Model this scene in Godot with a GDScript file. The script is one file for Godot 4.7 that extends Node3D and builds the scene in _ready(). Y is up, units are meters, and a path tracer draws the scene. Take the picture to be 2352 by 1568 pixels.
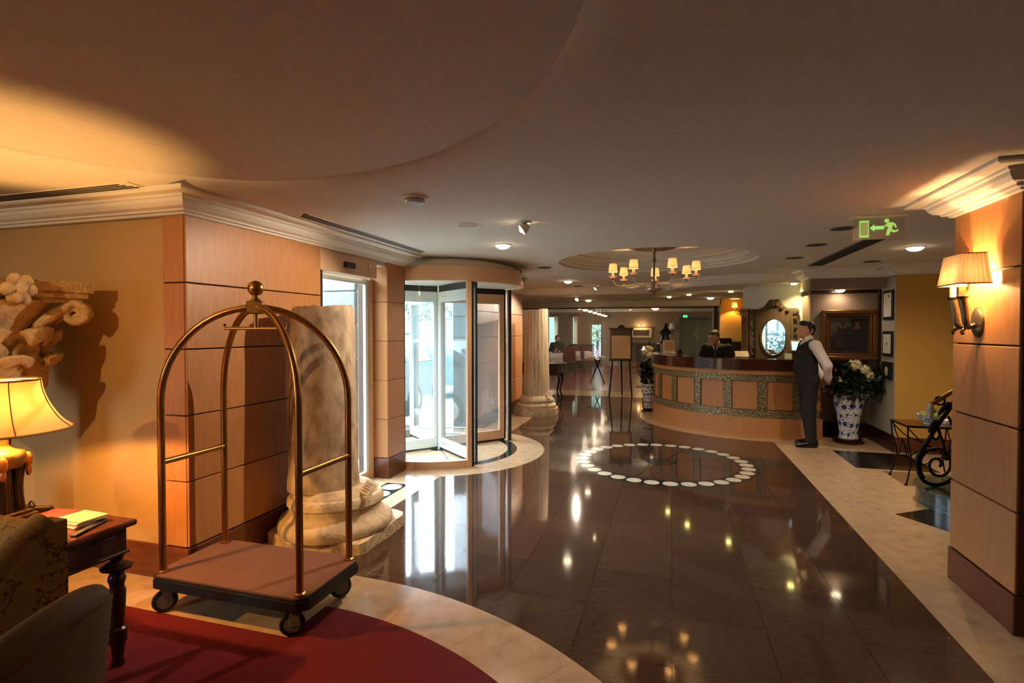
extends Node3D

# ---------------------------------------------------------------- mesh builder
class MB:
	var v := PackedVector3Array()
	var n := PackedVector3Array()
	var uv := PackedVector2Array()
	var ix := PackedInt32Array()

	func put(p: Vector3, nn: Vector3, u := Vector2.ZERO) -> int:
		v.append(p)
		n.append(nn)
		uv.append(u)
		return v.size() - 1

	# counter-clockwise seen from outside; stored clockwise as Godot wants
	func quad(a: Vector3, b: Vector3, c: Vector3, d: Vector3) -> void:
		var nn := (c - a).cross(d - b).normalized()
		var i := put(a, nn, Vector2(0, 1))
		put(b, nn, Vector2(1, 1))
		put(c, nn, Vector2(1, 0))
		put(d, nn, Vector2(0, 0))
		ix.append_array([i, i + 2, i + 1, i, i + 3, i + 2])

	func tri(a: Vector3, b: Vector3, c: Vector3) -> void:
		var nn := (b - a).cross(c - a).normalized()
		var i := put(a, nn)
		put(b, nn)
		put(c, nn)
		ix.append_array([i, i + 2, i + 1])

	func face_out(pts: Array, centre: Vector3) -> void:
		var mid := Vector3.ZERO
		for p in pts:
			mid += p
		mid /= pts.size()
		var nn: Vector3 = (pts[1] - pts[0]).cross(pts[2] - pts[0])
		if nn.dot(mid - centre) < 0.0:
			pts.reverse()
		if pts.size() == 3:
			tri(pts[0], pts[1], pts[2])
		else:
			quad(pts[0], pts[1], pts[2], pts[3])

	func box(c: Vector3, s: Vector3, b := Basis.IDENTITY, e := 0.0) -> MB:
		var h := s * 0.5
		e = minf(e, minf(h.x, minf(h.y, h.z)) * 0.9)
		for axis in 3:
			var i := (axis + 1) % 3
			var j := (axis + 2) % 3
			for sg in [-1.0, 1.0]:
				var pts := []
				for q in [[-1, -1], [1, -1], [1, 1], [-1, 1]]:
					var p := Vector3.ZERO
					p[axis] = h[axis] * sg
					p[i] = (h[i] - e) * q[0]
					p[j] = (h[j] - e) * q[1]
					pts.append(c + b * p)
				face_out(pts, c)
		if e > 0.0:
			for axis in 3:
				var i := (axis + 1) % 3
				var j := (axis + 2) % 3
				for si in [-1.0, 1.0]:
					for sj in [-1.0, 1.0]:
						var pts := []
						for q in [[-1, 0], [1, 0], [1, 1], [-1, 1]]:
							var p := Vector3.ZERO
							p[axis] = (h[axis] - e) * q[0]
							p[i] = (h[i] if q[1] == 0 else h[i] - e) * si
							p[j] = (h[j] - e if q[1] == 0 else h[j]) * sj
							pts.append(c + b * p)
						face_out(pts, c)
			for sx in [-1.0, 1.0]:
				for sy in [-1.0, 1.0]:
					for sz in [-1.0, 1.0]:
						var s3 := Vector3(sx, sy, sz)
						var q := (h - Vector3(e, e, e))
						face_out([c + b * (Vector3(h.x, q.y, q.z) * s3), c + b * (Vector3(q.x, h.y, q.z) * s3), c + b * (Vector3(q.x, q.y, h.z) * s3)], c)
		return self

	func box2(a: Vector3, b: Vector3, e := 0.0) -> MB:
		return box((a + b) * 0.5, (b - a).abs(), Basis.IDENTITY, e)

	# profile of (radius, height), bottom to top seen from outside
	func lathe(pr: Array, seg := 32, t := Transform3D.IDENTITY, a0 := 0.0, a1 := TAU, sharp := 0.75) -> MB:
		var sn := []
		for i in pr.size() - 1:
			var d: Vector2 = pr[i + 1] - pr[i]
			sn.append(Vector2(d.y, -d.x).normalized())
		var len := [0.0]
		for i in pr.size() - 1:
			len.append(len[i] + pr[i].distance_to(pr[i + 1]))
		for i in pr.size() - 1:
			var n0: Vector2 = sn[i]
			var n1: Vector2 = sn[i]
			if i > 0 and sn[i - 1].dot(sn[i]) > sharp:
				n0 = (sn[i - 1] + sn[i]).normalized()
			if i < sn.size() - 1 and sn[i + 1].dot(sn[i]) > sharp:
				n1 = (sn[i + 1] + sn[i]).normalized()
			var base := v.size()
			for k in seg + 1:
				var a := lerpf(a0, a1, float(k) / seg)
				var c := cos(a)
				var s := sin(a)
				var u := float(k) / seg
				put(t * Vector3(pr[i].x * c, pr[i].y, pr[i].x * s), (t.basis * Vector3(n0.x * c, n0.y, n0.x * s)).normalized(), Vector2(u, 1.0 - len[i] / len[-1]))
				put(t * Vector3(pr[i + 1].x * c, pr[i + 1].y, pr[i + 1].x * s), (t.basis * Vector3(n1.x * c, n1.y, n1.x * s)).normalized(), Vector2(u, 1.0 - len[i + 1] / len[-1]))
			for k in seg:
				var q := base + 2 * k
				ix.append_array([q, q + 3, q + 1, q, q + 2, q + 3])
		return self

	func tube(path: Array, r, seg := 10, closed := false, caps := true, squash := 1.0) -> MB:
		var m := path.size()
		var up := Vector3.UP
		var base := v.size()
		for i in m:
			var a: Vector3 = path[(i - 1 + m) % m] if closed else path[maxi(i - 1, 0)]
			var b: Vector3 = path[(i + 1) % m] if closed else path[mini(i + 1, m - 1)]
			var d := (b - a).normalized()
			if i == 0:
				up = Vector3.UP if absf(d.y) < 0.9 else Vector3.RIGHT
			up = (up - d * up.dot(d)).normalized()
			var side := d.cross(up)
			var rr: float = r[i] if r is Array else r
			for k in seg:
				var an := TAU * k / seg
				var nn := up * cos(an) + side * sin(an)
				put(path[i] + (up * cos(an) + side * sin(an) * squash) * rr, nn, Vector2(float(k) / seg, float(i) / m))
		for i in (m if closed else m - 1):
			for k in seg:
				var p := base + i * seg + k
				var q := base + i * seg + (k + 1) % seg
				var p2 := base + ((i + 1) % m) * seg + k
				var q2 := base + ((i + 1) % m) * seg + (k + 1) % seg
				ix.append_array([p, p2, q, q, p2, q2])
		if caps and not closed:
			for e in [0, m - 1]:
				var d: Vector3 = (path[0] - path[1]) if e == 0 else (path[m - 1] - path[m - 2])
				var c := put(path[e], d.normalized())
				var st := v.size()
				for k in seg:
					put(v[base + e * seg + k], d.normalized())
				for k in seg:
					if e == 0:
						ix.append_array([c, st + k, st + (k + 1) % seg])
					else:
						ix.append_array([c, st + (k + 1) % seg, st + k])
		return self

	func ellipsoid(c: Vector3, r: Vector3, b := Basis.IDENTITY, seg := 16, rings := 10) -> MB:
		var base := v.size()
		for j in rings + 1:
			var p := PI * j / rings
			for k in seg + 1:
				var a := TAU * k / seg
				var d := Vector3(sin(p) * cos(a), cos(p), sin(p) * sin(a))
				put(c + b * (d * r), (b * (d / r)).normalized(), Vector2(float(k) / seg, float(j) / rings))
		for j in rings:
			for k in seg:
				var q := base + j * (seg + 1) + k
				ix.append_array([q, q + seg + 1, q + seg + 2, q, q + seg + 2, q + 1])
		return self

	# flat polygon in x and z, between two heights
	func prism(poly: PackedVector2Array, y0: float, y1: float, smooth := false) -> MB:
		var t := Geometry2D.triangulate_polygon(poly)
		var cw := Geometry2D.is_polygon_clockwise(poly)
		for i in range(0, t.size(), 3):
			var a := poly[t[i]]
			var b := poly[t[i + 1]]
			var c := poly[t[i + 2]]
			if (b - a).cross(c - a) > 0.0:
				var w := b
				b = c
				c = w
			tri(Vector3(a.x, y1, a.y), Vector3(b.x, y1, b.y), Vector3(c.x, y1, c.y))
			tri(Vector3(a.x, y0, a.y), Vector3(c.x, y0, c.y), Vector3(b.x, y0, b.y))
		var m := poly.size()
		for i in m:
			var a := poly[i]
			var b := poly[(i + 1) % m]
			var before := v.size()
			if cw:
				quad(Vector3(a.x, y0, a.y), Vector3(b.x, y0, b.y), Vector3(b.x, y1, b.y), Vector3(a.x, y1, a.y))
			else:
				quad(Vector3(b.x, y0, b.y), Vector3(a.x, y0, a.y), Vector3(a.x, y1, a.y), Vector3(b.x, y1, b.y))
			if smooth:
				var c0 := poly[(i - 1 + m) % m]
				var c1 := poly[(i + 2) % m]
				var na := Vector2((b - c0).y, -(b - c0).x).normalized()
				var nb := Vector2((c1 - a).y, -(c1 - a).x).normalized()
				var f := n[before]
				if f.dot(Vector3(na.x, 0, na.y)) < 0.0:
					na = -na
				if f.dot(Vector3(nb.x, 0, nb.y)) < 0.0:
					nb = -nb
				var va := Vector3(na.x, 0, na.y)
				var vb := Vector3(nb.x, 0, nb.y)
				for q in 4:
					var isa := (q == 0 or q == 3) if cw else (q == 1 or q == 2)
					n[before + q] = va if isa else vb
		return self

	# moulding: profile of (distance from the wall line, height) carried along a line in x and z; side +1 or -1
	func mould(path: Array, pr: Array, side: float, round := false) -> MB:
		var m := path.size()
		var mit := []
		var segn := []
		for i in m - 1:
			var d: Vector2 = (path[i + 1] - path[i]).normalized()
			segn.append(Vector2(-d.y, d.x) * side)
		for i in m:
			var a: Vector2 = segn[maxi(i - 1, 0)]
			var b: Vector2 = segn[mini(i, m - 2)]
			var s := (a + b).normalized()
			mit.append(s / maxf(s.dot(a), 0.3))
		for i in m - 1:
			for k in pr.size() - 1:
				var p0: Vector2 = path[i] + mit[i] * pr[k].x
				var p1: Vector2 = path[i + 1] + mit[i + 1] * pr[k].x
				var q0: Vector2 = path[i] + mit[i] * pr[k + 1].x
				var q1: Vector2 = path[i + 1] + mit[i + 1] * pr[k + 1].x
				var before := v.size()
				quad(Vector3(p0.x, pr[k].y, p0.y), Vector3(p1.x, pr[k].y, p1.y), Vector3(q1.x, pr[k + 1].y, q1.y), Vector3(q0.x, pr[k + 1].y, q0.y))
				if round:
					var f := n[before]
					var fl := Vector2(f.x, f.z)
					var hh := fl.length() * signf(fl.dot(segn[i]))
					var m0: Vector2 = mit[i].normalized() * hh
					var m1: Vector2 = mit[i + 1].normalized() * hh
					n[before] = Vector3(m0.x, f.y, m0.y)
					n[before + 3] = n[before]
					n[before + 1] = Vector3(m1.x, f.y, m1.y)
					n[before + 2] = n[before + 1]
		return self

	func add(o: MB, t := Transform3D.IDENTITY) -> MB:
		var base := v.size()
		for i in o.v.size():
			put(t * o.v[i], (t.basis * o.n[i]).normalized(), o.uv[i])
		var flip := t.basis.determinant() < 0.0
		for i in range(0, o.ix.size(), 3):
			ix.append(base + o.ix[i])
			ix.append(base + o.ix[i + (2 if flip else 1)])
			ix.append(base + o.ix[i + (1 if flip else 2)])
		return self

	# push vertices about with noise, the same for equal positions
	func rough(noise: FastNoiseLite, amount: float, scale := 1.0) -> MB:
		for i in v.size():
			var p := v[i] * scale
			v[i] += Vector3(noise.get_noise_3d(p.x, p.y, p.z), noise.get_noise_3d(p.y + 31.0, p.z, p.x), noise.get_noise_3d(p.z, p.x - 17.0, p.y)) * amount
		return self

	# grid of rows of points, normals smoothed over the grid
	func sheet(rows: Array) -> MB:
		var h := rows.size()
		var w: int = rows[0].size()
		var base := v.size()
		for j in h:
			for i in w:
				var du: Vector3 = rows[j][mini(i + 1, w - 1)] - rows[j][maxi(i - 1, 0)]
				var dv: Vector3 = rows[mini(j + 1, h - 1)][i] - rows[maxi(j - 1, 0)][i]
				put(rows[j][i], du.cross(dv).normalized(), Vector2(float(i) / (w - 1), float(j) / (h - 1)))
		for j in h - 1:
			for i in w - 1:
				var q := base + j * w + i
				ix.append_array([q, q + w + 1, q + 1, q, q + w, q + w + 1])
		return self

	func mesh() -> ArrayMesh:
		var a := []
		a.resize(Mesh.ARRAY_MAX)
		a[Mesh.ARRAY_VERTEX] = v
		a[Mesh.ARRAY_NORMAL] = n
		a[Mesh.ARRAY_TEX_UV] = uv
		a[Mesh.ARRAY_INDEX] = ix
		var m := ArrayMesh.new()
		m.add_surface_from_arrays(Mesh.PRIMITIVE_TRIANGLES, a)
		return m


# a smooth body grown round bones: [a, b, ra, rb, scale, negative]
func nets(bones: Array, cell: float, k: float) -> MB:
	var lo := Vector3(1e9, 1e9, 1e9)
	var hi := -lo
	for b in bones:
		var r: float = maxf(b[2], b[3])
		var s: Vector3 = b[4] if b.size() > 4 else Vector3.ONE
		for p in [b[0], b[1]]:
			lo = lo.min(p - s * r)
			hi = hi.max(p + s * r)
	lo -= Vector3.ONE * (k + cell * 3.0)
	hi += Vector3.ONE * (k + cell * 3.0)
	var nx := int((hi.x - lo.x) / cell) + 2
	var ny := int((hi.y - lo.y) / cell) + 2
	var nz := int((hi.z - lo.z) / cell) + 2
	var f := PackedFloat32Array()
	f.resize(nx * ny * nz)
	f.fill(1.0)
	for b in bones:
		var s: Vector3 = b[4] if b.size() > 4 else Vector3.ONE
		var neg: bool = b.size() > 5 and b[5]
		var inv := Vector3.ONE / s
		var low := minf(s.x, minf(s.y, s.z))
		var r: float = maxf(b[2], b[3])
		var p0: Vector3 = (b[0].min(b[1]) - s * r - Vector3.ONE * (k + 2.0 * cell) - lo) / cell
		var p1: Vector3 = (b[0].max(b[1]) + s * r + Vector3.ONE * (k + 2.0 * cell) - lo) / cell
		var a: Vector3 = b[0] * inv
		var ab: Vector3 = b[1] * inv - a
		var l2 := maxf(ab.length_squared(), 1e-9)
		var ra: float = b[2]
		var dr: float = b[3] - b[2]
		for z in range(maxi(0, int(p0.z)), mini(nz, int(p1.z) + 2)):
			for y in range(maxi(0, int(p0.y)), mini(ny, int(p1.y) + 2)):
				var at := (z * ny + y) * nx
				for x in range(maxi(0, int(p0.x)), mini(nx, int(p1.x) + 2)):
					var p := (lo + Vector3(x, y, z) * cell) * inv - a
					var h := clampf(p.dot(ab) / l2, 0.0, 1.0)
					var d := ((p - ab * h).length() - ra - dr * h) * low
					var o := f[at + x]
					if neg:
						var g := maxf(k * 0.5 - absf(o + d), 0.0) / (k * 0.5)
						f[at + x] = maxf(o, -d) + g * g * k * 0.125
					else:
						var g := maxf(k - absf(o - d), 0.0) / k
						f[at + x] = minf(o, d) - g * g * k * 0.25
	var out := MB.new()
	var where := {}
	for z in nz - 1:
		for y in ny - 1:
			var at := (z * ny + y) * nx
			for x in nx - 1:
				var q := at + x
				var c := [f[q], f[q + 1], f[q + nx], f[q + nx + 1], f[q + nx * ny], f[q + nx * ny + 1], f[q + nx * ny + nx], f[q + nx * ny + nx + 1]]
				var inside := 0
				for w in c:
					if w < 0.0:
						inside += 1
				if inside == 0 or inside == 8:
					continue
				var sum := Vector3.ZERO
				var cnt := 0
				for e in [[0, 1], [2, 3], [4, 5], [6, 7], [0, 2], [1, 3], [4, 6], [5, 7], [0, 4], [1, 5], [2, 6], [3, 7]]:
					var u: float = c[e[0]]
					var w: float = c[e[1]]
					if (u < 0.0) != (w < 0.0):
						var t := u / (u - w)
						sum += Vector3(e[0] & 1, (e[0] >> 1) & 1, e[0] >> 2).lerp(Vector3(e[1] & 1, (e[1] >> 1) & 1, e[1] >> 2), t)
						cnt += 1
				var g := Vector3(c[1] + c[3] + c[5] + c[7] - c[0] - c[2] - c[4] - c[6], c[2] + c[3] + c[6] + c[7] - c[0] - c[1] - c[4] - c[5], c[4] + c[5] + c[6] + c[7] - c[0] - c[1] - c[2] - c[3])
				where[q] = out.put(lo + (Vector3(x, y, z) + sum / cnt) * cell, g.normalized())
	var step := [1, nx, nx * ny]
	for q in where:
		for axis in 3:
			var e: int = q + step[axis]
			if (f[q] < 0.0) == (f[e] < 0.0):
				continue
			var u: int = step[(axis + 1) % 3]
			var w: int = step[(axis + 2) % 3]
			if not (where.has(q - u) and where.has(q - w) and where.has(q - u - w)):
				continue
			var i: int = where[q]
			var j: int = where[q - u]
			var m: int = where[q - u - w]
			var l: int = where[q - w]
			if f[q] < 0.0:
				out.ix.append_array([i, m, j, i, l, m])
			else:
				out.ix.append_array([i, j, m, i, m, l])
	return out


# ---------------------------------------------------------------- scene helpers
var M := {}
var used := {}

func numbered(called: String) -> String:
	var k: int = used.get(called, -1) + 1
	used[called] = k
	return called if k == 0 else "%s_%03d" % [called, k]

func part(called: String, mb: MB, m: Material, parent: Node3D, label := "") -> MeshInstance3D:
	var o := MeshInstance3D.new()
	o.name = called
	o.mesh = mb.mesh()
	o.material_override = m
	parent.add_child(o, true)
	if label:
		o.set_meta("label", label)
	return o

func piece(called: String, mesh: Mesh, m: Material, parent: Node3D, at: Vector3, turn := Vector3.ZERO) -> MeshInstance3D:
	var o := MeshInstance3D.new()
	o.name = called
	o.mesh = mesh
	o.material_override = m
	parent.add_child(o, true)
	o.position = at
	o.rotation = turn
	return o

func thing(called: String, label: String, category: String, at := Vector3.ZERO, turn := 0.0, group := "") -> Node3D:
	var o := Node3D.new()
	o.name = numbered(called)
	add_child(o)
	o.position = at
	o.rotation.y = turn
	o.set_meta("label", label)
	o.set_meta("category", category)
	if group:
		o.set_meta("group", group)
	return o

func single(called: String, mb: MB, m: Material, label: String, category: String, at := Vector3.ZERO, turn := 0.0, group := "") -> MeshInstance3D:
	var o := part(numbered(called), mb, m, self)
	o.position = at
	o.rotation.y = turn
	o.set_meta("label", label)
	o.set_meta("category", category)
	if group:
		o.set_meta("group", group)
	return o

func copy(root: Node3D, called: String, label: String, at: Vector3, turn := 0.0) -> Node3D:
	var r: Node3D = root.duplicate()
	r.name = numbered(called)
	add_child(r)
	r.position = at
	r.rotation.y = turn
	r.set_meta("label", label)
	return r

func struct(called: String) -> Node3D:
	var o := Node3D.new()
	o.name = called
	add_child(o)
	o.set_meta("kind", "structure")
	return o

func circle(c: Vector2, r: float, k := 96, a0 := 0.0, a1 := TAU) -> PackedVector2Array:
	var p := PackedVector2Array()
	var whole := absf(a1 - a0 - TAU) < 1e-4
	for i in (k if whole else k + 1):
		var a := lerpf(a0, a1, float(i) / k)
		p.append(c + Vector2(cos(a), sin(a)) * r)
	return p

func rect(x0: float, z0: float, x1: float, z1: float) -> PackedVector2Array:
	return PackedVector2Array([Vector2(x0, z0), Vector2(x1, z0), Vector2(x1, z1), Vector2(x0, z1)])

func cut(poly: PackedVector2Array, holes: Array) -> Array:
	var left := [poly]
	for h in holes:
		var next := []
		for p in left:
			for q in Geometry2D.clip_polygons(p, h):
				if not Geometry2D.is_polygon_clockwise(q) and q.size() > 2:
					next.append(q)
		left = next
	return left

func area(p: PackedVector2Array) -> float:
	var s := 0.0
	for i in p.size():
		s += p[i].cross(p[(i + 1) % p.size()])
	return absf(s) * 0.5

func arc(c: Vector2, r: float, d0: float, d1: float, k: int) -> Array:
	var p := []
	for i in k + 1:
		var a := deg_to_rad(lerpf(d0, d1, float(i) / k))
		p.append(c + Vector2(cos(a), sin(a)) * r)
	return p

func curve(pts: Array, steps := 8) -> Array:
	var out := []
	for i in pts.size() - 1:
		var p0: Vector3 = pts[maxi(i - 1, 0)]
		var p3: Vector3 = pts[mini(i + 2, pts.size() - 1)]
		for s in steps:
			out.append(pts[i].cubic_interpolate(pts[i + 1], p0, p3, float(s) / steps))
	out.append(pts[-1])
	return out

func curve2(pts: Array, steps := 6) -> Array:
	var out := []
	for i in pts.size() - 1:
		var p0: Vector2 = pts[maxi(i - 1, 0)]
		var p3: Vector2 = pts[mini(i + 2, pts.size() - 1)]
		for s in steps:
			out.append(pts[i].cubic_interpolate(pts[i + 1], p0, p3, float(s) / steps))
	out.append(pts[-1])
	return out

# ---------------------------------------------------------------- materials
func noise(freq: float, oct := 3, kind := FastNoiseLite.TYPE_SIMPLEX_SMOOTH, sd := 1) -> FastNoiseLite:
	var f := FastNoiseLite.new()
	f.seed = sd
	f.noise_type = kind
	f.frequency = freq
	f.fractal_octaves = oct
	return f

func ntex(freq: float, stops: Array, oct := 4, sd := 1, size := 512, kind := FastNoiseLite.TYPE_SIMPLEX_SMOOTH, warp := 0.0) -> NoiseTexture2D:
	var t := NoiseTexture2D.new()
	t.width = size
	t.height = size
	t.seamless = true
	var f := noise(freq, oct, kind, sd)
	if warp > 0.0:
		f.domain_warp_enabled = true
		f.domain_warp_amplitude = warp
		f.domain_warp_frequency = freq
	if kind == FastNoiseLite.TYPE_CELLULAR:
		f.cellular_return_type = FastNoiseLite.RETURN_CELL_VALUE
	t.noise = f
	if stops:
		var g := Gradient.new()
		var off := PackedFloat32Array()
		var col := PackedColorArray()
		for s in stops:
			off.append(s[0])
			col.append(s[1])
		g.offsets = off
		g.colors = col
		t.color_ramp = g
	return t

func mat(c: Color, rough := 0.6, metal := 0.0, spec := 0.5) -> StandardMaterial3D:
	var m := StandardMaterial3D.new()
	m.albedo_color = c
	m.roughness = rough
	m.metallic = metal
	m.metallic_specular = spec
	return m

func tmat(tex: Texture2D, scale: Vector3, rough := 0.6, bump: Texture2D = null, depth := 0.0, tint := Color.WHITE) -> StandardMaterial3D:
	var m := mat(tint, rough)
	m.albedo_texture = tex
	m.uv1_triplanar = true
	m.uv1_world_triplanar = true
	m.uv1_scale = scale
	if bump:
		m.heightmap_enabled = true
		m.heightmap_texture = bump
		m.heightmap_scale = depth
	return m

func glow(c: Color, energy: float) -> StandardMaterial3D:
	var m := mat(Color(0.9, 0.88, 0.82), 0.4)
	m.emission_enabled = true
	m.emission = c
	m.emission_energy_multiplier = energy
	return m

func pane(a := 0.05, c := Color(0.85, 0.95, 0.95)) -> StandardMaterial3D:
	var m := mat(Color(c.r, c.g, c.b, a), 0.02)
	m.transparency = BaseMaterial3D.TRANSPARENCY_ALPHA
	return m

func omni(at: Vector3, c: Color, e: float, parent: Node3D, size := 0.03) -> void:
	var l := OmniLight3D.new()
	l.name = "lamp_light"
	l.light_color = c
	l.light_energy = e
	l.light_size = size
	l.omni_range = 40.0
	l.omni_attenuation = 2.0
	l.shadow_enabled = true
	parent.add_child(l, true)
	l.position = at

func spot(at: Vector3, to: Vector3, c: Color, e: float, angle: float, parent: Node3D, size := 0.03, soft := 0.6) -> void:
	var l := SpotLight3D.new()
	l.name = "spot_light"
	l.light_color = c
	l.light_energy = e
	l.light_size = size
	l.spot_range = 40.0
	l.spot_angle = angle
	l.spot_angle_attenuation = soft
	l.shadow_enabled = true
	parent.add_child(l, true)
	l.look_at_from_position(at, to, Vector3.UP if absf((to - at).normalized().y) < 0.98 else Vector3.RIGHT)

const WARM := Color(1.0, 0.81, 0.56)
const AMBER := Color(1.0, 0.74, 0.41)
const PALE := Color(1.0, 0.9, 0.78)

const CEIL := 2.47

func _ready() -> void:
	var cam := Camera3D.new()
	cam.name = "camera"
	add_child(cam)
	cam.position = Vector3(0, 1.62, 0)
	cam.rotation = Vector3(deg_to_rad(-1.2575), deg_to_rad(16.485), 0)
	cam.fov = 65.03
	cam.current = true

	var we := WorldEnvironment.new()
	we.name = "world_environment"
	var env := Environment.new()
	env.background_mode = Environment.BG_SKY
	var sm := ProceduralSkyMaterial.new()
	sm.sky_top_color = Color(0.80, 0.90, 0.97)
	sm.sky_horizon_color = Color(0.90, 0.97, 1.0)
	sm.ground_bottom_color = Color(0.6, 0.62, 0.62)
	sm.ground_horizon_color = Color(0.85, 0.9, 0.92)
	sm.sky_energy_multiplier = 1.0
	var sky := Sky.new()
	sky.sky_material = sm
	env.sky = sky
	env.background_energy_multiplier = 13.0
	env.tonemap_mode = Environment.TONE_MAPPER_LINEAR
	env.tonemap_exposure = 2.7
	env.sdfgi_enabled = true
	env.ssao_enabled = true
	env.ssil_enabled = true
	we.environment = env
	add_child(we)

	make_materials()
	make_floor()
	make_ceiling()
	make_walls()
	make_entrance()
	make_back()
	make_outside()
	make_desk()
	make_columns()
	make_capital()
	make_cart()
	make_left_furniture()
	make_lamps()
	make_chandelier()
	make_right()
	make_reception()
	make_restaurant()
	make_people()


func make_materials() -> void:
	var C := func(r, g, b): return Color(r, g, b)
	var grain := ntex(0.02, [[0.0, C.call(0.64, 0.42, 0.23)], [1.0, C.call(0.71, 0.49, 0.29)]], 5, 3)
	M.wood = tmat(grain, Vector3(2.6, 0.35, 2.6), 0.42)
	M.wood_b = tmat(ntex(0.02, [[0.0, C.call(0.66, 0.44, 0.25)], [1.0, C.call(0.72, 0.50, 0.30)]], 5, 8), Vector3(2.2, 0.3, 2.2), 0.45)
	M.joint = mat(C.call(0.16, 0.08, 0.05), 0.7)
	M.skirting = tmat(ntex(0.02, [[0.0, C.call(0.29, 0.14, 0.08)], [1.0, C.call(0.45, 0.24, 0.14)]], 4, 5), Vector3(0.5, 4.0, 0.5), 0.3)
	M.dark_wood = tmat(ntex(0.02, [[0.0, C.call(0.11, 0.05, 0.035)], [1.0, C.call(0.25, 0.12, 0.075)]], 4, 6), Vector3(0.7, 3.0, 0.7), 0.28)
	M.table_wood = tmat(ntex(0.02, [[0.0, C.call(0.24, 0.10, 0.06)], [1.0, C.call(0.40, 0.19, 0.11)]], 4, 16), Vector3(0.8, 3.0, 3.0), 0.22)
	M.plaster = tmat(ntex(0.05, [[0.0, C.call(0.80, 0.77, 0.72)], [1.0, C.call(0.84, 0.81, 0.76)]], 3, 2), Vector3(0.7, 0.7, 0.7), 0.85)
	M.crown = mat(C.call(0.86, 0.83, 0.78), 0.6)
	var weave := ntex(0.12, [[0.0, C.call(0.64, 0.50, 0.30)], [1.0, C.call(0.75, 0.61, 0.40)]], 3, 11)
	M.paper = tmat(weave, Vector3(9.0, 1.2, 9.0), 0.8)
	M.yellow = tmat(ntex(0.1, [[0.0, C.call(0.76, 0.58, 0.25)], [1.0, C.call(0.83, 0.65, 0.31)]], 3, 12), Vector3(2, 2, 2), 0.75)
	M.grey_wall = tmat(ntex(0.1, [[0.0, C.call(0.58, 0.55, 0.48)], [1.0, C.call(0.66, 0.63, 0.56)]], 3, 13), Vector3(2, 2, 2), 0.8)
	M.taupe_wall = tmat(ntex(0.1, [[0.0, C.call(0.50, 0.42, 0.35)], [1.0, C.call(0.58, 0.49, 0.41)]], 3, 14), Vector3(2, 2, 2), 0.8)
	M.pale_wall = mat(C.call(0.80, 0.80, 0.77), 0.8)
	# floors
	var gran := [[0.0, C.call(0.29, 0.205, 0.155)], [0.5, C.call(0.325, 0.235, 0.18)], [1.0, C.call(0.37, 0.275, 0.215)]]
	M.granite = []
	for i in 4:
		var m := tmat(ntex(0.02, gran, 4, 21 + i, 1024), Vector3(0.7, 1.0, 2.6), 0.06, null, 0.0, Color.WHITE.darkened(0.05 * i))
		m.uv1_offset = Vector3(0.31 * i, 0, 0.17 * i)
		M.granite.append(m)
	M.marble = []
	for i in 3:
		var m := tmat(ntex(0.012, [[0.0, C.call(0.69, 0.58, 0.44)], [0.3, C.call(0.75, 0.63, 0.49)], [1.0, C.call(0.80, 0.69, 0.55)]], 6, 31 + i, 512, FastNoiseLite.TYPE_SIMPLEX_SMOOTH, 40.0), Vector3(1.0, 1.0, 1.0), 0.17)
		m.uv1_offset = Vector3(0.27 * i, 0, 0.4 * i)
		M.marble.append(m)
	M.green = tmat(ntex(0.02, [[0.0, C.call(0.05, 0.085, 0.075)], [0.6, C.call(0.11, 0.17, 0.15)], [0.8, C.call(0.17, 0.26, 0.23)], [1.0, C.call(0.34, 0.42, 0.38)]], 5, 41, 512, FastNoiseLite.TYPE_SIMPLEX_SMOOTH, 30.0), Vector3(2, 2, 2), 0.12)
	M.step_green = tmat(ntex(0.02, [[0.0, C.call(0.10, 0.15, 0.14)], [0.6, C.call(0.20, 0.27, 0.25)], [1.0, C.call(0.38, 0.47, 0.44)]], 5, 42, 512, FastNoiseLite.TYPE_SIMPLEX_SMOOTH, 30.0), Vector3(1.5, 1.5, 1.5), 0.15)
	M.inset = tmat(ntex(0.03, [[0.0, C.call(0.07, 0.055, 0.045)], [1.0, C.call(0.20, 0.15, 0.115)]], 5, 43), Vector3(1.5, 1.5, 1.5), 0.14)
	M.disc = tmat(ntex(0.02, [[0.0, C.call(0.80, 0.75, 0.66)], [1.0, C.call(0.90, 0.87, 0.80)]], 4, 44), Vector3(2, 2, 2), 0.2)
	M.grout = mat(C.call(0.10, 0.075, 0.06), 0.7)
	var pile := ntex(0.35, [], 3, 51, 512)
	M.carpet = tmat(ntex(0.25, [[0.0, C.call(0.36, 0.0, 0.05)], [1.0, C.call(0.55, 0.0, 0.09)]], 4, 52), Vector3(4, 4, 4), 0.95, pile, 0.4)
	M.far_carpet = tmat(ntex(0.06, [[0.0, C.call(0.30, 0.05, 0.06)], [0.5, C.call(0.42, 0.09, 0.10)], [1.0, C.call(0.54, 0.18, 0.17)]], 4, 53), Vector3(0.8, 0.8, 0.8), 0.25)
	# metals and the like
	M.brass = tmat(ntex(0.05, [[0.0, C.call(0.50, 0.36, 0.17)], [0.6, C.call(0.66, 0.49, 0.26)], [1.0, C.call(0.74, 0.57, 0.32)]], 4, 61), Vector3(5, 5, 5), 0.3)
	M.brass.metallic = 0.95
	M.bronze = tmat(ntex(0.22, [[0.0, C.call(0.16, 0.13, 0.09)], [0.4, C.call(0.36, 0.31, 0.22)], [0.6, C.call(0.60, 0.54, 0.40)], [1.0, C.call(0.86, 0.80, 0.62)]], 2, 62, 512), Vector3(0.33, 0.33, 0.33), 0.35, ntex(0.22, [], 2, 62, 512), 1.0)
	M.bronze.metallic = 0.4
	M.old_metal = mat(C.call(0.45, 0.40, 0.32), 0.35, 0.9)
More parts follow.
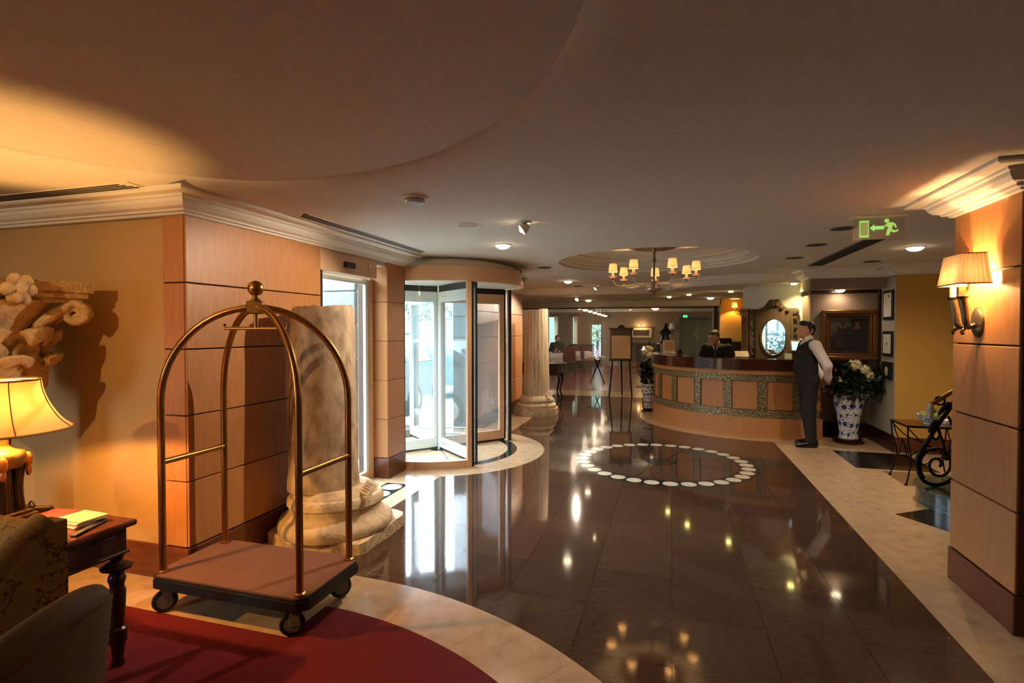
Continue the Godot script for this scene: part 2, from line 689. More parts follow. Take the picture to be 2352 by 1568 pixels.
	M.iron = mat(C.call(0.05, 0.048, 0.045), 0.45, 0.6)
	M.black = mat(C.call(0.03, 0.03, 0.032), 0.5)
	M.black_gloss = mat(C.call(0.02, 0.02, 0.022), 0.2)
	M.rubber = mat(C.call(0.06, 0.055, 0.05), 0.6)
	M.chrome = mat(C.call(0.75, 0.73, 0.70), 0.2, 1.0)
	M.white = mat(C.call(0.88, 0.86, 0.82), 0.5)
	M.alu = mat(C.call(0.82, 0.85, 0.84), 0.4)
	M.beige_paint = mat(C.call(0.80, 0.64, 0.50), 0.35)
	M.grey = mat(C.call(0.45, 0.43, 0.40), 0.7)
	M.vent_dark = mat(C.call(0.13, 0.12, 0.12), 0.7)
	M.slot = mat(C.call(0.02, 0.015, 0.01), 0.9)
	M.gold = tmat(ntex(0.1, [[0.0, C.call(0.22, 0.14, 0.06)], [0.5, C.call(0.45, 0.30, 0.14)], [1.0, C.call(0.68, 0.50, 0.26)]], 4, 63), Vector3(6, 6, 6), 0.4)
	M.gold.metallic = 0.6
	M.carved = tmat(ntex(0.1, [[0.0, C.call(0.26, 0.20, 0.13)], [0.6, C.call(0.46, 0.37, 0.25)], [1.0, C.call(0.60, 0.50, 0.36)]], 4, 64), Vector3(6, 6, 6), 0.5, ntex(0.1, [], 4, 64), 0.8)
	M.glass = pane(0.05)
	M.glass_sheet = pane(0.09, Color(0.75, 0.85, 0.8))
	M.mirror = mat(C.call(0.95, 0.97, 0.97), 0.02, 1.0)
	# old stone
	var st := [[0.0, C.call(0.42, 0.35, 0.28)], [0.28, C.call(0.56, 0.48, 0.39)], [0.5, C.call(0.68, 0.59, 0.49)], [0.8, C.call(0.74, 0.66, 0.55)], [1.0, C.call(0.80, 0.73, 0.63)]]
	M.stone = tmat(ntex(0.01, st, 6, 71, 1024, FastNoiseLite.TYPE_SIMPLEX_SMOOTH, 60.0), Vector3(0.9, 0.4, 0.9), 0.7, ntex(0.04, [], 5, 72), 0.35)
	M.stone_light = tmat(ntex(0.015, [[0.0, C.call(0.60, 0.51, 0.39)], [0.35, C.call(0.75, 0.66, 0.53)], [1.0, C.call(0.87, 0.80, 0.68)]], 6, 73, 512), Vector3(1.5, 1.5, 1.5), 0.75, ntex(0.06, [], 5, 74), 0.5)
	M.stone_streak = tmat(ntex(0.02, [[0.0, C.call(0.48, 0.42, 0.37)], [0.35, C.call(0.72, 0.63, 0.52)], [0.6, C.call(0.82, 0.73, 0.60)], [1.0, C.call(0.90, 0.82, 0.70)]], 6, 75, 512), Vector3(2.4, 0.14, 2.4), 0.6, ntex(0.05, [], 4, 76), 0.6)
	M.capital = tmat(ntex(0.02, [[0.0, C.call(0.60, 0.49, 0.34)], [0.4, C.call(0.70, 0.59, 0.43)], [1.0, C.call(0.80, 0.71, 0.54)]], 6, 77, 512), Vector3(1.6, 1.6, 1.6), 0.85, ntex(0.05, [], 5, 78), 0.6)
	# cloth and shade
	M.shade = mat(C.call(0.95, 0.80, 0.52), 0.8)
	M.shade.backlight_enabled = true
	M.shade.backlight = Color(0.27, 0.21, 0.12)
	M.shade_small = mat(C.call(0.95, 0.84, 0.64), 0.8)
	M.shade_small.backlight_enabled = true
	M.shade_small.backlight = Color(0.24, 0.20, 0.145)
	M.bulb = glow(Color(1.0, 0.85, 0.6), 12.0)
	M.dome = glow(Color(1.0, 0.9, 0.74), 6.0)
	M.led = glow(Color(1.0, 0.93, 0.55), 8.0)
	M.cart_mat = tmat(ntex(0.4, [[0.0, C.call(0.34, 0.21, 0.17)], [0.5, C.call(0.48, 0.32, 0.26)], [1.0, C.call(0.60, 0.43, 0.36)]], 3, 81), Vector3(5, 5, 5), 0.95, ntex(0.4, [], 3, 81), 0.5)
	M.taupe = tmat(ntex(0.15, [[0.0, C.call(0.32, 0.27, 0.21)], [1.0, C.call(0.40, 0.34, 0.27)]], 3, 82), Vector3(4, 4, 4), 0.7)
	M.cloth_white = mat(C.call(0.86, 0.84, 0.82), 0.9)
	M.red_cloth = mat(C.call(0.40, 0.03, 0.05), 0.85)
	M.skin = mat(C.call(0.78, 0.57, 0.45), 0.5)
	M.hair_dark = mat(C.call(0.045, 0.035, 0.03), 0.55)
	M.hair_grey = tmat(ntex(0.2, [[0.0, C.call(0.24, 0.19, 0.13)], [1.0, C.call(0.50, 0.43, 0.33)]], 3, 83), Vector3(8, 8, 8), 0.6)
	M.suit = mat(C.call(0.05, 0.055, 0.075), 0.85)
	M.vest = tmat(ntex(0.3, [[0.0, C.call(0.07, 0.07, 0.085)], [1.0, C.call(0.115, 0.115, 0.13)]], 3, 84), Vector3(6, 6, 6), 0.85)
	M.trousers = mat(C.call(0.075, 0.075, 0.09), 0.85)
	M.shirt = mat(C.call(0.86, 0.82, 0.79), 0.8)
	M.tie = mat(C.call(0.22, 0.25, 0.26), 0.6)
	M.leaf = mat(C.call(0.10, 0.17, 0.065), 0.5)
	M.leaf_b = mat(C.call(0.17, 0.23, 0.08), 0.5)
	M.petal = mat(C.call(0.90, 0.84, 0.68), 0.6)
	M.petal_b = mat(C.call(0.88, 0.70, 0.44), 0.6)
	M.paper_sheet = mat(C.call(0.88, 0.80, 0.70), 0.8)
	M.porcelain = mat(Color.WHITE, 0.18)
	M.porcelain.albedo_texture = porcelain_picture()
	M.porcelain.uv1_scale = Vector3(2, 2.5, 1)
	M.floral = tmat(floral_picture(), Vector3(2.2, 2.2, 2.2), 0.85)


# white glaze with hand-painted cobalt flowers
func porcelain_picture() -> ImageTexture:
	var im := Image.create(512, 512, false, Image.FORMAT_RGB8)
	im.fill(Color(0.85, 0.86, 0.87))
	var r := RandomNumberGenerator.new()
	r.seed = 7
	var dot := func(cx: float, cy: float, ra: float, c: Color):
		for y in range(int(cy - ra), int(cy + ra) + 1):
			for x in range(int(cx - ra), int(cx + ra) + 1):
				if (x - cx) * (x - cx) + (y - cy) * (y - cy) <= ra * ra:
					im.set_pixel(posmod(x, 512), clampi(y, 0, 511), c)
	for row in 4:
		for k in 5:
			var cx := (k + 0.5 * (row % 2)) * 512.0 / 5.0 + r.randf_range(-12, 12)
			var cy := 60.0 + row * 128.0 + r.randf_range(-20, 20)
			var big := row % 2 == 1
			var ra := r.randf_range(19, 25) if big else r.randf_range(12, 18)
			for p in 7:
				dot.call(cx + cos(p * TAU / 7.0) * ra, cy + sin(p * TAU / 7.0) * ra, ra * 0.55, Color(0.16, 0.24, 0.52))
			dot.call(cx, cy, ra * 0.9, Color(0.10, 0.17, 0.47))
			dot.call(cx, cy, ra * 0.3, Color(0.62, 0.68, 0.80))
			for p in 16:
				var a := r.randf() * TAU
				var d := r.randf_range(ra * 1.9, 66.0)
				dot.call(cx + cos(a) * d, cy + sin(a) * d, r.randf_range(3.0, 8.0), Color(0.25, 0.33, 0.58))
	return ImageTexture.create_from_image(im)


# straw-coloured cloth printed with thin brown vines
func floral_picture() -> ImageTexture:
	var im := Image.create(512, 512, false, Image.FORMAT_RGB8)
	var f := noise(0.05, 3, FastNoiseLite.TYPE_SIMPLEX_SMOOTH, 5)
	for y in 512:
		for x in 512:
			var k := f.get_noise_2d(x, y) * 0.04
			im.set_pixel(x, y, Color(0.60 + k, 0.47 + k, 0.24 + k))
	var r := RandomNumberGenerator.new()
	r.seed = 21
	for s in 26:
		var p := Vector2(r.randf() * 512, r.randf() * 512)
		var a := r.randf() * TAU
		for i in 150:
			a += r.randf_range(-0.17, 0.17) + sin(i * 0.06 + s) * 0.02
			p += Vector2(cos(a), sin(a)) * 1.3
			for dx in 3:
				for dy in 3:
					im.set_pixel(posmod(int(p.x) + dx, 512), posmod(int(p.y) + dy, 512), Color(0.30, 0.17, 0.09))
			if i % 26 == 12:
				var c := p + Vector2(cos(a + 1.4), sin(a + 1.4)) * 9.0
				var ra := r.randf_range(5, 9)
				for y in range(int(c.y - ra), int(c.y + ra)):
					for x in range(int(c.x - ra), int(c.x + ra)):
						if Vector2(x, y).distance_to(c) < ra * (0.75 + 0.25 * sin(5.0 * (Vector2(x, y) - c).angle())):
							im.set_pixel(posmod(x, 512), posmod(y, 512), Color(0.33, 0.16, 0.10) if s % 3 else Color(0.44, 0.26, 0.14))
	return ImageTexture.create_from_image(im)

# ---------------------------------------------------------------- setting
func lay(called: String, polys: Array, m: Material, parent: Node3D, y := 0.0, gap := 0.0012) -> void:
	for p in polys:
		if area(p) < 0.004:
			continue
		for q in Geometry2D.offset_polygon(p, -gap):
			if q.size() > 2:
				part(called, MB.new().prism(q, y - 0.03, y), m, parent)

const RING := Vector2(-0.085, -6.81)
const DRUM := Vector2(-3.02, -6.71)
const DESK := Vector2(1.45, -10.45)
const LOUNGE := Vector2(-1.96, -0.47)

func make_floor() -> void:
	var fl := struct("floor")
	for q in [[-6.9, -2.9, -3.3, 2.35], [-3.3, -10.6, 4.9, 2.35], [-4.1, -17.5, 4.9, -10.6], [-6.9, -24.5, 4.9, -17.5]]:
		part("slab", MB.new().box2(Vector3(q[0], -0.25, q[1]), Vector3(q[2], -0.014, q[3])), M.grout, fl)
	part("slab", MB.new().box2(Vector3(-4.6, -0.25, -8.3), Vector3(-3.3, -0.014, -5.1)), M.grout, fl)
	var ring := circle(RING, 1.085, 120)
	var drum := circle(DRUM, 1.43, 120)
	var strip := circle(DESK, 2.0, 120)
	var lounge := circle(LOUNGE, 2.587, 120)
	var left := rect(-6.6, -3.06, -1.965, -2.32)
	# dark granite
	var rng := RandomNumberGenerator.new()
	rng.seed = 4
	var xs := [-2.43]
	for k in range(-4, 4):
		xs.append(-0.47 + 0.4875 * k + (0.0 if k > -4 else 0.0))
	xs = [-2.43, -1.9325, -1.445, -0.9575, -0.47, 0.0175, 0.505, 0.9725, 1.44]
	for i in xs.size() - 1:
		var z := 2.2 - (0.485 if i % 2 else 0.0)
		var z0 := 2.2
		while z0 > -13.1:
			var z1 := maxf(z - 0.97, -13.1)
			lay("granite_tile", cut(rect(xs[i], z1, xs[i + 1], z0), [ring, drum, strip, lounge, left]), M.granite[rng.randi() % 4], fl)
			z0 = z1
			z = z1
	# light border on the right
	var inset := rect(2.1, -8.1, 2.95, -7.15)
	var dd := Vector2(0.258, 0.37).normalized()
	var de := Vector2(0.37, -0.258).normalized()
	var dc := Vector2(1.9, -5.44)
	var diamond := PackedVector2Array([dc, dc + dd * 0.62, dc + dd * 0.62 + de * 0.62, dc + de * 0.62])
	if Geometry2D.is_polygon_clockwise(diamond):
		diamond.reverse()
	var x := 1.44
	while x < 4.6:
		var z := 2.2
		while z > -9.6:
			lay("marble_slab", cut(rect(x, z - 0.9, minf(x + 0.66, 4.7), z), [inset, diamond, strip]), M.marble[rng.randi() % 3], fl, 0.0, 0.0006)
			z -= 0.9
		x += 0.66
	lay("dark_inset", [inset], M.inset, fl)
	lay("dark_inset", [diamond], M.inset, fl)
	# stone strip round the desk
	for k in 14:
		var a0 := deg_to_rad(40.0 + k * 13.0)
		var a1 := deg_to_rad(53.0 + k * 13.0)
		var p := PackedVector2Array()
		for i in 9:
			p.append(DESK + Vector2.from_angle(lerpf(a0, a1, i / 8.0)) * 2.0)
		for i in 9:
			p.append(DESK + Vector2.from_angle(lerpf(a1, a0, i / 8.0)) * 1.6)
		if Geometry2D.is_polygon_clockwise(p):
			p.reverse()
		lay("marble_slab", [p], M.marble[k % 3], fl, 0.0, 0.0006)
	# light marble along the entrance wall, with a dark band of discs
	var band := rect(-2.87, -5.04, -2.62, -3.55)
	for k in 5:
		lay("marble_slab", cut(rect(-2.96, -5.7 + k * 0.66, -2.43, minf(-5.04 + k * 0.66, -3.06)), [band, drum]), M.marble[k % 3], fl, 0.0, 0.0006)
	lay("marble_slab", [rect(-3.3, -5.2, -2.96, -4.0)], M.marble[1], fl)
	var discs := []
	for k in 6:
		discs.append(circle(Vector2(-2.745, -4.915 + k * 0.245), 0.102, 32))
	for k in 6:
		var zz := -5.04 + k * 0.2483
		var half_a := rect(-2.87, zz, -2.745, zz + 0.2483)
		var half_b := rect(-2.745, zz, -2.62, zz + 0.2483)
		lay("band_stone", cut(half_a, discs), M.green, fl, 0.0, 0.0003)
		lay("band_stone", cut(half_b, discs), M.green, fl, 0.0, 0.0003)
		lay("inlay_disc", [discs[k]], M.disc, fl, 0.0, 0.0004)
	for k in 4:
		lay("marble_slab", cut(rect(-2.96, -10.8 + k * 0.73, -2.43, -10.07 + k * 0.73), [drum]), M.marble[k % 3], fl, 0.0, 0.0006)
	# revolving door: stone ring, green ring, marble heart in wedges
	sectors("marble_slab", DRUM, 1.06, 1.43, 18, 0.0, TAU, M.marble, fl)
	sectors("green_ring", DRUM, 0.94, 1.06, 16, 0.0, TAU, [M.green], fl)
	sectors("marble_wedge", DRUM, 0.14, 0.94, 8, 0.2, TAU + 0.2, M.marble, fl, 0.006)
	lay("green_boss", [circle(DRUM, 0.135, 32)], M.green, fl)
	# ring of discs in the middle of the hall
	var rd := []
	for k in 32:
		rd.append(circle(RING + Vector2.from_angle(k * TAU / 32.0 + 0.1) * 0.97, 0.081, 24))
	for k in 32:
		var a0 := k * TAU / 32.0 + 0.1
		for s in 2:
			var b0 := a0 + (s - 1) * TAU / 64.0
			lay("band_stone", cut(sector(RING, 0.865, 1.085, b0, b0 + TAU / 64.0, 3), [rd[k]]), M.green, fl, 0.0, 0.0002)
		lay("inlay_disc", [rd[k]], M.disc, fl, 0.0, 0.0004)
	sectors("granite_wedge", RING, 0.16, 0.865, 8, 0.35, TAU + 0.35, M.granite, fl, 0.004)
	lay("green_boss", [circle(RING, 0.155, 32)], M.green, fl)
	# border and carpet of the lounge
	var k0 := 0
	while k0 < 22:
		var a0 := deg_to_rad(-90.0 + k0 * 12.0)
		lay("border_stone", cut(sector(LOUNGE, 2.2, 2.587, a0, a0 + deg_to_rad(12.0), 6), [rect(-6.6, -3.06, -1.915, -2.0)]), M.marble[k0 % 3], fl, 0.0, 0.0006)
		k0 += 1
	var xx := -6.6
	while xx < -1.95:
		lay("border_stone", [rect(xx, -2.68, minf(xx + 0.67, -1.915), -2.32)], M.marble[rng.randi() % 3], fl, 0.0, 0.0006)
		xx += 0.67
	lay("border_stone", [rect(-2.96, -3.06, -2.44, -2.68)], M.marble[0], fl, 0.0, 0.0006)
	lay("border_stone", [rect(-2.44, -3.06, -1.915, -2.68)], M.marble[2], fl, 0.0, 0.0006)
	for p in cut(circle(LOUNGE, 2.19, 120), [rect(-6.6, -3.06, -1.922, -2.33)]):
		part("red_carpet", MB.new().prism(p, -0.03, 0.006), M.carpet, fl)
	for q in [rect(-6.6, -2.32, -4.14, 2.2), rect(-4.14, 1.75, -2.43, 2.2)]:
		lay("border_stone", [q], M.marble[1], fl)
	# far cross border, then the restaurant's carpet
	for k in 8:
		lay("marble_slab", [rect(-3.92 + k * 0.8, -14.3, -3.12 + k * 0.8, -13.1)], M.marble[k % 3], fl, 0.0, 0.0006)
	lay("granite_tile", [rect(-3.92, -13.1, -2.97, -10.8), rect(-2.97, -13.1, -2.43, -10.8)], M.granite[1], fl)
	part("restaurant_carpet", MB.new().box2(Vector3(-3.92, -0.03, -17.5), Vector3(2.4, 0.004, -14.3)).box2(Vector3(-6.7, -0.03, -24.2), Vector3(2.4, 0.004, -17.5)), M.far_carpet, fl)


func sector(c: Vector2, r0: float, r1: float, a0: float, a1: float, k := 8) -> PackedVector2Array:
	var p := PackedVector2Array()
	for i in k + 1:
		p.append(c + Vector2.from_angle(lerpf(a0, a1, float(i) / k)) * r1)
	for i in k + 1:
		p.append(c + Vector2.from_angle(lerpf(a1, a0, float(i) / k)) * r0)
	if Geometry2D.is_polygon_clockwise(p):
		p.reverse()
	return p

func sectors(called: String, c: Vector2, r0: float, r1: float, k: int, a0: float, a1: float, ms: Array, parent: Node3D, gap := 0.0008) -> void:
	for i in k:
		lay(called, [sector(c, r0, r1, lerpf(a0, a1, float(i) / k), lerpf(a0, a1, float(i + 1) / k), 12)], ms[i % ms.size()], parent, 0.0, gap)


const CROWN := [Vector2(0.215, 2.472), Vector2(0.215, 2.452), Vector2(0.20, 2.444), Vector2(0.135, 2.444), Vector2(0.13, 2.43), Vector2(0.118, 2.425), Vector2(0.112, 2.405), Vector2(0.09, 2.382), Vector2(0.06, 2.372), Vector2(0.056, 2.36), Vector2(0.03, 2.358), Vector2(0.026, 2.345), Vector2(0.0, 2.342)]

func trim(called: String, path: Array, pr: Array, side: float, m: Material, round := false) -> void:
	var o := part(called, MB.new().mould(path, pr, side, round), m, self)
	o.set_meta("kind", "structure")

func make_ceiling() -> void:
	var ce := struct("ceiling")
	var rose := Vector2(-0.2, -6.93)
	var h1 := circle(rose, 1.19, 96)
	var dome := Vector2(-2.07, -0.77)
	var h2 := circle(dome, 2.13, 128)
	for i in h2.size():
		h2[i].x = dome.x + (h2[i].x - dome.x) * (0.634 if h2[i].x < dome.x else 1.0)
	for s in [rect(-6.7, -2.8, -3.28, 2.3), rect(-3.28, -11.0, -2.07, 2.3), rect(-4.0, -11.0, -3.28, -10.6), rect(-2.07, -11.0, -0.2, 2.3), rect(-0.2, -11.0, 4.8, 2.3)]:
		for p in cut(s, [h1, h2]):
			part("plaster_field", MB.new().prism(p, CEIL, CEIL + 0.02), M.plaster, ce)
	# dome over the chandelier
	var t1 := Transform3D(Basis.IDENTITY, Vector3(rose.x, 0, rose.y))
	var steps := [Vector2(1.19, CEIL), Vector2(1.185, CEIL + 0.03), Vector2(1.14, CEIL + 0.035), Vector2(1.135, CEIL + 0.06), Vector2(1.10, CEIL + 0.065), Vector2(1.09, CEIL + 0.10), Vector2(1.05, CEIL + 0.13), Vector2(1.0, CEIL + 0.14), Vector2(0.99, CEIL + 0.165), Vector2(0.94, CEIL + 0.17), Vector2(0.9, CEIL + 0.2), Vector2(0.84, CEIL + 0.215), Vector2(0.6, CEIL + 0.22), Vector2(0.0, CEIL + 0.22)]
	part("moulded_recess", MB.new().lathe(steps, 96, t1), M.plaster, ce)
	# shallow round recess over the lounge, with a rounded lip
	var lip := [Vector2(2.13, CEIL)]
	for k in range(1, 10):
		var a := deg_to_rad(90.0 - k * 10.0)
		lip.append(Vector2(2.13 - 0.16 * cos(a), CEIL + 0.045 - 0.045 * sin(a)))
	lip.append(Vector2(0.0, CEIL + 0.045))
	var rec := MB.new().lathe(lip, 128)
	for i in rec.v.size():
		rec.v[i].x *= 0.634 if rec.v[i].x < 0.0 else 1.0
	part("round_recess", MB.new().add(rec, Transform3D(Basis.IDENTITY, Vector3(dome.x, 0, dome.y))), M.plaster, ce)
	for q in [[-6.9, -2.9, -3.3, 2.35], [-3.3, -10.6, 4.9, 2.35], [-4.1, -17.5, 4.9, -10.6], [-6.9, -24.5, 4.9, -17.5]]:
		part("upper_slab", MB.new().box2(Vector3(q[0], CEIL + 0.25, q[1]), Vector3(q[2], CEIL + 0.4, q[3])), M.plaster, ce)
	# lower ceiling towards the restaurant and over the desk
	var low := cut(rect(-4.0, -14.4, 4.8, -10.9), [])
	for p in low:
		part("lower_field", MB.new().prism(p, 2.335, CEIL + 0.02), M.plaster, ce)
	part("desk_soffit", MB.new().prism(circle(DESK, 1.5, 64, deg_to_rad(0.0), deg_to_rad(180.0)), 2.335, CEIL), M.plaster, ce)
	part("lower_field", MB.new().box2(Vector3(2.7, 2.335, -10.9), Vector3(4.8, CEIL + 0.01, -9.0)), M.plaster, ce)
	var sof := [Vector2(0.20, 2.472), Vector2(0.20, 2.455), Vector2(0.12, 2.45), Vector2(0.11, 2.425), Vector2(0.07, 2.40), Vector2(0.06, 2.375), Vector2(0.025, 2.37), Vector2(0.02, 2.35), Vector2(0.0, 2.345)]
	trim("trim_6", arc(DESK, 1.5, 62.0, 180.0, 40), sof, -1.0, M.crown, true)
	trim("trim_7", [Vector2(-0.05, -10.9), Vector2(-3.9, -10.9)], sof, -1.0, M.crown)
	# dropped beam over the glass screen
	part("beam", MB.new().box2(Vector3(-3.95, 2.19, -14.3), Vector3(1.15, 2.34, -13.55), 0.01), M.plaster, ce)
	var cr := struct("ceiling_restaurant")
	part("plaster_field", MB.new().box2(Vector3(-4.1, 2.5, -17.5), Vector3(2.6, 2.6, -14.2)).box2(Vector3(-6.9, 2.5, -24.4), Vector3(2.6, 2.6, -17.5)), M.pale_wall, cr)


func make_walls() -> void:
	# the panelled corner of the lounge
	var wl := struct("wall_left")
	part("plaster_field", MB.new().box2(Vector3(-6.7, 0, -2.92), Vector3(-3.135, CEIL, -2.682)), M.paper, wl)
	part("core", MB.new().box2(Vector3(-3.135, 0, -4.03), Vector3(-2.97, CEIL, -2.69)), M.joint, wl)
	var ys := [0.222, 0.645, 1.07, 1.495, 1.92, 2.35]
	for i in 5:
		var m: Material = M.wood if i % 2 else M.wood_b
		part("wall_panel", MB.new().box2(Vector3(-3.128, ys[i] + 0.004, -2.72), Vector3(-2.957, ys[i + 1] - 0.004, -2.667), 0.003), m, wl)
		part("wall_panel", MB.new().box2(Vector3(-2.99, ys[i] + 0.004, -4.035), Vector3(-2.945, ys[i + 1] - 0.004, -2.674), 0.003), m, wl)
	part("skirting", MB.new().box2(Vector3(-6.7, 0, -2.7), Vector3(-3.133, 0.218, -2.66), 0.004), M.skirting, wl)
	part("skirting", MB.new().box2(Vector3(-3.13, 0, -2.7), Vector3(-2.94, 0.218, -2.66), 0.004), M.skirting, wl)
	part("skirting", MB.new().box2(Vector3(-2.98, 0, -4.035), Vector3(-2.938, 0.218, -2.664), 0.004), M.skirting, wl)
	trim("trim_1", [Vector2(-6.6, -2.667), Vector2(-2.945, -2.667), Vector2(-2.945, -5.62)], CROWN, 1.0, M.crown)
	# pillar between sliding door and revolving door
	var wp := struct("wall_entrance")
	part("core", MB.new().box2(Vector3(-3.30, 0, -5.62), Vector3(-2.96, 2.36, -5.18)), M.joint, wp)
	part("core", MB.new().box2(Vector3(-3.30, 2.30, -5.62), Vector3(-2.96, CEIL, -4.03)), M.plaster, wp)
	for i in 5:
		var m: Material = M.wood_b if i % 2 else M.wood
		part("wall_panel", MB.new().box2(Vector3(-3.15, ys[i] + 0.002, -5.22), Vector3(-2.938, ys[i + 1] - 0.002, -5.175), 0.003), m, wp)
		part("wall_panel", MB.new().box2(Vector3(-2.98, ys[i] + 0.002, -5.55), Vector3(-2.932, ys[i + 1] - 0.002, -5.18), 0.003), m, wp)
	part("skirting", MB.new().box2(Vector3(-3.14, 0, -5.56), Vector3(-2.925, 0.218, -5.168), 0.004), M.skirting, wp)
	part("core", MB.new().box2(Vector3(-3.30, 0, -4.10), Vector3(-2.97, CEIL, -4.0)), M.joint, wp)
	# wall beyond the revolving door
	var wb := struct("wall_beyond")
	part("core", MB.new().box2(Vector3(-3.30, 0, -10.72), Vector3(-2.96, CEIL, -7.87)), M.joint, wb)
	for i in 5:
		var z := -7.86
		for k in 3:
			part("wall_panel", MB.new().box2(Vector3(-2.99, ys[i] + 0.003, z - 0.95), Vector3(-2.945, ys[i + 1] - 0.003, z), 0.003), M.wood if (i + k) % 2 else M.wood_b, wb)
			z -= 0.953
	part("skirting", MB.new().box2(Vector3(-2.98, 0, -10.72), Vector3(-2.936, 0.218, -7.87), 0.004), M.skirting, wb)
	trim("trim_2", [Vector2(-2.945, -7.8), Vector2(-2.945, -10.72), Vector2(-3.3, -10.72)], CROWN, 1.0, M.crown)
	part("return_wall", MB.new().box2(Vector3(-4.1, 0, -10.72), Vector3(-3.3, CEIL, -10.6)), M.taupe_wall, wb)
	# free-standing pillar on the right
	var wr := struct("wall_right")
	part("core", MB.new().box2(Vector3(1.775, 0, -4.12), Vector3(2.24, CEIL, -3.46)), M.joint, wr)
	for i in 5:
		var m: Material = M.wood if i % 2 else M.wood_b
		var a: float = [0.213, 0.651, 1.096, 1.533, 1.955][i]
		var b: float = [0.651, 1.096, 1.533, 1.955, 2.37][i]
		part("wall_panel", MB.new().box2(Vector3(1.755, a + 0.005, -4.135), Vector3(1.80, b - 0.005, -3.447), 0.003), m, wr)
		part("wall_panel", MB.new().box2(Vector3(1.762, a + 0.005, -3.49), Vector3(2.25, b - 0.005, -3.443), 0.003), M.skirting, wr)
		part("wall_panel", MB.new().box2(Vector3(1.80, a + 0.005, -4.135), Vector3(2.25, b - 0.005, -4.09), 0.003), m, wr)
		part("wall_panel", MB.new().box2(Vector3(2.21, a + 0.005, -4.09), Vector3(2.25, b - 0.005, -3.49), 0.003), m, wr)
	part("skirting", MB.new().box2(Vector3(1.748, 0, -4.14), Vector3(2.256, 0.208, -3.438), 0.004), M.skirting, wr)
	trim("trim_3", [Vector2(2.25, -3.443), Vector2(1.757, -3.443), Vector2(1.757, -4.137), Vector2(2.25, -4.137)], CROWN, -1.0, M.crown)
	# closing walls
	var ww := struct("wall_west")
	part("plaster_field", MB.new().box2(Vector3(-6.9, 0, -2.9), Vector3(-6.7, CEIL + 0.3, 2.3)), M.paper, ww)
	part("plaster_field", MB.new().box2(Vector3(-6.9, 0, -24.5), Vector3(-6.7, CEIL + 0.3, -17.5)), M.taupe_wall, ww)
	var wg := struct("wall_gallery")
	part("plaster_field", MB.new().box2(Vector3(-4.1, 0, -17.5), Vector3(-3.92, CEIL + 0.3, -10.6)).box2(Vector3(-6.9, 0, -17.65), Vector3(-3.92, CEIL + 0.3, -17.5)), M.taupe_wall, wg)
	var we := struct("wall_east")
	part("plaster_field", MB.new().box2(Vector3(4.7, 0, -9.0), Vector3(4.9, CEIL + 0.3, 2.3)), M.yellow, we)
	part("plaster_field", MB.new().box2(Vector3(2.848, 0, -8.5), Vector3(4.8, CEIL, -8.2)), M.yellow, we)
	part("skirting", MB.new().box2(Vector3(2.85, 0, -8.21), Vector3(4.7, 0.2, -8.185), 0.003), M.skirting, we)
	part("corner_pier", MB.new().prism(PackedVector2Array([Vector2(2.84, -8.203), Vector2(3.0, -8.203), Vector2(3.0, -9.4), Vector2(2.84, -9.4)]), 0.0, CEIL), M.grey_wall, we)
	part("skirting", MB.new().prism(PackedVector2Array([Vector2(2.825, -8.195), Vector2(2.85, -8.195), Vector2(2.85, -9.2), Vector2(2.825, -9.2)]), 0.0, 0.22), M.dark_wood, we)
	trim("trim_4", [Vector2(4.7, -8.2), Vector2(2.84, -8.2), Vector2(2.84, -9.1)], CROWN, -1.0, M.crown)
	# wall behind the camera
	var wn := struct("wall_south")
	part("plaster_field", MB.new().box2(Vector3(-6.9, 0, 2.1), Vector3(-5.5, CEIL + 0.3, 2.35)).box2(Vector3(-4.6, 0, 2.1), Vector3(4.9, CEIL + 0.3, 2.35)).box2(Vector3(-5.5, 0, 2.1), Vector3(-4.6, 0.95, 2.35)).box2(Vector3(-5.5, 2.05, 2.1), Vector3(-4.6, CEIL + 0.3, 2.35)), M.paper, wn)
	var wi := struct("window_1")
	part("window_frame", MB.new().box2(Vector3(-5.5, 0.95, 2.18), Vector3(-5.45, 2.05, 2.26)).box2(Vector3(-4.65, 0.95, 2.18), Vector3(-4.6, 2.05, 2.26)).box2(Vector3(-5.45, 2.0, 2.18), Vector3(-4.65, 2.05, 2.26)).box2(Vector3(-5.45, 0.95, 2.18), Vector3(-4.65, 1.0, 2.26)), M.white, wi)
	part("window_pane", MB.new().box2(Vector3(-5.45, 1.0, 2.215), Vector3(-4.65, 2.0, 2.221)), M.glass, wi)


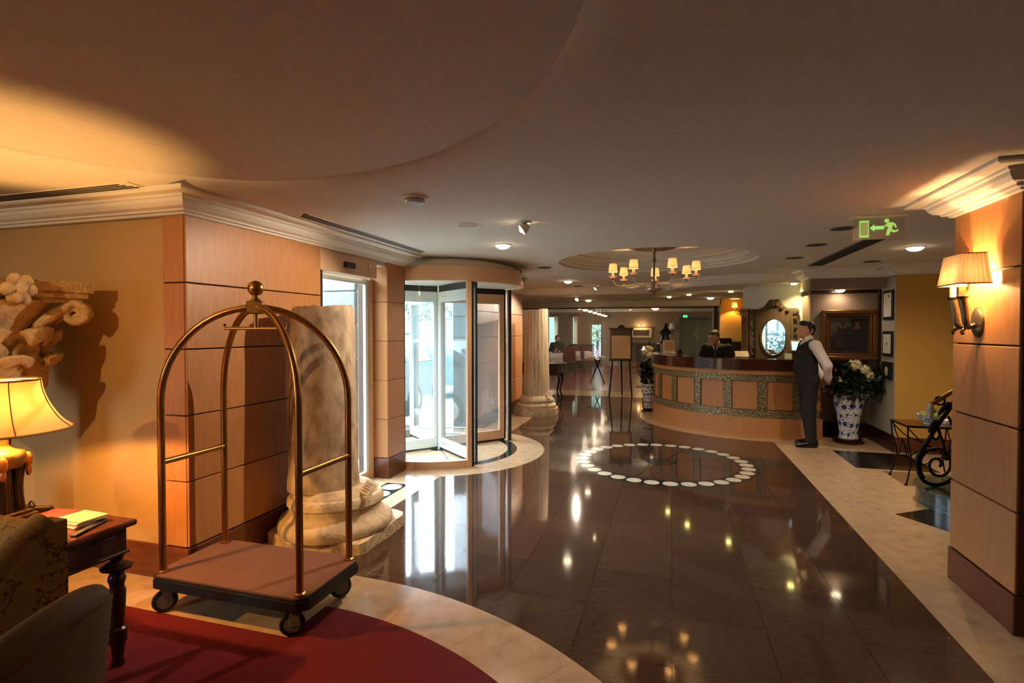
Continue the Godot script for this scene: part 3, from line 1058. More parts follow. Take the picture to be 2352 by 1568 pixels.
func make_entrance() -> void:
	# sliding door
	var d := struct("door_1")
	part("header", MB.new().box2(Vector3(-3.10, 2.15, -4.99), Vector3(-2.952, 2.345, -4.04), 0.006), M.beige_paint, d)
	part("frame", MB.new().box2(Vector3(-3.18, 0, -4.10), Vector3(-3.10, 2.17, -4.04)).box2(Vector3(-3.18, 0, -5.17), Vector3(-3.11, 2.17, -5.10)).box2(Vector3(-3.17, 0, -5.10), Vector3(-3.12, 0.09, -4.10)), M.beige_paint, d)
	part("leaf_frame", MB.new().box2(Vector3(-3.16, 0.09, -5.10), Vector3(-3.125, 2.16, -5.05), 0.004).box2(Vector3(-3.16, 0.09, -4.15), Vector3(-3.125, 2.16, -4.10), 0.004).box2(Vector3(-3.16, 2.10, -5.05), Vector3(-3.125, 2.16, -4.15), 0.004), M.alu, d)
	part("glass_pane", MB.new().box2(Vector3(-3.145, 0.09, -5.05), Vector3(-3.14, 2.10, -4.15)), M.glass, d)
	var s := thing("motion_sensor", "black motion sensor on the header above the sliding door", "sensor", Vector3(-2.952, 2.235, -4.47))
	part("housing", MB.new().box(Vector3(0.018, 0, 0), Vector3(0.04, 0.055, 0.155), Basis.IDENTITY, 0.008), M.black, s)
	part("lens", MB.new().box(Vector3(0.038, -0.002, -0.02), Vector3(0.006, 0.03, 0.08), Basis.IDENTITY, 0.002), M.black_gloss, s)
	var k := thing("wall_switch", "small square switch plate at the end of the sliding door header", "switch", Vector3(-2.952, 2.262, -4.84))
	part("plate", MB.new().box(Vector3(0.005, 0, 0), Vector3(0.01, 0.07, 0.05), Basis.IDENTITY, 0.003), M.beige_paint, k)
	part("button", MB.new().box(Vector3(0.011, 0.005, 0), Vector3(0.008, 0.035, 0.022), Basis.IDENTITY, 0.002), M.white, k)

	# revolving door
	var r := struct("door_2")
	var at := Transform3D(Basis.IDENTITY, Vector3(DRUM.x, 0, DRUM.y))
	var hd := part("header", MB.new().lathe([Vector2(1.06, 2.19), Vector2(1.145, 2.19), Vector2(1.145, 2.36), Vector2(1.06, 2.36)], 96, at), M.beige_paint, r)
	hd.set_meta("label", "curved beige fascia of the revolving door")
	part("drum_ceiling", MB.new().lathe([Vector2(1.13, 2.22), Vector2(0.0, 2.22)], 64, at), M.white, r)
	var pr := []
	for q in CROWN:
		pr.append(Vector2(q.x, q.y))
	trim("trim_5", arc(DRUM, 1.145, 86.0, -86.0, 60), pr, -1.0, M.crown, true)
	# curved glass with low rail, posts with black seals
	for g in [[49.0, 94.0], [-94.0, -49.0], [131.0, 176.0], [-176.0, -131.0]]:
		part("curved_pane", MB.new().lathe([Vector2(1.10, 0.09), Vector2(1.10, 2.19)], 24, at, deg_to_rad(g[0]), deg_to_rad(g[1])), M.glass, r)
		part("low_rail", MB.new().lathe([Vector2(1.075, 0.0), Vector2(1.125, 0.0), Vector2(1.125, 0.088), Vector2(1.075, 0.092)], 24, at, deg_to_rad(g[0]), deg_to_rad(g[1])), M.beige_paint, r)
	for a in [47.5, -47.5, 132.5, -132.5]:
		var dir := Vector2.from_angle(deg_to_rad(a))
		var c := Vector3(DRUM.x + dir.x * 1.105, 1.095, DRUM.y + dir.y * 1.105)
		var b := Basis(Vector3.UP, -deg_to_rad(a))
		part("post", MB.new().box(c, Vector3(0.05, 2.19, 0.055), b, 0.004), M.beige_paint, r)
		var sg := -1.0 if a > 0 else 1.0
		if absf(a) > 90.0:
			sg = -sg
		part("black_seal", MB.new().box(c + b * Vector3(-0.012, 0.0, 0.045 * sg), Vector3(0.035, 2.19, 0.036), b, 0.003), M.black, r)
	for a in [-49.0, 41.0, 131.0, 221.0]:
		var b := Basis(Vector3.UP, -deg_to_rad(a))
		var o := Vector3(DRUM.x, 0, DRUM.y)
		var w := Node3D.new()
		w.name = "wing"
		r.add_child(w, true)
		w.position = o
		w.basis = b
		part("wing_frame", MB.new().box2(Vector3(0.04, 0.03, -0.02), Vector3(1.03, 0.16, 0.02), 0.004).box2(Vector3(0.04, 1.99, -0.02), Vector3(1.03, 2.13, 0.02), 0.004).box2(Vector3(0.04, 0.16, -0.02), Vector3(0.085, 1.99, 0.02), 0.003).box2(Vector3(0.95, 0.16, -0.02), Vector3(1.03, 1.99, 0.02), 0.003), M.beige_paint if a == -49.0 else M.alu, w)
		part("wing_pane", MB.new().box2(Vector3(0.085, 0.16, -0.004), Vector3(0.95, 1.99, 0.004)), M.glass, w)
		part("brush_seal", MB.new().box2(Vector3(0.03, 2.13, -0.015), Vector3(1.04, 2.21, 0.015)).box2(Vector3(1.03, 0.02, -0.01), Vector3(1.06, 2.2, 0.01)).box2(Vector3(0.03, 0.004, -0.012), Vector3(1.04, 0.03, 0.012)), M.black, w)
		for q in [0.16, 0.24]:
			for h in [0.1, 2.06]:
				part("bolt", MB.new().ellipsoid(Vector3(q, h, 0.022), Vector3(0.009, 0.009, 0.005)), M.black, w)
	part("centre_shaft", MB.new().lathe([Vector2(0.035, 0.0), Vector2(0.035, 2.2)], 16, at), M.alu, r)
	var cam := thing("door_camera", "small black camera box on the crown above the revolving door", "camera", Vector3(-1.935, 2.30, -7.02))
	part("body", MB.new().box(Vector3(0.0, 0, 0), Vector3(0.07, 0.06, 0.06), Basis.IDENTITY, 0.006), M.black, cam)
	part("lens", MB.new().box(Vector3(0.055, 0, 0.01), Vector3(0.05, 0.05, 0.05), Basis.IDENTITY, 0.008), M.white, cam)
	part("bracket", MB.new().box(Vector3(-0.02, 0.06, 0.0), Vector3(0.02, 0.12, 0.02)), M.black, cam)


func make_back() -> void:
	# reception back walls
	var w := struct("wall_reception")
	part("pale_field", MB.new().prism(PackedVector2Array([Vector2(2.03, -9.2), Vector2(1.164, -9.741), Vector2(1.27, -9.911), Vector2(2.136, -9.37)]), 0.0, 2.34), M.pale_wall, w)
	part("brown_field", MB.new().box2(Vector3(2.0, 0, -9.4), Vector3(2.9, 2.34, -9.2)), M.taupe_wall, w)
	part("brown_bulkhead", MB.new().box2(Vector3(1.95, 1.22, -9.2), Vector3(2.84, 2.34, -8.72)), M.taupe_wall, w)
	part("front_soffit", MB.new().box2(Vector3(1.9, 2.19, -9.2), Vector3(2.84, 2.47, -8.5)), M.taupe_wall, w)
	trim("trim_8", [Vector2(2.84, -8.5), Vector2(1.9, -8.5), Vector2(1.9, -9.1)], CROWN, -1.0, M.crown)
	part("top_rail", MB.new().box2(Vector3(1.95, 2.14, -8.72), Vector3(2.84, 2.185, -8.70), 0.004), M.dark_wood, w)
	part("skirting", MB.new().box2(Vector3(2.0, 0, -9.2), Vector3(2.83, 0.22, -9.17), 0.004), M.dark_wood, w)
	part("corner_post", MB.new().box2(Vector3(2.80, 0.95, -8.73), Vector3(2.838, 2.19, -8.68), 0.003), M.dark_wood, w)
	var wo := struct("wall_office")
	part("orange_field", MB.new().box2(Vector3(1.12, 0, -13.8), Vector3(3.0, 2.34, -13.55)), M.yellow, wo)
	part("side_return", MB.new().box2(Vector3(2.6, 0, -13.6), Vector3(2.8, 2.34, -9.4)), M.yellow, wo)
	# glass screen to the restaurant
	var g := struct("window_2")
	var xs := [-3.92, -3.12, -1.9, -1.72, -1.10, 1.0]
	for i in xs.size() - 1:
		if i == 2:
			continue
		part("glass_sheet", MB.new().box2(Vector3(xs[i] + 0.004, 0.01, -14.01), Vector3(xs[i + 1] - 0.004, 2.19, -14.0)), M.glass_sheet, g)
	part("side_frame", MB.new().box2(Vector3(1.0, 0, -14.06), Vector3(1.10, 2.19, -13.9), 0.004), M.dark_wood, g)
	part("head_rail", MB.new().box2(Vector3(-3.92, 2.165, -14.04), Vector3(1.05, 2.195, -13.97)), M.dark_wood, g)

# ---------------------------------------------------------------- street outside
func make_outside() -> void:
	var pav := mat(Color(0.78, 0.79, 0.78), 0.85)
	var road := tmat(ntex(0.2, [[0.0, Color(0.33, 0.37, 0.37)], [1.0, Color(0.41, 0.45, 0.45)]], 4, 91), Vector3(1, 1, 1), 0.9)
	var g := struct("ground")
	part("pavement", MB.new().box2(Vector3(-4.7, -0.3, -10.6), Vector3(-4.6, -0.03, -2.9)).box2(Vector3(-4.6, -0.3, -5.1), Vector3(-3.3, -0.03, -2.9)).box2(Vector3(-4.6, -0.3, -10.6), Vector3(-3.3, -0.03, -8.3)), pav, g)
	part("road", MB.new().box2(Vector3(-40.0, -0.4, -60.0), Vector3(-4.7, -0.10, 25.0)), road, g)
	part("kerb", MB.new().box2(Vector3(-4.78, -0.3, -10.6), Vector3(-4.68, -0.02, -2.9), 0.02), pav, g)
	part("garden_ground", MB.new().box2(Vector3(-12.0, -0.3, -50.0), Vector3(8.0, -0.05, -24.6)), road, g)
	# low garden wall beyond the restaurant windows
	var gw := single("garden_wall", MB.new().box2(Vector3(-9.0, -0.05, -30.3), Vector3(4.0, 4.5, -30.0)), mat(Color(0.30, 0.34, 0.30), 0.9), "rendered garden wall beyond the restaurant windows", "wall")
	# facade of big stone blocks across the street
	var stone_a := mat(Color(0.36, 0.42, 0.42), 0.9)
	var stone_b := mat(Color(0.31, 0.38, 0.385), 0.9)
	var stone_c := mat(Color(0.42, 0.46, 0.45), 0.9)
	var b := thing("stone_building", "pale stone block building across the street", "building", Vector3(-13.0, 0, -20.0))
	part("wall_core", MB.new().box2(Vector3(-3.0, -0.1, -14.0), Vector3(-0.06, 3.7, 27.5)), mat(Color(0.19, 0.24, 0.245), 0.9), b)
	var blk := MB.new().box(Vector3.ZERO, Vector3(0.12, 0.68, 1.58), Basis.IDENTITY, 0.02).mesh()
	for row in 5:
		for k in 26:
			var z := -13.2 + k * 1.6 + (0.8 if row % 2 else 0.0)
			if row in [2, 3] and k % 4 == 1:
				continue
			piece("stone_block", blk, [stone_a, stone_b, stone_c][(row * 5 + k * 3) % 3], b, Vector3(0, 0.3 + row * 0.7, z))
	part("cornice", MB.new().box2(Vector3(-0.1, 3.55, -14.0), Vector3(0.25, 3.75, 27.5), 0.03), stone_c, b)
	for k in 6:
		var z := -11.6 + k * 6.4
		part("window", MB.new().box2(Vector3(-0.06, 1.45, z - 0.75), Vector3(-0.02, 2.75, z + 0.75)), mat(Color(0.20, 0.28, 0.34), 0.15), b)
	# side pier of the hotel seen past the sliding door
	var p := thing("stone_pier", "pale block pier just outside the sliding glass door", "pillar", Vector3(-4.0, 0, -6.05))
	for k in 8:
		part("stone_block", MB.new().box(Vector3(0, 0.21 + k * 0.42, 0), Vector3(0.5, 0.41, 0.5), Basis.IDENTITY, 0.012), stone_c if k % 2 else stone_a, p)
	# white car
	var white := mat(Color(0.44, 0.48, 0.50), 0.25)
	var dark := mat(Color(0.16, 0.22, 0.25), 0.1)
	car("parked_car", "white hatchback parked by the kerb outside the revolving door", Vector3(-5.75, -0.1, -8.4), 0.0, white, dark, false)
	car("parked_van", "grey-green van seen from behind past the revolving door wing", Vector3(-5.2, -0.1, -14.3), 0.0, mat(Color(0.26, 0.35, 0.36), 0.3), mat(Color(0.16, 0.22, 0.26), 0.1), true)
	# planter and trees
	var pl := thing("planter", "tall white planter with a shrub on the far pavement", "planter", Vector3(-7.6, -0.1, -18.6))
	part("pot", MB.new().lathe([Vector2(0.0, 0.0), Vector2(0.42, 0.0), Vector2(0.5, 1.1), Vector2(0.55, 1.15), Vector2(0.5, 1.2), Vector2(0.0, 1.15)], 20), white, pl)
	part("foliage", leaves(240, Vector3(0, 1.75, 0), Vector3(0.7, 0.75, 0.7), 0.16, 3), mat(Color(0.16, 0.24, 0.20), 0.6), pl)
	var tr := thing("street_tree", "tree with loose green crown before the stone building", "tree", Vector3(-9.5, -0.1, -20.0))
	part("trunk", MB.new().tube(curve([Vector3.ZERO, Vector3(0.1, 1.4, 0.05), Vector3(-0.05, 2.8, 0.1)]), 0.12, 8), mat(Color(0.35, 0.30, 0.25), 0.9), tr)
	part("crown", leaves(700, Vector3(0, 3.2, 0.1), Vector3(1.5, 1.3, 1.5), 0.22, 4), mat(Color(0.17, 0.28, 0.21), 0.6), tr)
	var tb := thing("street_tree", "small green tree growing by the arched window across the street", "tree", Vector3(-11.6, -0.1, -19.4))
	part("trunk", MB.new().tube([Vector3.ZERO, Vector3(0, 2.0, 0)], 0.08, 8), mat(Color(0.35, 0.30, 0.25), 0.9), tb)
	part("crown", leaves(300, Vector3(0, 2.4, 0), Vector3(0.8, 0.8, 0.8), 0.18, 9), mat(Color(0.18, 0.28, 0.22), 0.6), tb)
	# menu stand on the pavement
	var s := thing("menu_stand", "slim metal menu stand tilted on a post outside", "stand", Vector3(-4.45, -0.03, -8.9))
	part("post", MB.new().tube([Vector3(0, 0, 0), Vector3(0, 1.1, 0)], 0.03, 8), M.grey, s)
	part("board", MB.new().box(Vector3(0, 1.22, 0), Vector3(0.45, 0.03, 0.55), Basis(Vector3(0, 0, 1), -0.7), 0.005), M.grey, s)
	# what the oval mirror catches through the revolving door: an awning and bushes
	var aw := thing("awning", "white awning over the pavement, caught in the oval mirror", "awning", Vector3(-9.6, 0, -2.0), 1.0)
	part("canopy", MB.new().box(Vector3(0, 2.3, 0), Vector3(4.0, 0.06, 1.6), Basis(Vector3.RIGHT, 0.3), 0.01), white, aw)
	part("fascia", MB.new().box(Vector3(0, 2.62, -0.8), Vector3(4.0, 0.45, 0.06)), white, aw)
	part("post", MB.new().box2(Vector3(-1.9, -0.1, -0.8), Vector3(-1.82, 2.6, -0.72)), M.grey, aw)
	part("post", MB.new().box2(Vector3(1.82, -0.1, -0.8), Vector3(1.9, 2.6, -0.72)), M.grey, aw)
	var bk := 0
	for q in [Vector3(-8.0, -0.1, -2.55), Vector3(-9.2, -0.1, -1.2), Vector3(-8.6, -0.1, -4.3)]:
		var bush := thing("garden_bush", ["leafy bush nearest the revolving door in the oval mirror", "leafy bush beneath the awning post in the oval mirror", "leafy bush farthest out on the street in the oval mirror"][bk], "bush", q, 0.0, "street bushes")
		part("foliage", leaves(420, Vector3(0, 0.85, 0), Vector3(0.6, 0.85, 0.6), 0.18, 12 + bk), mat(Color(0.13, 0.21, 0.19), 0.6), bush)
		part("stem", MB.new().tube([Vector3(0, 0.0, 0), Vector3(0, 0.6, 0)], 0.05, 6), M.dark_wood, bush)
		bk += 1


func car(called: String, label: String, at: Vector3, turn: float, body: Material, glass: Material, van: bool) -> void:
	var c := thing(called, label, "van" if van else "car", at, turn)
	var w := 0.85
	var h := 1.95 if van else 1.5
	var low := PackedVector2Array()
	# side outline in (z, y), drawn along x
	var side := [Vector2(-2.1, 0.35), Vector2(-2.15, 0.75), Vector2(-2.05, 0.95), Vector2(-1.2, 1.02), Vector2(-0.55, h), Vector2(1.2, h), Vector2(1.95, 1.05), Vector2(2.1, 0.8), Vector2(2.1, 0.35)]
	if van:
		side = [Vector2(-2.1, 0.35), Vector2(-2.15, 0.9), Vector2(-1.6, 1.15), Vector2(-0.9, h), Vector2(1.95, h), Vector2(2.1, 1.1), Vector2(2.1, 0.35)]
	for q in side:
		low.append(Vector2(q.x, q.y))
	var m := MB.new().prism(low, -w, w)
	var rows := MB.new().add(m, Transform3D(Basis(Vector3(0, 0, 1), Vector3(1, 0, 0), Vector3(0, 1, 0)), Vector3.ZERO))
	part("body", rows, body, c)
	for sx in [-1.0, 1.0]:
		for z in [-1.3, 1.3]:
			part("wheel", MB.new().lathe([Vector2(0.0, -0.09), Vector2(0.3, -0.09), Vector2(0.32, 0.0), Vector2(0.3, 0.09), Vector2(0.0, 0.09)], 20, Transform3D(Basis(Vector3(0, 0, 1), PI / 2), Vector3(sx * 0.78, 0.32, z))), M.rubber, c)
			part("hub_cap", MB.new().lathe([Vector2(0.0, 0.0), Vector2(0.2, 0.0), Vector2(0.17, 0.03), Vector2(0.0, 0.05)], 16, Transform3D(Basis(Vector3(0, 0, 1), -PI / 2 * sx), Vector3(sx * 0.865, 0.32, z))), M.alu, c)
		var win := [Vector2(-0.95, 1.08), Vector2(-0.5, h - 0.08), Vector2(1.1, h - 0.08), Vector2(1.6, 1.08)] if not van else [Vector2(-1.2, 1.2), Vector2(-0.85, h - 0.1), Vector2(1.8, h - 0.1), Vector2(1.9, 1.2)]
		var wp := PackedVector2Array(win)
		part("side_window", MB.new().add(MB.new().prism(wp, -0.006, 0.006), Transform3D(Basis(Vector3(0, 0, 1), Vector3(1, 0, 0), Vector3(0, 1, 0)), Vector3(sx * (w + 0.004), 0, 0))), glass, c)
	part("rear_window", MB.new().box(Vector3(0, (h + 1.1) * 0.5, (2.03 if van else 1.6)), Vector3(1.4, h - 1.25, 0.03), Basis(Vector3.RIGHT, -0.16 if van else -0.95)), glass, c)
	part("windscreen", MB.new().box(Vector3(0, (h + 1.05) * 0.5, (-1.27 if van else -0.9)), Vector3(1.45, h - 1.15, 0.03), Basis(Vector3.RIGHT, 0.72 if van else 0.95)), glass, c)


# many small leaf blades about an ellipsoid
func leaves(count: int, c: Vector3, r: Vector3, size: float, sd: int, droop := 0.0) -> MB:
	var g := RandomNumberGenerator.new()
	g.seed = sd
	var m := MB.new()
	for i in count:
		var d := Vector3(g.randfn(), g.randfn(), g.randfn()).normalized() * pow(g.randf(), 0.4)
		var p := c + d * r
		var b := Basis.from_euler(Vector3(g.randf_range(-1.2, 1.2) - droop, g.randf() * TAU, g.randf_range(-1.0, 1.0)))
		var s := size * g.randf_range(0.6, 1.2)
		var a := p + b * Vector3(0, 0, -s * 0.5)
		var e := p + b * Vector3(0, 0, s * 0.5)
		var l := p + b * Vector3(-s * 0.22, s * 0.06, 0)
		var q := p + b * Vector3(s * 0.22, s * 0.06, 0)
		m.tri(a, q, l)
		m.tri(l, q, e)
	return m


# ---------------------------------------------------------------- reception desk
func ringpart(r0: float, r1: float, y0: float, y1: float, d0: float, d1: float, seg := 40) -> MB:
	var t := Transform3D(Basis.IDENTITY, Vector3(0, 0, 0))
	var m := MB.new().lathe([Vector2(r0, y0), Vector2(r1, y0), Vector2(r1, y1), Vector2(r0, y1), Vector2(r0, y0)], seg, t, deg_to_rad(d0), deg_to_rad(d1))
	for d in [d0, d1]:
		var u := Vector3(cos(deg_to_rad(d)), 0, sin(deg_to_rad(d)))
		m.quad(u * r0 + Vector3(0, y0, 0), u * r1 + Vector3(0, y0, 0), u * r1 + Vector3(0, y1, 0), u * r0 + Vector3(0, y1, 0))
	return m

func make_desk() -> void:
	var d := thing("reception_desk", "curved wooden reception desk with bronze bands and dark polished counter", "desk", Vector3(DESK.x, 0, DESK.y))
	var A := 66.0
	var B := 200.0
	part("plinth", ringpart(1.45, 1.775, 0.0, 0.035, A - 1.2, B).add(ringpart(1.45, 1.75, 0.035, 0.30, A, B)), M.wood_b, d)
	part("lower_band", ringpart(1.5, 1.752, 0.30, 0.415, A + 1.5, B), M.bronze, d)
	part("upper_band", ringpart(1.5, 1.752, 0.85, 0.95, A + 1.5, B), M.bronze, d)
	part("back_board", ringpart(1.5, 1.715, 0.415, 0.85, A, B), M.wood, d)
	var k := 0
	var a := 78.2
	var pan_from := A + 1.0
	while a < B + 10.0:
		part("front_panel", ringpart(1.70, 1.73, 0.425, 0.84, pan_from, minf(a - 2.2, B - 0.5), 10), M.wood if k % 2 else M.wood_b, d)
		if a < B - 2:
			part("bronze_bar", ringpart(1.70, 1.745, 0.417, 0.848, a - 1.8, a + 1.8, 4), M.bronze, d)
			part("bar_edge", ringpart(1.70, 1.751, 0.417, 0.848, a - 2.0, a - 1.65, 2).add(ringpart(1.70, 1.751, 0.417, 0.848, a + 1.65, a + 2.0, 2)), M.bronze, d)
		pan_from = a + 2.2
		a += 16.05
		k += 1
	part("moulding", ringpart(1.45, 1.775, 0.95, 1.012, A, B), M.wood_b, d)
	part("counter", ringpart(1.42, 1.80, 1.012, 1.18, A - 0.4, B), mat_counter(), d)

func mat_counter() -> Material:
	var m := tmat(ntex(0.08, [[0.0, Color(0.16, 0.07, 0.055)], [0.6, Color(0.27, 0.13, 0.10)], [1.0, Color(0.38, 0.22, 0.17)]], 4, 95), Vector3(3, 3, 3), 0.1)
	return m


# ---------------------------------------------------------------- antique columns
func make_columns() -> void:
	var f := noise(2.2, 4, FastNoiseLite.TYPE_SIMPLEX_SMOOTH, 9)
	var c := thing("marble_column", "weathered antique column stump with veined shaft beside the luggage cart", "column", Vector3(-2.52, 0, -3.63))
	var shaft := MB.new().lathe([Vector2(0.27, 0.40), Vector2(0.268, 0.46), Vector2(0.262, 0.52), Vector2(0.258, 0.56), Vector2(0.256, 0.8), Vector2(0.252, 1.05), Vector2(0.246, 1.3), Vector2(0.242, 1.55), Vector2(0.239, 1.72), Vector2(0.235, 1.79), Vector2(0.224, 1.812), Vector2(0.12, 1.81), Vector2(0.0, 1.80)], 56)
	for i in shaft.v.size():
		if shaft.v[i].y > 1.6:
			shaft.v[i].y += shaft.v[i].x * 0.05 - 0.02 + 0.018 * f.get_noise_2d(shaft.v[i].x * 4.0, shaft.v[i].z * 4.0)
	part("shaft", MB.new().add(shaft.rough(f, 0.012, 0.6), Transform3D(Basis.IDENTITY, Vector3(-0.09, 0, 0.03))), M.stone, c)
	var base := MB.new().lathe([Vector2(0.0, 0.085), Vector2(0.415, 0.085), Vector2(0.43, 0.11), Vector2(0.432, 0.145), Vector2(0.415, 0.18), Vector2(0.385, 0.195), Vector2(0.37, 0.205), Vector2(0.35, 0.23), Vector2(0.345, 0.25), Vector2(0.35, 0.265), Vector2(0.35, 0.285), Vector2(0.365, 0.30), Vector2(0.362, 0.33), Vector2(0.345, 0.355), Vector2(0.315, 0.362), Vector2(0.305, 0.38), Vector2(0.285, 0.39), Vector2(0.27, 0.41), Vector2(0.0, 0.41)], 56)
	part("moulded_base", base.rough(f, 0.012, 0.8), M.stone_light, c)
	var g := RandomNumberGenerator.new()
	g.seed = 3
	var pl := PackedVector2Array()
	for e in [[Vector2(-0.42, 0.33), Vector2(0.43, 0.33)], [Vector2(0.43, 0.33), Vector2(0.41, -0.43)], [Vector2(0.41, -0.43), Vector2(-0.42, -0.43)], [Vector2(-0.42, -0.43), Vector2(-0.42, 0.33)]]:
		for k in 7:
			var q: Vector2 = e[0].lerp(e[1], k / 7.0)
			pl.append(q + Vector2(g.randf_range(-0.012, 0.012), g.randf_range(-0.012, 0.012)) - (q * 0.08 if k == 0 else Vector2.ZERO))
	part("plinth", MB.new().prism(pl, 0.0, 0.092).rough(f, 0.012, 1.0), M.stone_light, c)
	label_card("label_card", "small tilted label card on the near column base", Vector3(-2.17, 0.40, -3.55), -0.55)

	var d := thing("marble_column", "pale fluted antique column stump in front of the glass screen", "column", Vector3(-2.47, 0, -10.0))
	var sh := MB.new()
	var rows := []
	for j in 15:
		var t := j / 14.0
		var row := []
		for i in 73:
			var a := TAU * i / 72.0
			var r := lerpf(0.258, 0.215, t) - 0.007 * (0.5 + 0.5 * cos(a * 20.0))
			var top := 1.97 + 0.05 * cos(a - 0.3) - 0.22 * smoothstep(0.45, 1.0, cos(a - 3.6)) + 0.01 * f.get_noise_2d(cos(a) * 5.0, sin(a) * 5.0)
			row.append(Vector3(cos(a) * r, lerpf(0.36, top, t), sin(a) * r))
		rows.append(row)
	var cap := []
	var cen := []
	for i in 73:
		cap.append(rows[14][i])
		cen.append(Vector3(0.0, 1.93, 0.0))
	sh.sheet(rows).sheet([cap, cen])
	part("shaft", sh, M.stone_streak, d)
	part("moulded_base", MB.new().lathe([Vector2(0.0, 0.13), Vector2(0.37, 0.13), Vector2(0.385, 0.16), Vector2(0.38, 0.2), Vector2(0.345, 0.22), Vector2(0.325, 0.24), Vector2(0.32, 0.26), Vector2(0.335, 0.28), Vector2(0.33, 0.31), Vector2(0.30, 0.335), Vector2(0.285, 0.35), Vector2(0.265, 0.37), Vector2(0.0, 0.37)], 48).rough(f, 0.01, 0.9), M.stone_light, d)
	var oc := PackedVector2Array()
	for k in 8:
		oc.append(Vector2.from_angle(k * TAU / 8.0 + 0.35) * (0.44 + g.randf_range(-0.015, 0.01)))
	part("plinth", MB.new().prism(oc, 0.0, 0.14).rough(f, 0.02, 1.0), M.stone_light, d)
	label_card("label_card", "small tilted label card on the far column base", Vector3(-2.16, 0.40, -9.85), -0.5)

func label_card(called: String, label: String, at: Vector3, turn: float) -> void:
	var c := thing(called, label, "label", at, turn)
	var b := Basis(Vector3.RIGHT, -0.75)
	part("card", MB.new().box(Vector3(0, 0.03, 0.02), Vector3(0.15, 0.10, 0.004), b), M.paper_sheet, c)
	var ink := mat(Color(0.45, 0.38, 0.32), 0.9)
	var st := MB.new()
	for k in 4:
		st.box(Vector3(0, 0.03, 0.02) + b * Vector3(-0.01 * (k % 2), 0.032 - k * 0.02, 0.003), Vector3(0.11 - 0.02 * (k % 2), 0.004, 0.001), b)
	part("print_lines", st, ink, c)
	part("holder", MB.new().box(Vector3(0, 0.026, 0.012), Vector3(0.17, 0.12, 0.006), b).box(Vector3(0, -0.03, 0.0), Vector3(0.05, 0.07, 0.01)), pane(0.25, Color(0.9, 0.85, 0.75)), c)


# ---------------------------------------------------------------- Corinthian capital on its stand
func make_capital() -> void:
	var f := noise(3.0, 4, FastNoiseLite.TYPE_SIMPLEX_SMOOTH, 33)
	var c := thing("stone_capital", "carved Corinthian capital of old stone displayed high against the wall", "capital", Vector3(-3.92, 1.25, -2.12))
	var rb := 0.27
	part("bell", MB.new().lathe([Vector2(0.0, 0.0), Vector2(rb, 0.0), Vector2(rb + 0.015, 0.02), Vector2(rb, 0.04), Vector2(rb - 0.01, 0.2), Vector2(rb, 0.34), Vector2(0.30, 0.44), Vector2(0.36, 0.54), Vector2(0.0, 0.55)], 40).rough(f, 0.012, 1.0), M.capital, c)
	var ab := PackedVector2Array()
	for s in 4:
		var a0 := s * PI / 2 - PI / 4
		var p0 := Vector2.from_angle(a0) * 0.60
		var p1 := Vector2.from_angle(a0 + PI / 2) * 0.60
		var mid := Vector2.from_angle(a0 + PI / 4)
		for k in 9:
			var t := k / 9.0
			ab.append(p0.lerp(p1, lerpf(0.05, 0.95, t)) - mid * 0.075 * sin(PI * t))
	part("abacus", MB.new().prism(ab, 0.60, 0.665).add(MB.new().prism(scaled(ab, 0.95), 0.565, 0.60)).add(MB.new().prism(scaled(ab, 0.90), 0.535, 0.565)).rough(f, 0.01, 1.5), M.capital, c)
	for s in 4:
		var a := s * PI / 2
		var u := Vector3(cos(a), 0, sin(a))
		var side := Vector3(-sin(a), 0, cos(a))
		var fl := MB.new().ellipsoid(u * 0.375 + Vector3(0, 0.60, 0), Vector3(0.05, 0.075, 0.05))
		for k in 6:
			var q := TAU * k / 6.0
			fl.ellipsoid(u * 0.385 + Vector3(0, 0.60, 0) + (side * cos(q) + Vector3.UP * sin(q)) * 0.055, Vector3(0.035, 0.035, 0.035), Basis.IDENTITY, 10, 6)
		part("rosette", fl.rough(f, 0.02, 3.0), M.capital, c)
	for s in 4:
		var a := s * PI / 2 + PI / 4
		var u := Vector3(cos(a), 0, sin(a))
		var side := Vector3(-sin(a), 0, cos(a))
		var vo := MB.new()
		for w in [-1.0, 1.0]:
			var path := []
			var rad := []
			for k in 15:
				var t := k / 14.0
				path.append(u * lerpf(0.29, 0.47, t) + Vector3(0, lerpf(0.30, 0.53, sqrt(t)), 0) + side * w * lerpf(0.10, 0.045, t))
				rad.append(0.032)
			for k in 26:
				var t := k / 25.0
				var ang := PI / 2 - t * TAU * 1.6
				var rr := lerpf(0.062, 0.012, t)
				path.append(u * (0.475 + cos(ang) * rr) + Vector3(0, 0.47 + sin(ang) * rr, 0) + side * w * 0.045)
				rad.append(lerpf(0.03, 0.014, t))
			vo.tube(path, rad, 8)
		part("volute", vo.rough(f, 0.012, 2.0), M.capital, c)
	for tier in 2:
		for k in 8:
			var a := (k + 0.5 * tier) * TAU / 8.0
			part("acanthus_leaf", acanthus(a, 0.02 + tier * 0.02, 0.24 + tier * 0.17, 0.275, 0.105 + 0.01 * tier).rough(f, 0.012, 3.0), M.capital, c)
	# black stand
	var s := thing("display_stand", "black metal stand carrying the stone capital", "stand", Vector3(-3.92, 0, -2.12))
	part("top_plate", MB.new().lathe([Vector2(0.0, 1.205), Vector2(0.24, 1.205), Vector2(0.24, 1.245), Vector2(0.0, 1.245)], 32), M.black, s)
	part("post", MB.new().box2(Vector3(-0.11, 0.03, -0.11), Vector3(0.11, 1.206, 0.11), 0.005), M.black, s)
	part("foot_plate", MB.new().box2(Vector3(-0.25, 0.0, -0.25), Vector3(0.25, 0.03, 0.25), 0.004), M.black, s)

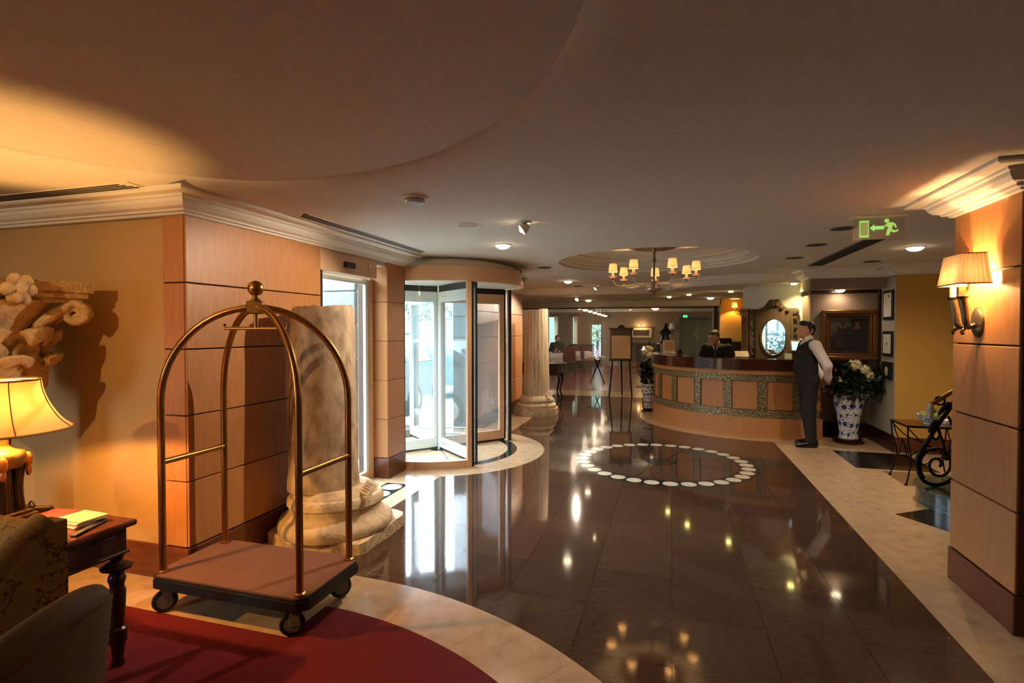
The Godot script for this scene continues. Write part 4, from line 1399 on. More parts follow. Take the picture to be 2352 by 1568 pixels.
func scaled(p: PackedVector2Array, k: float) -> PackedVector2Array:
	var o := PackedVector2Array()
	for q in p:
		o.append(q * k)
	return o

# a curling leaf that hugs the bell, lobed at its edges
func acanthus(a: float, y0: float, y1: float, r: float, half: float) -> MB:
	var rows := []
	for j in 25:
		var t := j / 24.0
		var w := half * (1.0 - 0.4 * t * t) * (0.62 + 0.42 * absf(sin(t * 12.5)))
		var out := 0.025 + 0.03 * t
		var y := lerpf(y0, y1, t)
		if t > 0.72:
			var q := (t - 0.72) / 0.28
			out += 0.062 * sin(q * PI * 0.72)
			y = lerpf(y0, y1, 0.72) + (y1 - y0) * 0.22 * sin(q * PI)
		var row := []
		for i in 9:
			var s := (i - 4) / 4.0
			var rr := r + out - 0.02 * absf(s) * absf(s) + 0.016 * (1.0 - absf(s)) + 0.011 * cos(s * 11.0) * (1.0 - 0.6 * t)
			var an := a + s * w / r
			row.append(Vector3(cos(an) * rr, y - 0.03 * s * s, sin(an) * rr))
		rows.append(row)
	var m := MB.new().sheet(rows)
	var back := []
	for row in rows:
		var nr := []
		for p in row:
			nr.append(Vector3(p.x * 0.93, p.y, p.z * 0.93))
		back.append(nr)
	m.sheet(back)
	var e0 := []
	var e1 := []
	for j in 25:
		e0.append([rows[j][0], back[j][0]])
		e1.append([rows[j][8], back[j][8]])
	m.sheet(e0).sheet(e1).sheet([rows[24], back[24]])
	return m


# ---------------------------------------------------------------- luggage cart
func make_cart() -> void:
	var c := thing("luggage_cart", "brass birdcage luggage cart with carpeted deck", "luggage cart", Vector3(-2.33, 0, -2.585))
	var hx := 0.53
	var hz := 0.285
	var deck := Geometry2D.offset_polygon(rect(-hx + 0.06, -hz + 0.06, hx - 0.06, hz - 0.06), 0.06, Geometry2D.JOIN_ROUND)[0]
	var deck_in := Geometry2D.offset_polygon(rect(-hx + 0.07, -hz + 0.07, hx - 0.07, hz - 0.07), 0.055, Geometry2D.JOIN_ROUND)[0]
	part("bumper", MB.new().prism(deck, 0.158, 0.205, true).add(MB.new().prism(Geometry2D.offset_polygon(deck, -0.008, Geometry2D.JOIN_ROUND)[0], 0.15, 0.216, true)), M.black, c, "black rubber rim")
	part("carpet_deck", MB.new().prism(deck_in, 0.19, 0.226, true), M.cart_mat, c, "brown carpet on the deck")
	var px := 0.466
	var pz := 0.225
	var hub := 1.75
	for s in [[-1, 1], [1, 1], [1, -1], [-1, -1]]:
		var x: float = px * s[0]
		var z: float = pz * s[1]
		var path := [Vector3(x, 0.22, z)]
		path.append(Vector3(x, 0.7, z))
		for k in 15:
			var a := k / 14.0 * PI * 0.5
			path.append(Vector3(x * cos(a), 1.2 + (hub - 1.2) * sin(a), z * cos(a)))
		path[-1] = Vector3(x * 0.02, hub, z * 0.02)
		part("arched_post", MB.new().tube(path, 0.0195, 14), M.brass, c)
		part("post_collar", MB.new().lathe([Vector2(0.0, 0.222), Vector2(0.03, 0.222), Vector2(0.03, 0.234), Vector2(0.02, 0.24)], 16, Transform3D(Basis.IDENTITY, Vector3(x, 0, z))), M.brass, c)
	for sx in [-1.0, 1.0]:
		part("side_rail", MB.new().tube([Vector3(px * sx, 0.86, -pz), Vector3(px * sx, 0.86, pz)], 0.0175, 12), M.brass, c)
	part("hub_block", MB.new().box(Vector3(0, hub, 0), Vector3(0.085, 0.075, 0.075), Basis(Vector3.UP, 0.45), 0.006), M.brass, c)
	part("finial", MB.new().lathe([Vector2(0.0, hub + 0.03), Vector2(0.035, hub + 0.035), Vector2(0.02, hub + 0.055), Vector2(0.016, hub + 0.07), Vector2(0.026, hub + 0.076)], 20).ellipsoid(Vector3(0, hub + 0.112, 0), Vector3(0.045, 0.045, 0.045), Basis.IDENTITY, 24, 16), M.brass, c)
	var hb := Vector3(0.205, 0, -0.02)
	part("hanger_stem", MB.new().tube([Vector3(0, hub - 0.03, 0), Vector3(0, 1.63, 0)], 0.012, 10), M.brass, c)
	part("hanger_bar", MB.new().tube([-hb + Vector3(0, 1.655, 0), -hb + Vector3(0, 1.628, 0), hb + Vector3(0, 1.628, 0), hb + Vector3(0, 1.655, 0)], 0.010, 10), M.brass, c)
	for s in [[-1, 1, 0.3], [1, 1, -0.5], [1, -1, 0.2], [-1, -1, 0.8]]:
		var w := Node3D.new()
		w.name = "caster"
		c.add_child(w, true)
		w.position = Vector3(0.435 * s[0], 0, 0.215 * s[1])
		w.rotation.y = -0.75 + s[2] * 0.3
		var wh := Transform3D(Basis(Vector3(0, 0, 1), PI / 2), Vector3(0, 0.066, 0.02))
		part("wheel", MB.new().lathe([Vector2(0.0, -0.017), Vector2(0.05, -0.017), Vector2(0.062, -0.013), Vector2(0.066, 0.0), Vector2(0.062, 0.013), Vector2(0.05, 0.017), Vector2(0.0, 0.017)], 28, wh), M.rubber, w)
		part("wheel_hub", MB.new().lathe([Vector2(0.0, -0.019), Vector2(0.042, -0.019), Vector2(0.042, 0.019), Vector2(0.0, 0.019)], 20, wh), M.grey, w)
		part("fork", MB.new().box(Vector3(0.026, 0.105, 0.01), Vector3(0.005, 0.09, 0.05), Basis.IDENTITY, 0.002).box(Vector3(-0.026, 0.105, 0.01), Vector3(0.005, 0.09, 0.05), Basis.IDENTITY, 0.002).box(Vector3(0, 0.148, 0.0), Vector3(0.07, 0.012, 0.07), Basis.IDENTITY, 0.003), M.grey, w)

# ---------------------------------------------------------------- lounge corner
func turned_leg(h: float) -> Array:
	return [Vector2(0.0, 0.0), Vector2(0.026, 0.0), Vector2(0.03, 0.015), Vector2(0.022, 0.04), Vector2(0.026, 0.06), Vector2(0.03, 0.11), Vector2(0.038, 0.12), Vector2(0.038, 0.185), Vector2(0.028, 0.195), Vector2(0.03, 0.21), Vector2(0.036, 0.35), Vector2(0.036, 0.37), Vector2(0.03, 0.385), Vector2(0.03, 0.40), Vector2(0.038, 0.42), Vector2(0.034, 0.445), Vector2(0.026, 0.455), Vector2(0.036, 0.463), Vector2(0.066, 0.478), Vector2(0.068, 0.49), Vector2(0.045, 0.505), Vector2(0.026, 0.515), Vector2(0.03, 0.53), Vector2(0.04, h), Vector2(0.0, h)]

func make_left_furniture() -> void:
	var t := thing("writing_table", "dark carved wooden table with turned legs in the lounge corner", "table", Vector3(-3.4, 0, -1.67))
	part("table_top", MB.new().box2(Vector3(-0.92, 0.672, -0.30), Vector3(0.915, 0.70, 0.30), 0.008), M.table_wood, t)
	part("apron", MB.new().box2(Vector3(-0.88, 0.552, -0.265), Vector3(0.885, 0.673, 0.265), 0.004).box2(Vector3(-0.895, 0.545, -0.275), Vector3(0.895, 0.56, 0.275), 0.004), M.dark_wood, t)
	for sx in [-1.0, 1.0]:
		part("apron_panel", MB.new().box(Vector3(0.885 * sx, 0.612, 0.0), Vector3(0.012, 0.075, 0.42), Basis.IDENTITY, 0.004), M.dark_wood, t)
		for sz in [-1.0, 1.0]:
			part("leg", MB.new().lathe(turned_leg(0.55), 20, Transform3D(Basis.IDENTITY, Vector3(0.855 * sx, 0, 0.235 * sz))), M.dark_wood, t)
		part("stretcher", MB.new().tube([Vector3(0.855 * sx, 0.15, -0.22), Vector3(0.855 * sx, 0.15, -0.13), Vector3(0.855 * sx, 0.15, -0.11), Vector3(0.855 * sx, 0.15, -0.05), Vector3(0.855 * sx, 0.15, 0.0), Vector3(0.855 * sx, 0.15, 0.05), Vector3(0.855 * sx, 0.15, 0.11), Vector3(0.855 * sx, 0.15, 0.22)], [0.018, 0.014, 0.024, 0.022, 0.032, 0.022, 0.024, 0.018], 12), M.dark_wood, t)
	var y := 0.70
	single("leaflet", MB.new().box(Vector3(0, 0.0125, 0), Vector3(0.15, 0.025, 0.11), Basis.IDENTITY, 0.002), mat(Color(0.78, 0.16, 0.16), 0.5), "red leaflet pile lying on the dark table", "leaflet", Vector3(-2.87, y, -1.865), 0.15)
	var mg := thing("magazine_pile", "pile of pale magazines on the dark table next to the red leaflets", "magazines", Vector3(-2.70, y, -1.845), -0.12)
	for k in 4:
		part("magazine", MB.new().box(Vector3(0.004 * k, 0.004 + 0.008 * k, -0.003 * k), Vector3(0.17, 0.0075, 0.13), Basis(Vector3.UP, 0.08 * (k % 2)), 0.002), [M.paper_sheet, mat(Color(0.75, 0.62, 0.42), 0.4), M.paper_sheet, mat(Color(0.80, 0.70, 0.52), 0.4)][k], mg)
	single("pen_tray", MB.new().box(Vector3(0, 0.005, 0), Vector3(0.03, 0.01, 0.2), Basis.IDENTITY, 0.003), M.black, "thin black tray along the right end of the dark table", "tray", Vector3(-2.57, y, -1.80), 0.35)
	var ph := thing("phone_adapter", "small dark adapter with a coiled cable by the lamp foot", "adapter", Vector3(-3.10, y, -1.92))
	part("case", MB.new().box(Vector3(0.04, 0.011, 0), Vector3(0.075, 0.022, 0.03), Basis(Vector3.UP, 0.5), 0.004), mat(Color(0.16, 0.13, 0.10), 0.5), ph)
	part("cable", MB.new().tube(curve([Vector3(0.07, 0.012, 0), Vector3(0.11, 0.02, -0.006), Vector3(0.14, 0.006, 0.0), Vector3(0.15, 0.005, 0.012)]), 0.0025, 6).tube(curve([Vector3(-0.02, 0.02, 0), Vector3(-0.04, 0.04, 0), Vector3(-0.06, 0.025, 0), Vector3(-0.045, 0.01, 0), Vector3(-0.02, 0.014, 0)]), 0.005, 6), M.black, ph)

	# flowered armchair, its back to the table
	var a := thing("armchair", "armchair in straw cloth printed with brown vines beside the table", "armchair", Vector3(-2.34, 0, -1.06))
	var w := 0.30
	part("seat", MB.new().box(Vector3(0, 0.36, 0.03), Vector3(0.44, 0.16, 0.5), Basis.IDENTITY, 0.04), M.floral, a)
	part("back", soft_box(Vector3(0, 0.62, -0.235), Vector3(0.60, 0.66, 0.12), 0.045), M.floral, a)
	part("back_cushion", soft_box(Vector3(-0.02, 0.63, -0.13), Vector3(0.42, 0.52, 0.12), 0.055), M.floral, a)
	for sx in [-1.0, 1.0]:
		var ar := PackedVector2Array([Vector2(-0.29, 0.10), Vector2(-0.29, 0.955), Vector2(-0.22, 0.955), Vector2(-0.16, 0.90), Vector2(0.02, 0.70), Vector2(0.14, 0.64), Vector2(0.29, 0.61), Vector2(0.30, 0.56), Vector2(0.29, 0.10)])
		var pm := MB.new().prism(ar, -0.042, 0.042)
		pm = MB.new().add(pm, Transform3D(Basis(Vector3(0, 0, 1), Vector3(1, 0, 0), Vector3(0, 1, 0)), Vector3(0.265 * sx, 0, 0)))
		var edge := []
		for q in [Vector2(-0.25, 0.95), Vector2(-0.16, 0.895), Vector2(-0.07, 0.80), Vector2(0.02, 0.70), Vector2(0.14, 0.64), Vector2(0.29, 0.605)]:
			edge.append(Vector3(0.265 * sx, q.y, q.x))
		pm.tube(curve(edge, 4), 0.048, 12)
		part("arm", pm, M.floral, a)
		for sz in [-1.0, 1.0]:
			part("leg", MB.new().lathe([Vector2(0.0, 0.0), Vector2(0.014, 0.0), Vector2(0.024, 0.12), Vector2(0.0, 0.12)], 12, Transform3D(Basis.IDENTITY, Vector3(0.24 * sx, 0, 0.24 * sz))), M.dark_wood, a)
	part("seat_frame", MB.new().box(Vector3(0, 0.2, 0.0), Vector3(0.5, 0.2, 0.54), Basis.IDENTITY, 0.01), M.floral, a)

	# taupe tub chair close to the camera
	var b := thing("tub_chair", "smooth taupe tub chair with rounded back nearest the camera", "armchair", Vector3(-1.76, 0, -0.70), 0.0)
	var rows := []
	var inner := []
	var rim := []
	for i in 31:
		var ang := deg_to_rad(lerpf(-178.0, 52.0, i / 30.0))
		var fall := smoothstep(0.0, 1.0, absf(i - 19.0) / 15.0)
		var top := lerpf(0.865, 0.62, fall)
		var ro := 0.40
		var u := Vector3(cos(ang) * 0.78, 0, sin(ang) * 1.4)
		var col := []
		var coli := []
		for j in 9:
			var k := j / 8.0
			var flare := lerpf(0.86, 1.0, k)
			col.append(u * ro * flare + Vector3(0, lerpf(0.12, top, k), 0))
			coli.append(u * (ro * flare - 0.085) + Vector3(0, lerpf(0.12, top, k), 0))
		rows.append(col)
		inner.append(coli)
		rim.append(u * (ro - 0.042) + Vector3(0, top, 0))
	part("shell", MB.new().sheet(rows).sheet(inner).tube(rim, 0.045, 14).sheet([rows[0], inner[0]]).sheet([rows[30], inner[30]]), M.taupe, b)
	part("seat", MB.new().lathe([Vector2(0.0, 0.2), Vector2(0.30, 0.2), Vector2(0.30, 0.40), Vector2(0.27, 0.43), Vector2(0.0, 0.44)], 32), M.taupe, b)
	for k in 4:
		var an := k * PI / 2 + PI / 4
		part("leg", MB.new().lathe([Vector2(0.0, 0.0), Vector2(0.014, 0.0), Vector2(0.024, 0.21), Vector2(0.0, 0.21)], 12, Transform3D(Basis.IDENTITY, Vector3(cos(an) * 0.26, 0, sin(an) * 0.26))), M.dark_wood, b)


func soft_box(c: Vector3, s: Vector3, r: float) -> MB:
	var h := s * 0.5 - Vector3.ONE * r
	var m := MB.new().ellipsoid(Vector3.ZERO, Vector3.ONE, Basis.IDENTITY, 24, 16)
	for i in m.v.size():
		var d := m.v[i]
		m.v[i] = c + Vector3(signf(d.x) * h.x if absf(d.x) > 1e-4 else 0.0, signf(d.y) * h.y if absf(d.y) > 1e-4 else 0.0, signf(d.z) * h.z if absf(d.z) > 1e-4 else 0.0) + d * r
	return m


# ---------------------------------------------------------------- lamps
func fluted(r0: float, r1: float, y0: float, y1: float, flutes: int, depth: float) -> MB:
	var rows := []
	for j in 5:
		var row := []
		for i in flutes * 8 + 1:
			var a := TAU * i / (flutes * 8)
			var r := lerpf(r0, r1, j / 4.0) * (1.0 - depth * (0.5 + 0.5 * cos(a * flutes)))
			row.append(Vector3(cos(a) * r, lerpf(y0, y1, j / 4.0), sin(a) * r))
		rows.append(row)
	return MB.new().sheet(rows)

func make_lamps() -> void:
	# table lamp
	var l := thing("table_lamp", "lit table lamp with yellow bell shade on a carved bronze foot", "table lamp", Vector3(-3.11, 0.70, -1.78))
	var bronze := mat(Color(0.30, 0.24, 0.13), 0.4, 0.7)
	part("foot", MB.new().box2(Vector3(-0.095, 0.0, -0.095), Vector3(0.095, 0.018, 0.095), 0.004).box2(Vector3(-0.08, 0.018, -0.08), Vector3(0.08, 0.035, 0.08), 0.004), bronze, l)
	var cl := MB.new()
	for k in 4:
		var a := k * PI / 2 + 0.5
		cl.tube(curve([Vector3(cos(a) * 0.055, 0.035, sin(a) * 0.055), Vector3(cos(a) * 0.047, 0.14, sin(a) * 0.047), Vector3(cos(a) * 0.058, 0.26, sin(a) * 0.058)]), 0.028, 10)
	part("column_cluster", cl.lathe([Vector2(0.0, 0.03), Vector2(0.05, 0.03), Vector2(0.04, 0.26), Vector2(0.0, 0.27)], 16), mat(Color(0.10, 0.07, 0.045), 0.35, 0.5), l)
	part("urn", MB.new().lathe([Vector2(0.0, 0.25), Vector2(0.075, 0.25), Vector2(0.088, 0.27), Vector2(0.092, 0.305), Vector2(0.08, 0.325), Vector2(0.05, 0.335), Vector2(0.03, 0.35), Vector2(0.024, 0.36), Vector2(0.022, 0.42), Vector2(0.0, 0.42)], 24), bronze, l)
	for k in 4:
		var a := k * PI / 2 + 0.5
		part("garland", MB.new().ellipsoid(Vector3(cos(a) * 0.092, 0.275, sin(a) * 0.092), Vector3(0.02, 0.04, 0.02)).ellipsoid(Vector3(cos(a) * 0.094, 0.225, sin(a) * 0.094), Vector3(0.013, 0.03, 0.013)), M.gold, l)
	var pr := curve2([Vector2(0.272, 0.43), Vector2(0.225, 0.475), Vector2(0.182, 0.55), Vector2(0.158, 0.62), Vector2(0.15, 0.675)], 5)
	var sh := part("shade", MB.new().lathe(pr, 48), M.shade, l, "yellow silk bell shade")
	var ribm := mat(Color(0.42, 0.26, 0.10), 0.8)
	for k in 6:
		var a := k * TAU / 6.0 + 0.35
		var path := []
		for q in pr:
			path.append(Vector3(cos(a) * (q.x + 0.002), q.y, sin(a) * (q.x + 0.002)))
		part("rib", MB.new().tube(path, 0.0022, 6), ribm, sh)
	part("rim_braid", MB.new().tube(ring3(0.272, 0.43, 48), 0.0055, 8, true).tube(ring3(0.15, 0.676, 40), 0.004, 8, true), mat(Color(0.62, 0.44, 0.20), 0.8), sh)
	part("fitter_ring", MB.new().lathe([Vector2(0.148, 0.668), Vector2(0.085, 0.668)], 32), mat(Color(0.75, 0.62, 0.38), 0.7), sh)
	part("bulb", MB.new().ellipsoid(Vector3(0, 0.53, 0), Vector3(0.03, 0.045, 0.03)), M.bulb, l)
	part("bulb_holder", MB.new().lathe([Vector2(0.0, 0.41), Vector2(0.018, 0.41), Vector2(0.018, 0.49), Vector2(0.0, 0.49)], 12), M.old_metal, l)
	omni(Vector3(0, 0.53, 0), AMBER, 0.95, l, 0.02)

	# wall sconce on the right pillar
	var s := thing("wall_sconce", "lit two-arm sconce with pleated cream shade on the right pillar", "wall lamp", Vector3(1.755, 0, -3.80))
	part("back_plate", MB.new().lathe([Vector2(0.0, 0.0), Vector2(0.06, 0.0), Vector2(0.058, 0.012), Vector2(0.045, 0.022), Vector2(0.0, 0.026)], 28, Transform3D(Basis(Vector3(0, 1, 0) * 1.55, Vector3(-1, 0, 0), Vector3(0, 0, 1)), Vector3(0.0, 1.665, -0.035))), M.old_metal, s)
	for q in [-0.075, 0.035]:
		var z: float = q
		part("arm", MB.new().tube(curve([Vector3(-0.02, 1.65, -0.035), Vector3(-0.06, 1.635, -0.035 + z * 0.5), Vector3(-0.095, 1.66, z), Vector3(-0.105, 1.74, z), Vector3(-0.115, 1.80, z)], 6), [0.013, 0.013, 0.0135, 0.014, 0.014, 0.0145, 0.015, 0.015, 0.0155, 0.016, 0.016, 0.0165, 0.017, 0.0175, 0.018, 0.0185, 0.019, 0.0195, 0.02, 0.02, 0.0205, 0.021, 0.021, 0.022, 0.022], 12), M.old_metal, s)
		part("cup", MB.new().lathe([Vector2(0.018, 1.79), Vector2(0.024, 1.805), Vector2(0.033, 1.815), Vector2(0.0, 1.815)], 16, Transform3D(Basis.IDENTITY, Vector3(-0.115, 0, z))), M.old_metal, s)
		part("candle", MB.new().lathe([Vector2(0.016, 1.815), Vector2(0.016, 1.875), Vector2(0.0, 1.876)], 14, Transform3D(Basis.IDENTITY, Vector3(-0.115, 0, z))), M.shade_small, s)
		part("bulb", MB.new().ellipsoid(Vector3(-0.10, 1.93, z), Vector3(0.016, 0.03, 0.016)), M.bulb, s)
		omni(Vector3(-0.10, 1.93, z), WARM, 0.14, s, 0.012)
		part("scroll", MB.new().tube(curve([Vector3(-0.05, 1.64, -0.035 + z * 0.4), Vector3(-0.085, 1.625, -0.035 + z * 0.8), Vector3(-0.10, 1.605, -0.035 + z), Vector3(-0.09, 1.595, -0.035 + z)]), 0.009, 8), M.old_metal, s)
	var shade := MB.new()
	var bot := [Vector3(-0.018, 1.885, -0.135), Vector3(-0.175, 1.885, -0.135), Vector3(-0.175, 1.885, 0.135), Vector3(-0.018, 1.885, 0.135)]
	var top := [Vector3(-0.03, 2.06, -0.105), Vector3(-0.155, 2.06, -0.105), Vector3(-0.155, 2.06, 0.105), Vector3(-0.03, 2.06, 0.105)]
	var rb := []
	var rt := []
	for e in 4:
		var k := 28 if e == 1 else 14
		if e == 3:
			break
		for i in k:
			var t := float(i) / k
			var o := Vector3(0, 0, 0)
			var nn: Vector3 = [Vector3(0, 0, -1), Vector3(-1, 0, 0), Vector3(0, 0, 1)][e]
			var w := 0.0025 * (1.0 if i % 2 else -1.0)
			rb.append(bot[e].lerp(bot[e + 1], t) + nn * w)
			rt.append(top[e].lerp(top[e + 1], t) + nn * w)
	rb.append(bot[3])
	rt.append(top[3])
	for i in rb.size() - 1:
		shade.quad(rb[i], rb[i + 1], rt[i + 1], rt[i])
	var so := part("shade", shade, M.shade_small, s, "pleated cream shade")
	part("rim_braid", MB.new().tube([bot[0], bot[1], bot[2], bot[3]], 0.004, 6).tube([top[0], top[1], top[2], top[3]], 0.0035, 6), mat(Color(0.62, 0.46, 0.28), 0.8), so)

	# ceiling lamps: lit domes
	var domes := [
		[Vector3(-1.615, CEIL, -5.136), 0.07, 0.7, "lit round ceiling lamp before the revolving door"],
		[Vector3(-1.717, CEIL, -9.25), 0.07, 0.35, "lit round ceiling lamp near the far column"],
		[Vector3(2.406, CEIL, -6.473), 0.075, 1.1, "lit round ceiling lamp above the iron side table"],
		[Vector3(0.85, 2.335, -12.7), 0.075, 0.30, "lit round ceiling lamp behind the reception desk"],
		[Vector3(2.30, 2.19, -8.6), 0.06, 0.10, "lit round ceiling lamp above the big painting"],
		[Vector3(-1.9, 2.335, -12.9), 0.07, 0.25, "lit round ceiling lamp close to the glass screen"],
	]
	for d in domes:
		var o := thing("ceiling_lamp", d[3], "ceiling lamp", d[0], 0.0, "lit dome ceiling lamps")
		part("rim", MB.new().lathe([Vector2(d[1] + 0.015, 0.0), Vector2(d[1] + 0.012, -0.008), Vector2(d[1], -0.009)], 28), M.white, o)
		part("glass_dome", MB.new().lathe([Vector2(d[1], -0.004), Vector2(d[1] * 0.95, -0.018), Vector2(d[1] * 0.7, -0.034), Vector2(d[1] * 0.35, -0.042), Vector2(0.0, -0.044)], 24), M.dome, o)
		spot(d[0] + Vector3(0, -0.022, 0), d[0] + Vector3(0, -1.5, 0), PALE, d[2], 80.0, o, 0.012, 1.0)
	# four small square downlights over the counter
	var sq := [[Vector3(-0.03, 2.335, -12.0), "leftmost small square downlight over the desk"], [Vector3(0.35, 2.335, -11.3), "small square downlight second from left over the desk"], [Vector3(1.06, 2.335, -10.6), "small square downlight above the receptionist"], [Vector3(1.80, 2.335, -9.05), "small square downlight above the oval mirror"]]
	for d in sq:
		var o := thing("square_downlight", d[1], "downlight", d[0], 0.0, "square downlights over the desk")
		part("rim", MB.new().box(Vector3(0, -0.004, 0), Vector3(0.11, 0.008, 0.11), Basis.IDENTITY, 0.002), M.white, o)
		part("light_panel", MB.new().box(Vector3(0, -0.016, 0), Vector3(0.075, 0.026, 0.075), Basis.IDENTITY, 0.004), M.led, o)
		spot(d[0] + Vector3(0, -0.016, 0), d[0] + Vector3(0, -1.5, 0), Color(1.0, 0.87, 0.6), 0.5, 60.0, o, 0.01, 0.8)
	# tilted spotlights
	var spots := [
		[Vector3(-1.111, CEIL, -4.107), Vector3(-2.75, 1.15, -3.45), 1.7, 42.0, "tilted spotlight aimed at the near column and panels", PALE],
		[Vector3(-1.95, 2.335, -11.6), Vector3(-2.47, 1.1, -10.0), 1.6, 40.0, "tilted spotlight aimed at the far column", PALE],
		[Vector3(-1.365, CEIL, -10.31), Vector3(-2.47, 1.3, -10.0), 1.4, 40.0, "tilted spotlight left of the chandelier", PALE],
	]
	for d in spots:
		var o := thing("ceiling_spotlight", d[4], "spotlight", d[0], 0.0, "tilted ceiling spotlights")
		var dir: Vector3 = (d[1] - d[0]).normalized()
		var bs := Basis.looking_at(dir, Vector3.UP)
		var tb := Transform3D(Basis(bs.x, -bs.z, bs.y), Vector3(0, -0.045, 0))
		part("mount", MB.new().lathe([Vector2(0.055, 0.0), Vector2(0.05, -0.01), Vector2(0.0, -0.012)], 24), M.white, o)
		part("barrel", MB.new().lathe([Vector2(0.02, -0.035), Vector2(0.035, -0.01), Vector2(0.042, 0.03)], 20, tb), M.white, o)
		part("bulb_lamp", MB.new().ellipsoid(Vector3(0, -0.045, 0) + dir * 0.022, Vector3(0.026, 0.026, 0.026)), M.dome, o)
		spot(d[0] + Vector3(0, -0.045, 0) + dir * 0.03, d[1], d[5], d[2], d[3], o, 0.012, 0.5)
	# a spotlight out of frame over the lounge throws the shadow of the capital
	var lp := Vector3(-2.9, CEIL + 0.045, 0.35)
	var lo := thing("ceiling_spotlight", "tilted spotlight over the lounge corner lighting the stone capital", "spotlight", lp, 0.0, "tilted ceiling spotlights")
	part("mount", MB.new().lathe([Vector2(0.055, 0.0), Vector2(0.05, -0.01), Vector2(0.0, -0.012)], 24), M.white, lo)
	part("barrel", MB.new().lathe([Vector2(0.02, -0.01), Vector2(0.04, -0.04), Vector2(0.042, -0.07)], 20), M.white, lo)
	part("bulb_lamp", MB.new().ellipsoid(Vector3(-0.01, -0.075, -0.03), Vector3(0.026, 0.026, 0.026)), M.dome, lo)
	spot(lp + Vector3(-0.01, -0.075, -0.03), Vector3(-3.5, 1.1, -2.6), WARM, 1.7, 42.0, lo, 0.015, 0.7)
	# unlit fittings
	var un := thing("unlit_downlight", "unlit round downlight with frosted ribbed glass", "downlight", Vector3(-1.575, CEIL, -3.13))
	part("rim", MB.new().lathe([Vector2(0.085, 0.0), Vector2(0.083, -0.012), Vector2(0.07, -0.016)], 32), M.white, un)
	part("frosted_glass", MB.new().lathe([Vector2(0.072, -0.012), Vector2(0.066, -0.03), Vector2(0.058, -0.032), Vector2(0.052, -0.04), Vector2(0.044, -0.04), Vector2(0.036, -0.046), Vector2(0.0, -0.046)], 28), mat(Color(0.62, 0.64, 0.62), 0.25), un)
	var sp := thing("ceiling_speaker", "white round speaker grille in the ceiling", "speaker", Vector3(-1.579, CEIL, -4.079))
	part("rim", MB.new().lathe([Vector2(0.105, 0.0), Vector2(0.10, -0.008), Vector2(0.085, -0.006)], 32), M.white, sp)
	part("grille", MB.new().lathe([Vector2(0.088, -0.005), Vector2(0.0, -0.008)], 32), mat(Color(0.74, 0.68, 0.62), 0.7), sp)
	var gr := [[Vector3(-1.659, CEIL, -7.157), "grey ceiling grille beside the crown of the revolving door"], [Vector3(-1.726, CEIL, -10.417), "grey ceiling grille far along the hall near the soffit"], [Vector3(1.395, CEIL, -6.026), "grey ceiling grille in the middle of the right row"], [Vector3(1.402, CEIL, -7.046), "grey ceiling grille farthest in the right row"], [Vector3(1.383, CEIL, -5.111), "grey ceiling grille nearest behind the exit sign"], [Vector3(2.398, CEIL, -7.677), "grey ceiling grille above the blue and white floor vase"]]
	for d in gr:
		var o := thing("ceiling_grille", d[1], "grille", d[0], 0.0, "round grey ceiling grilles")
		part("rim", MB.new().lathe([Vector2(0.10, 0.0), Vector2(0.096, -0.006), Vector2(0.085, -0.005)], 28), M.grey, o)
		part("mesh_face", MB.new().lathe([Vector2(0.086, -0.004), Vector2(0.0, -0.007)], 28), M.vent_dark, o)
	# slot vents
	slot_vent("slot diffuser of four black slots over the lounge corner", Vector3(-4.7, CEIL, -2.40), 3.4, 0.0)
	slot_vent("slot diffuser of four black slots over the sliding door", Vector3(-2.615, CEIL, -4.40), 2.05, PI / 2)
	var pv := thing("return_vent", "long dark return air grille in the right ceiling", "vent", Vector3(1.825, CEIL, -6.85))
	part("rim", MB.new().box(Vector3(0, -0.003, 0), Vector3(0.19, 0.006, 2.12)), M.grey, pv)
	for k in 6:
		part("slat", MB.new().box(Vector3(-0.066 + 0.0265 * k, -0.009, 0), Vector3(0.018, 0.012, 2.08), Basis(Vector3(0, 0, 1), 0.5)), M.vent_dark, pv)


func ring3(r: float, y: float, k: int) -> Array:
	var p := []
	for i in k:
		p.append(Vector3(cos(TAU * i / k) * r, y, sin(TAU * i / k) * r))
	return p

func slot_vent(label: String, at: Vector3, length: float, turn: float) -> void:
	var o := thing("slot_diffuser", label, "vent", at, turn, "slot diffusers")
	part("frame", MB.new().box(Vector3(0, -0.002, 0), Vector3(length, 0.004, 0.115)), M.plaster, o)
	for k in 4:
		part("slot", MB.new().box(Vector3(0.02 * k * (-1.0), -0.0045, -0.039 + 0.026 * k), Vector3(length - 0.06, 0.003, 0.013)), M.slot, o)


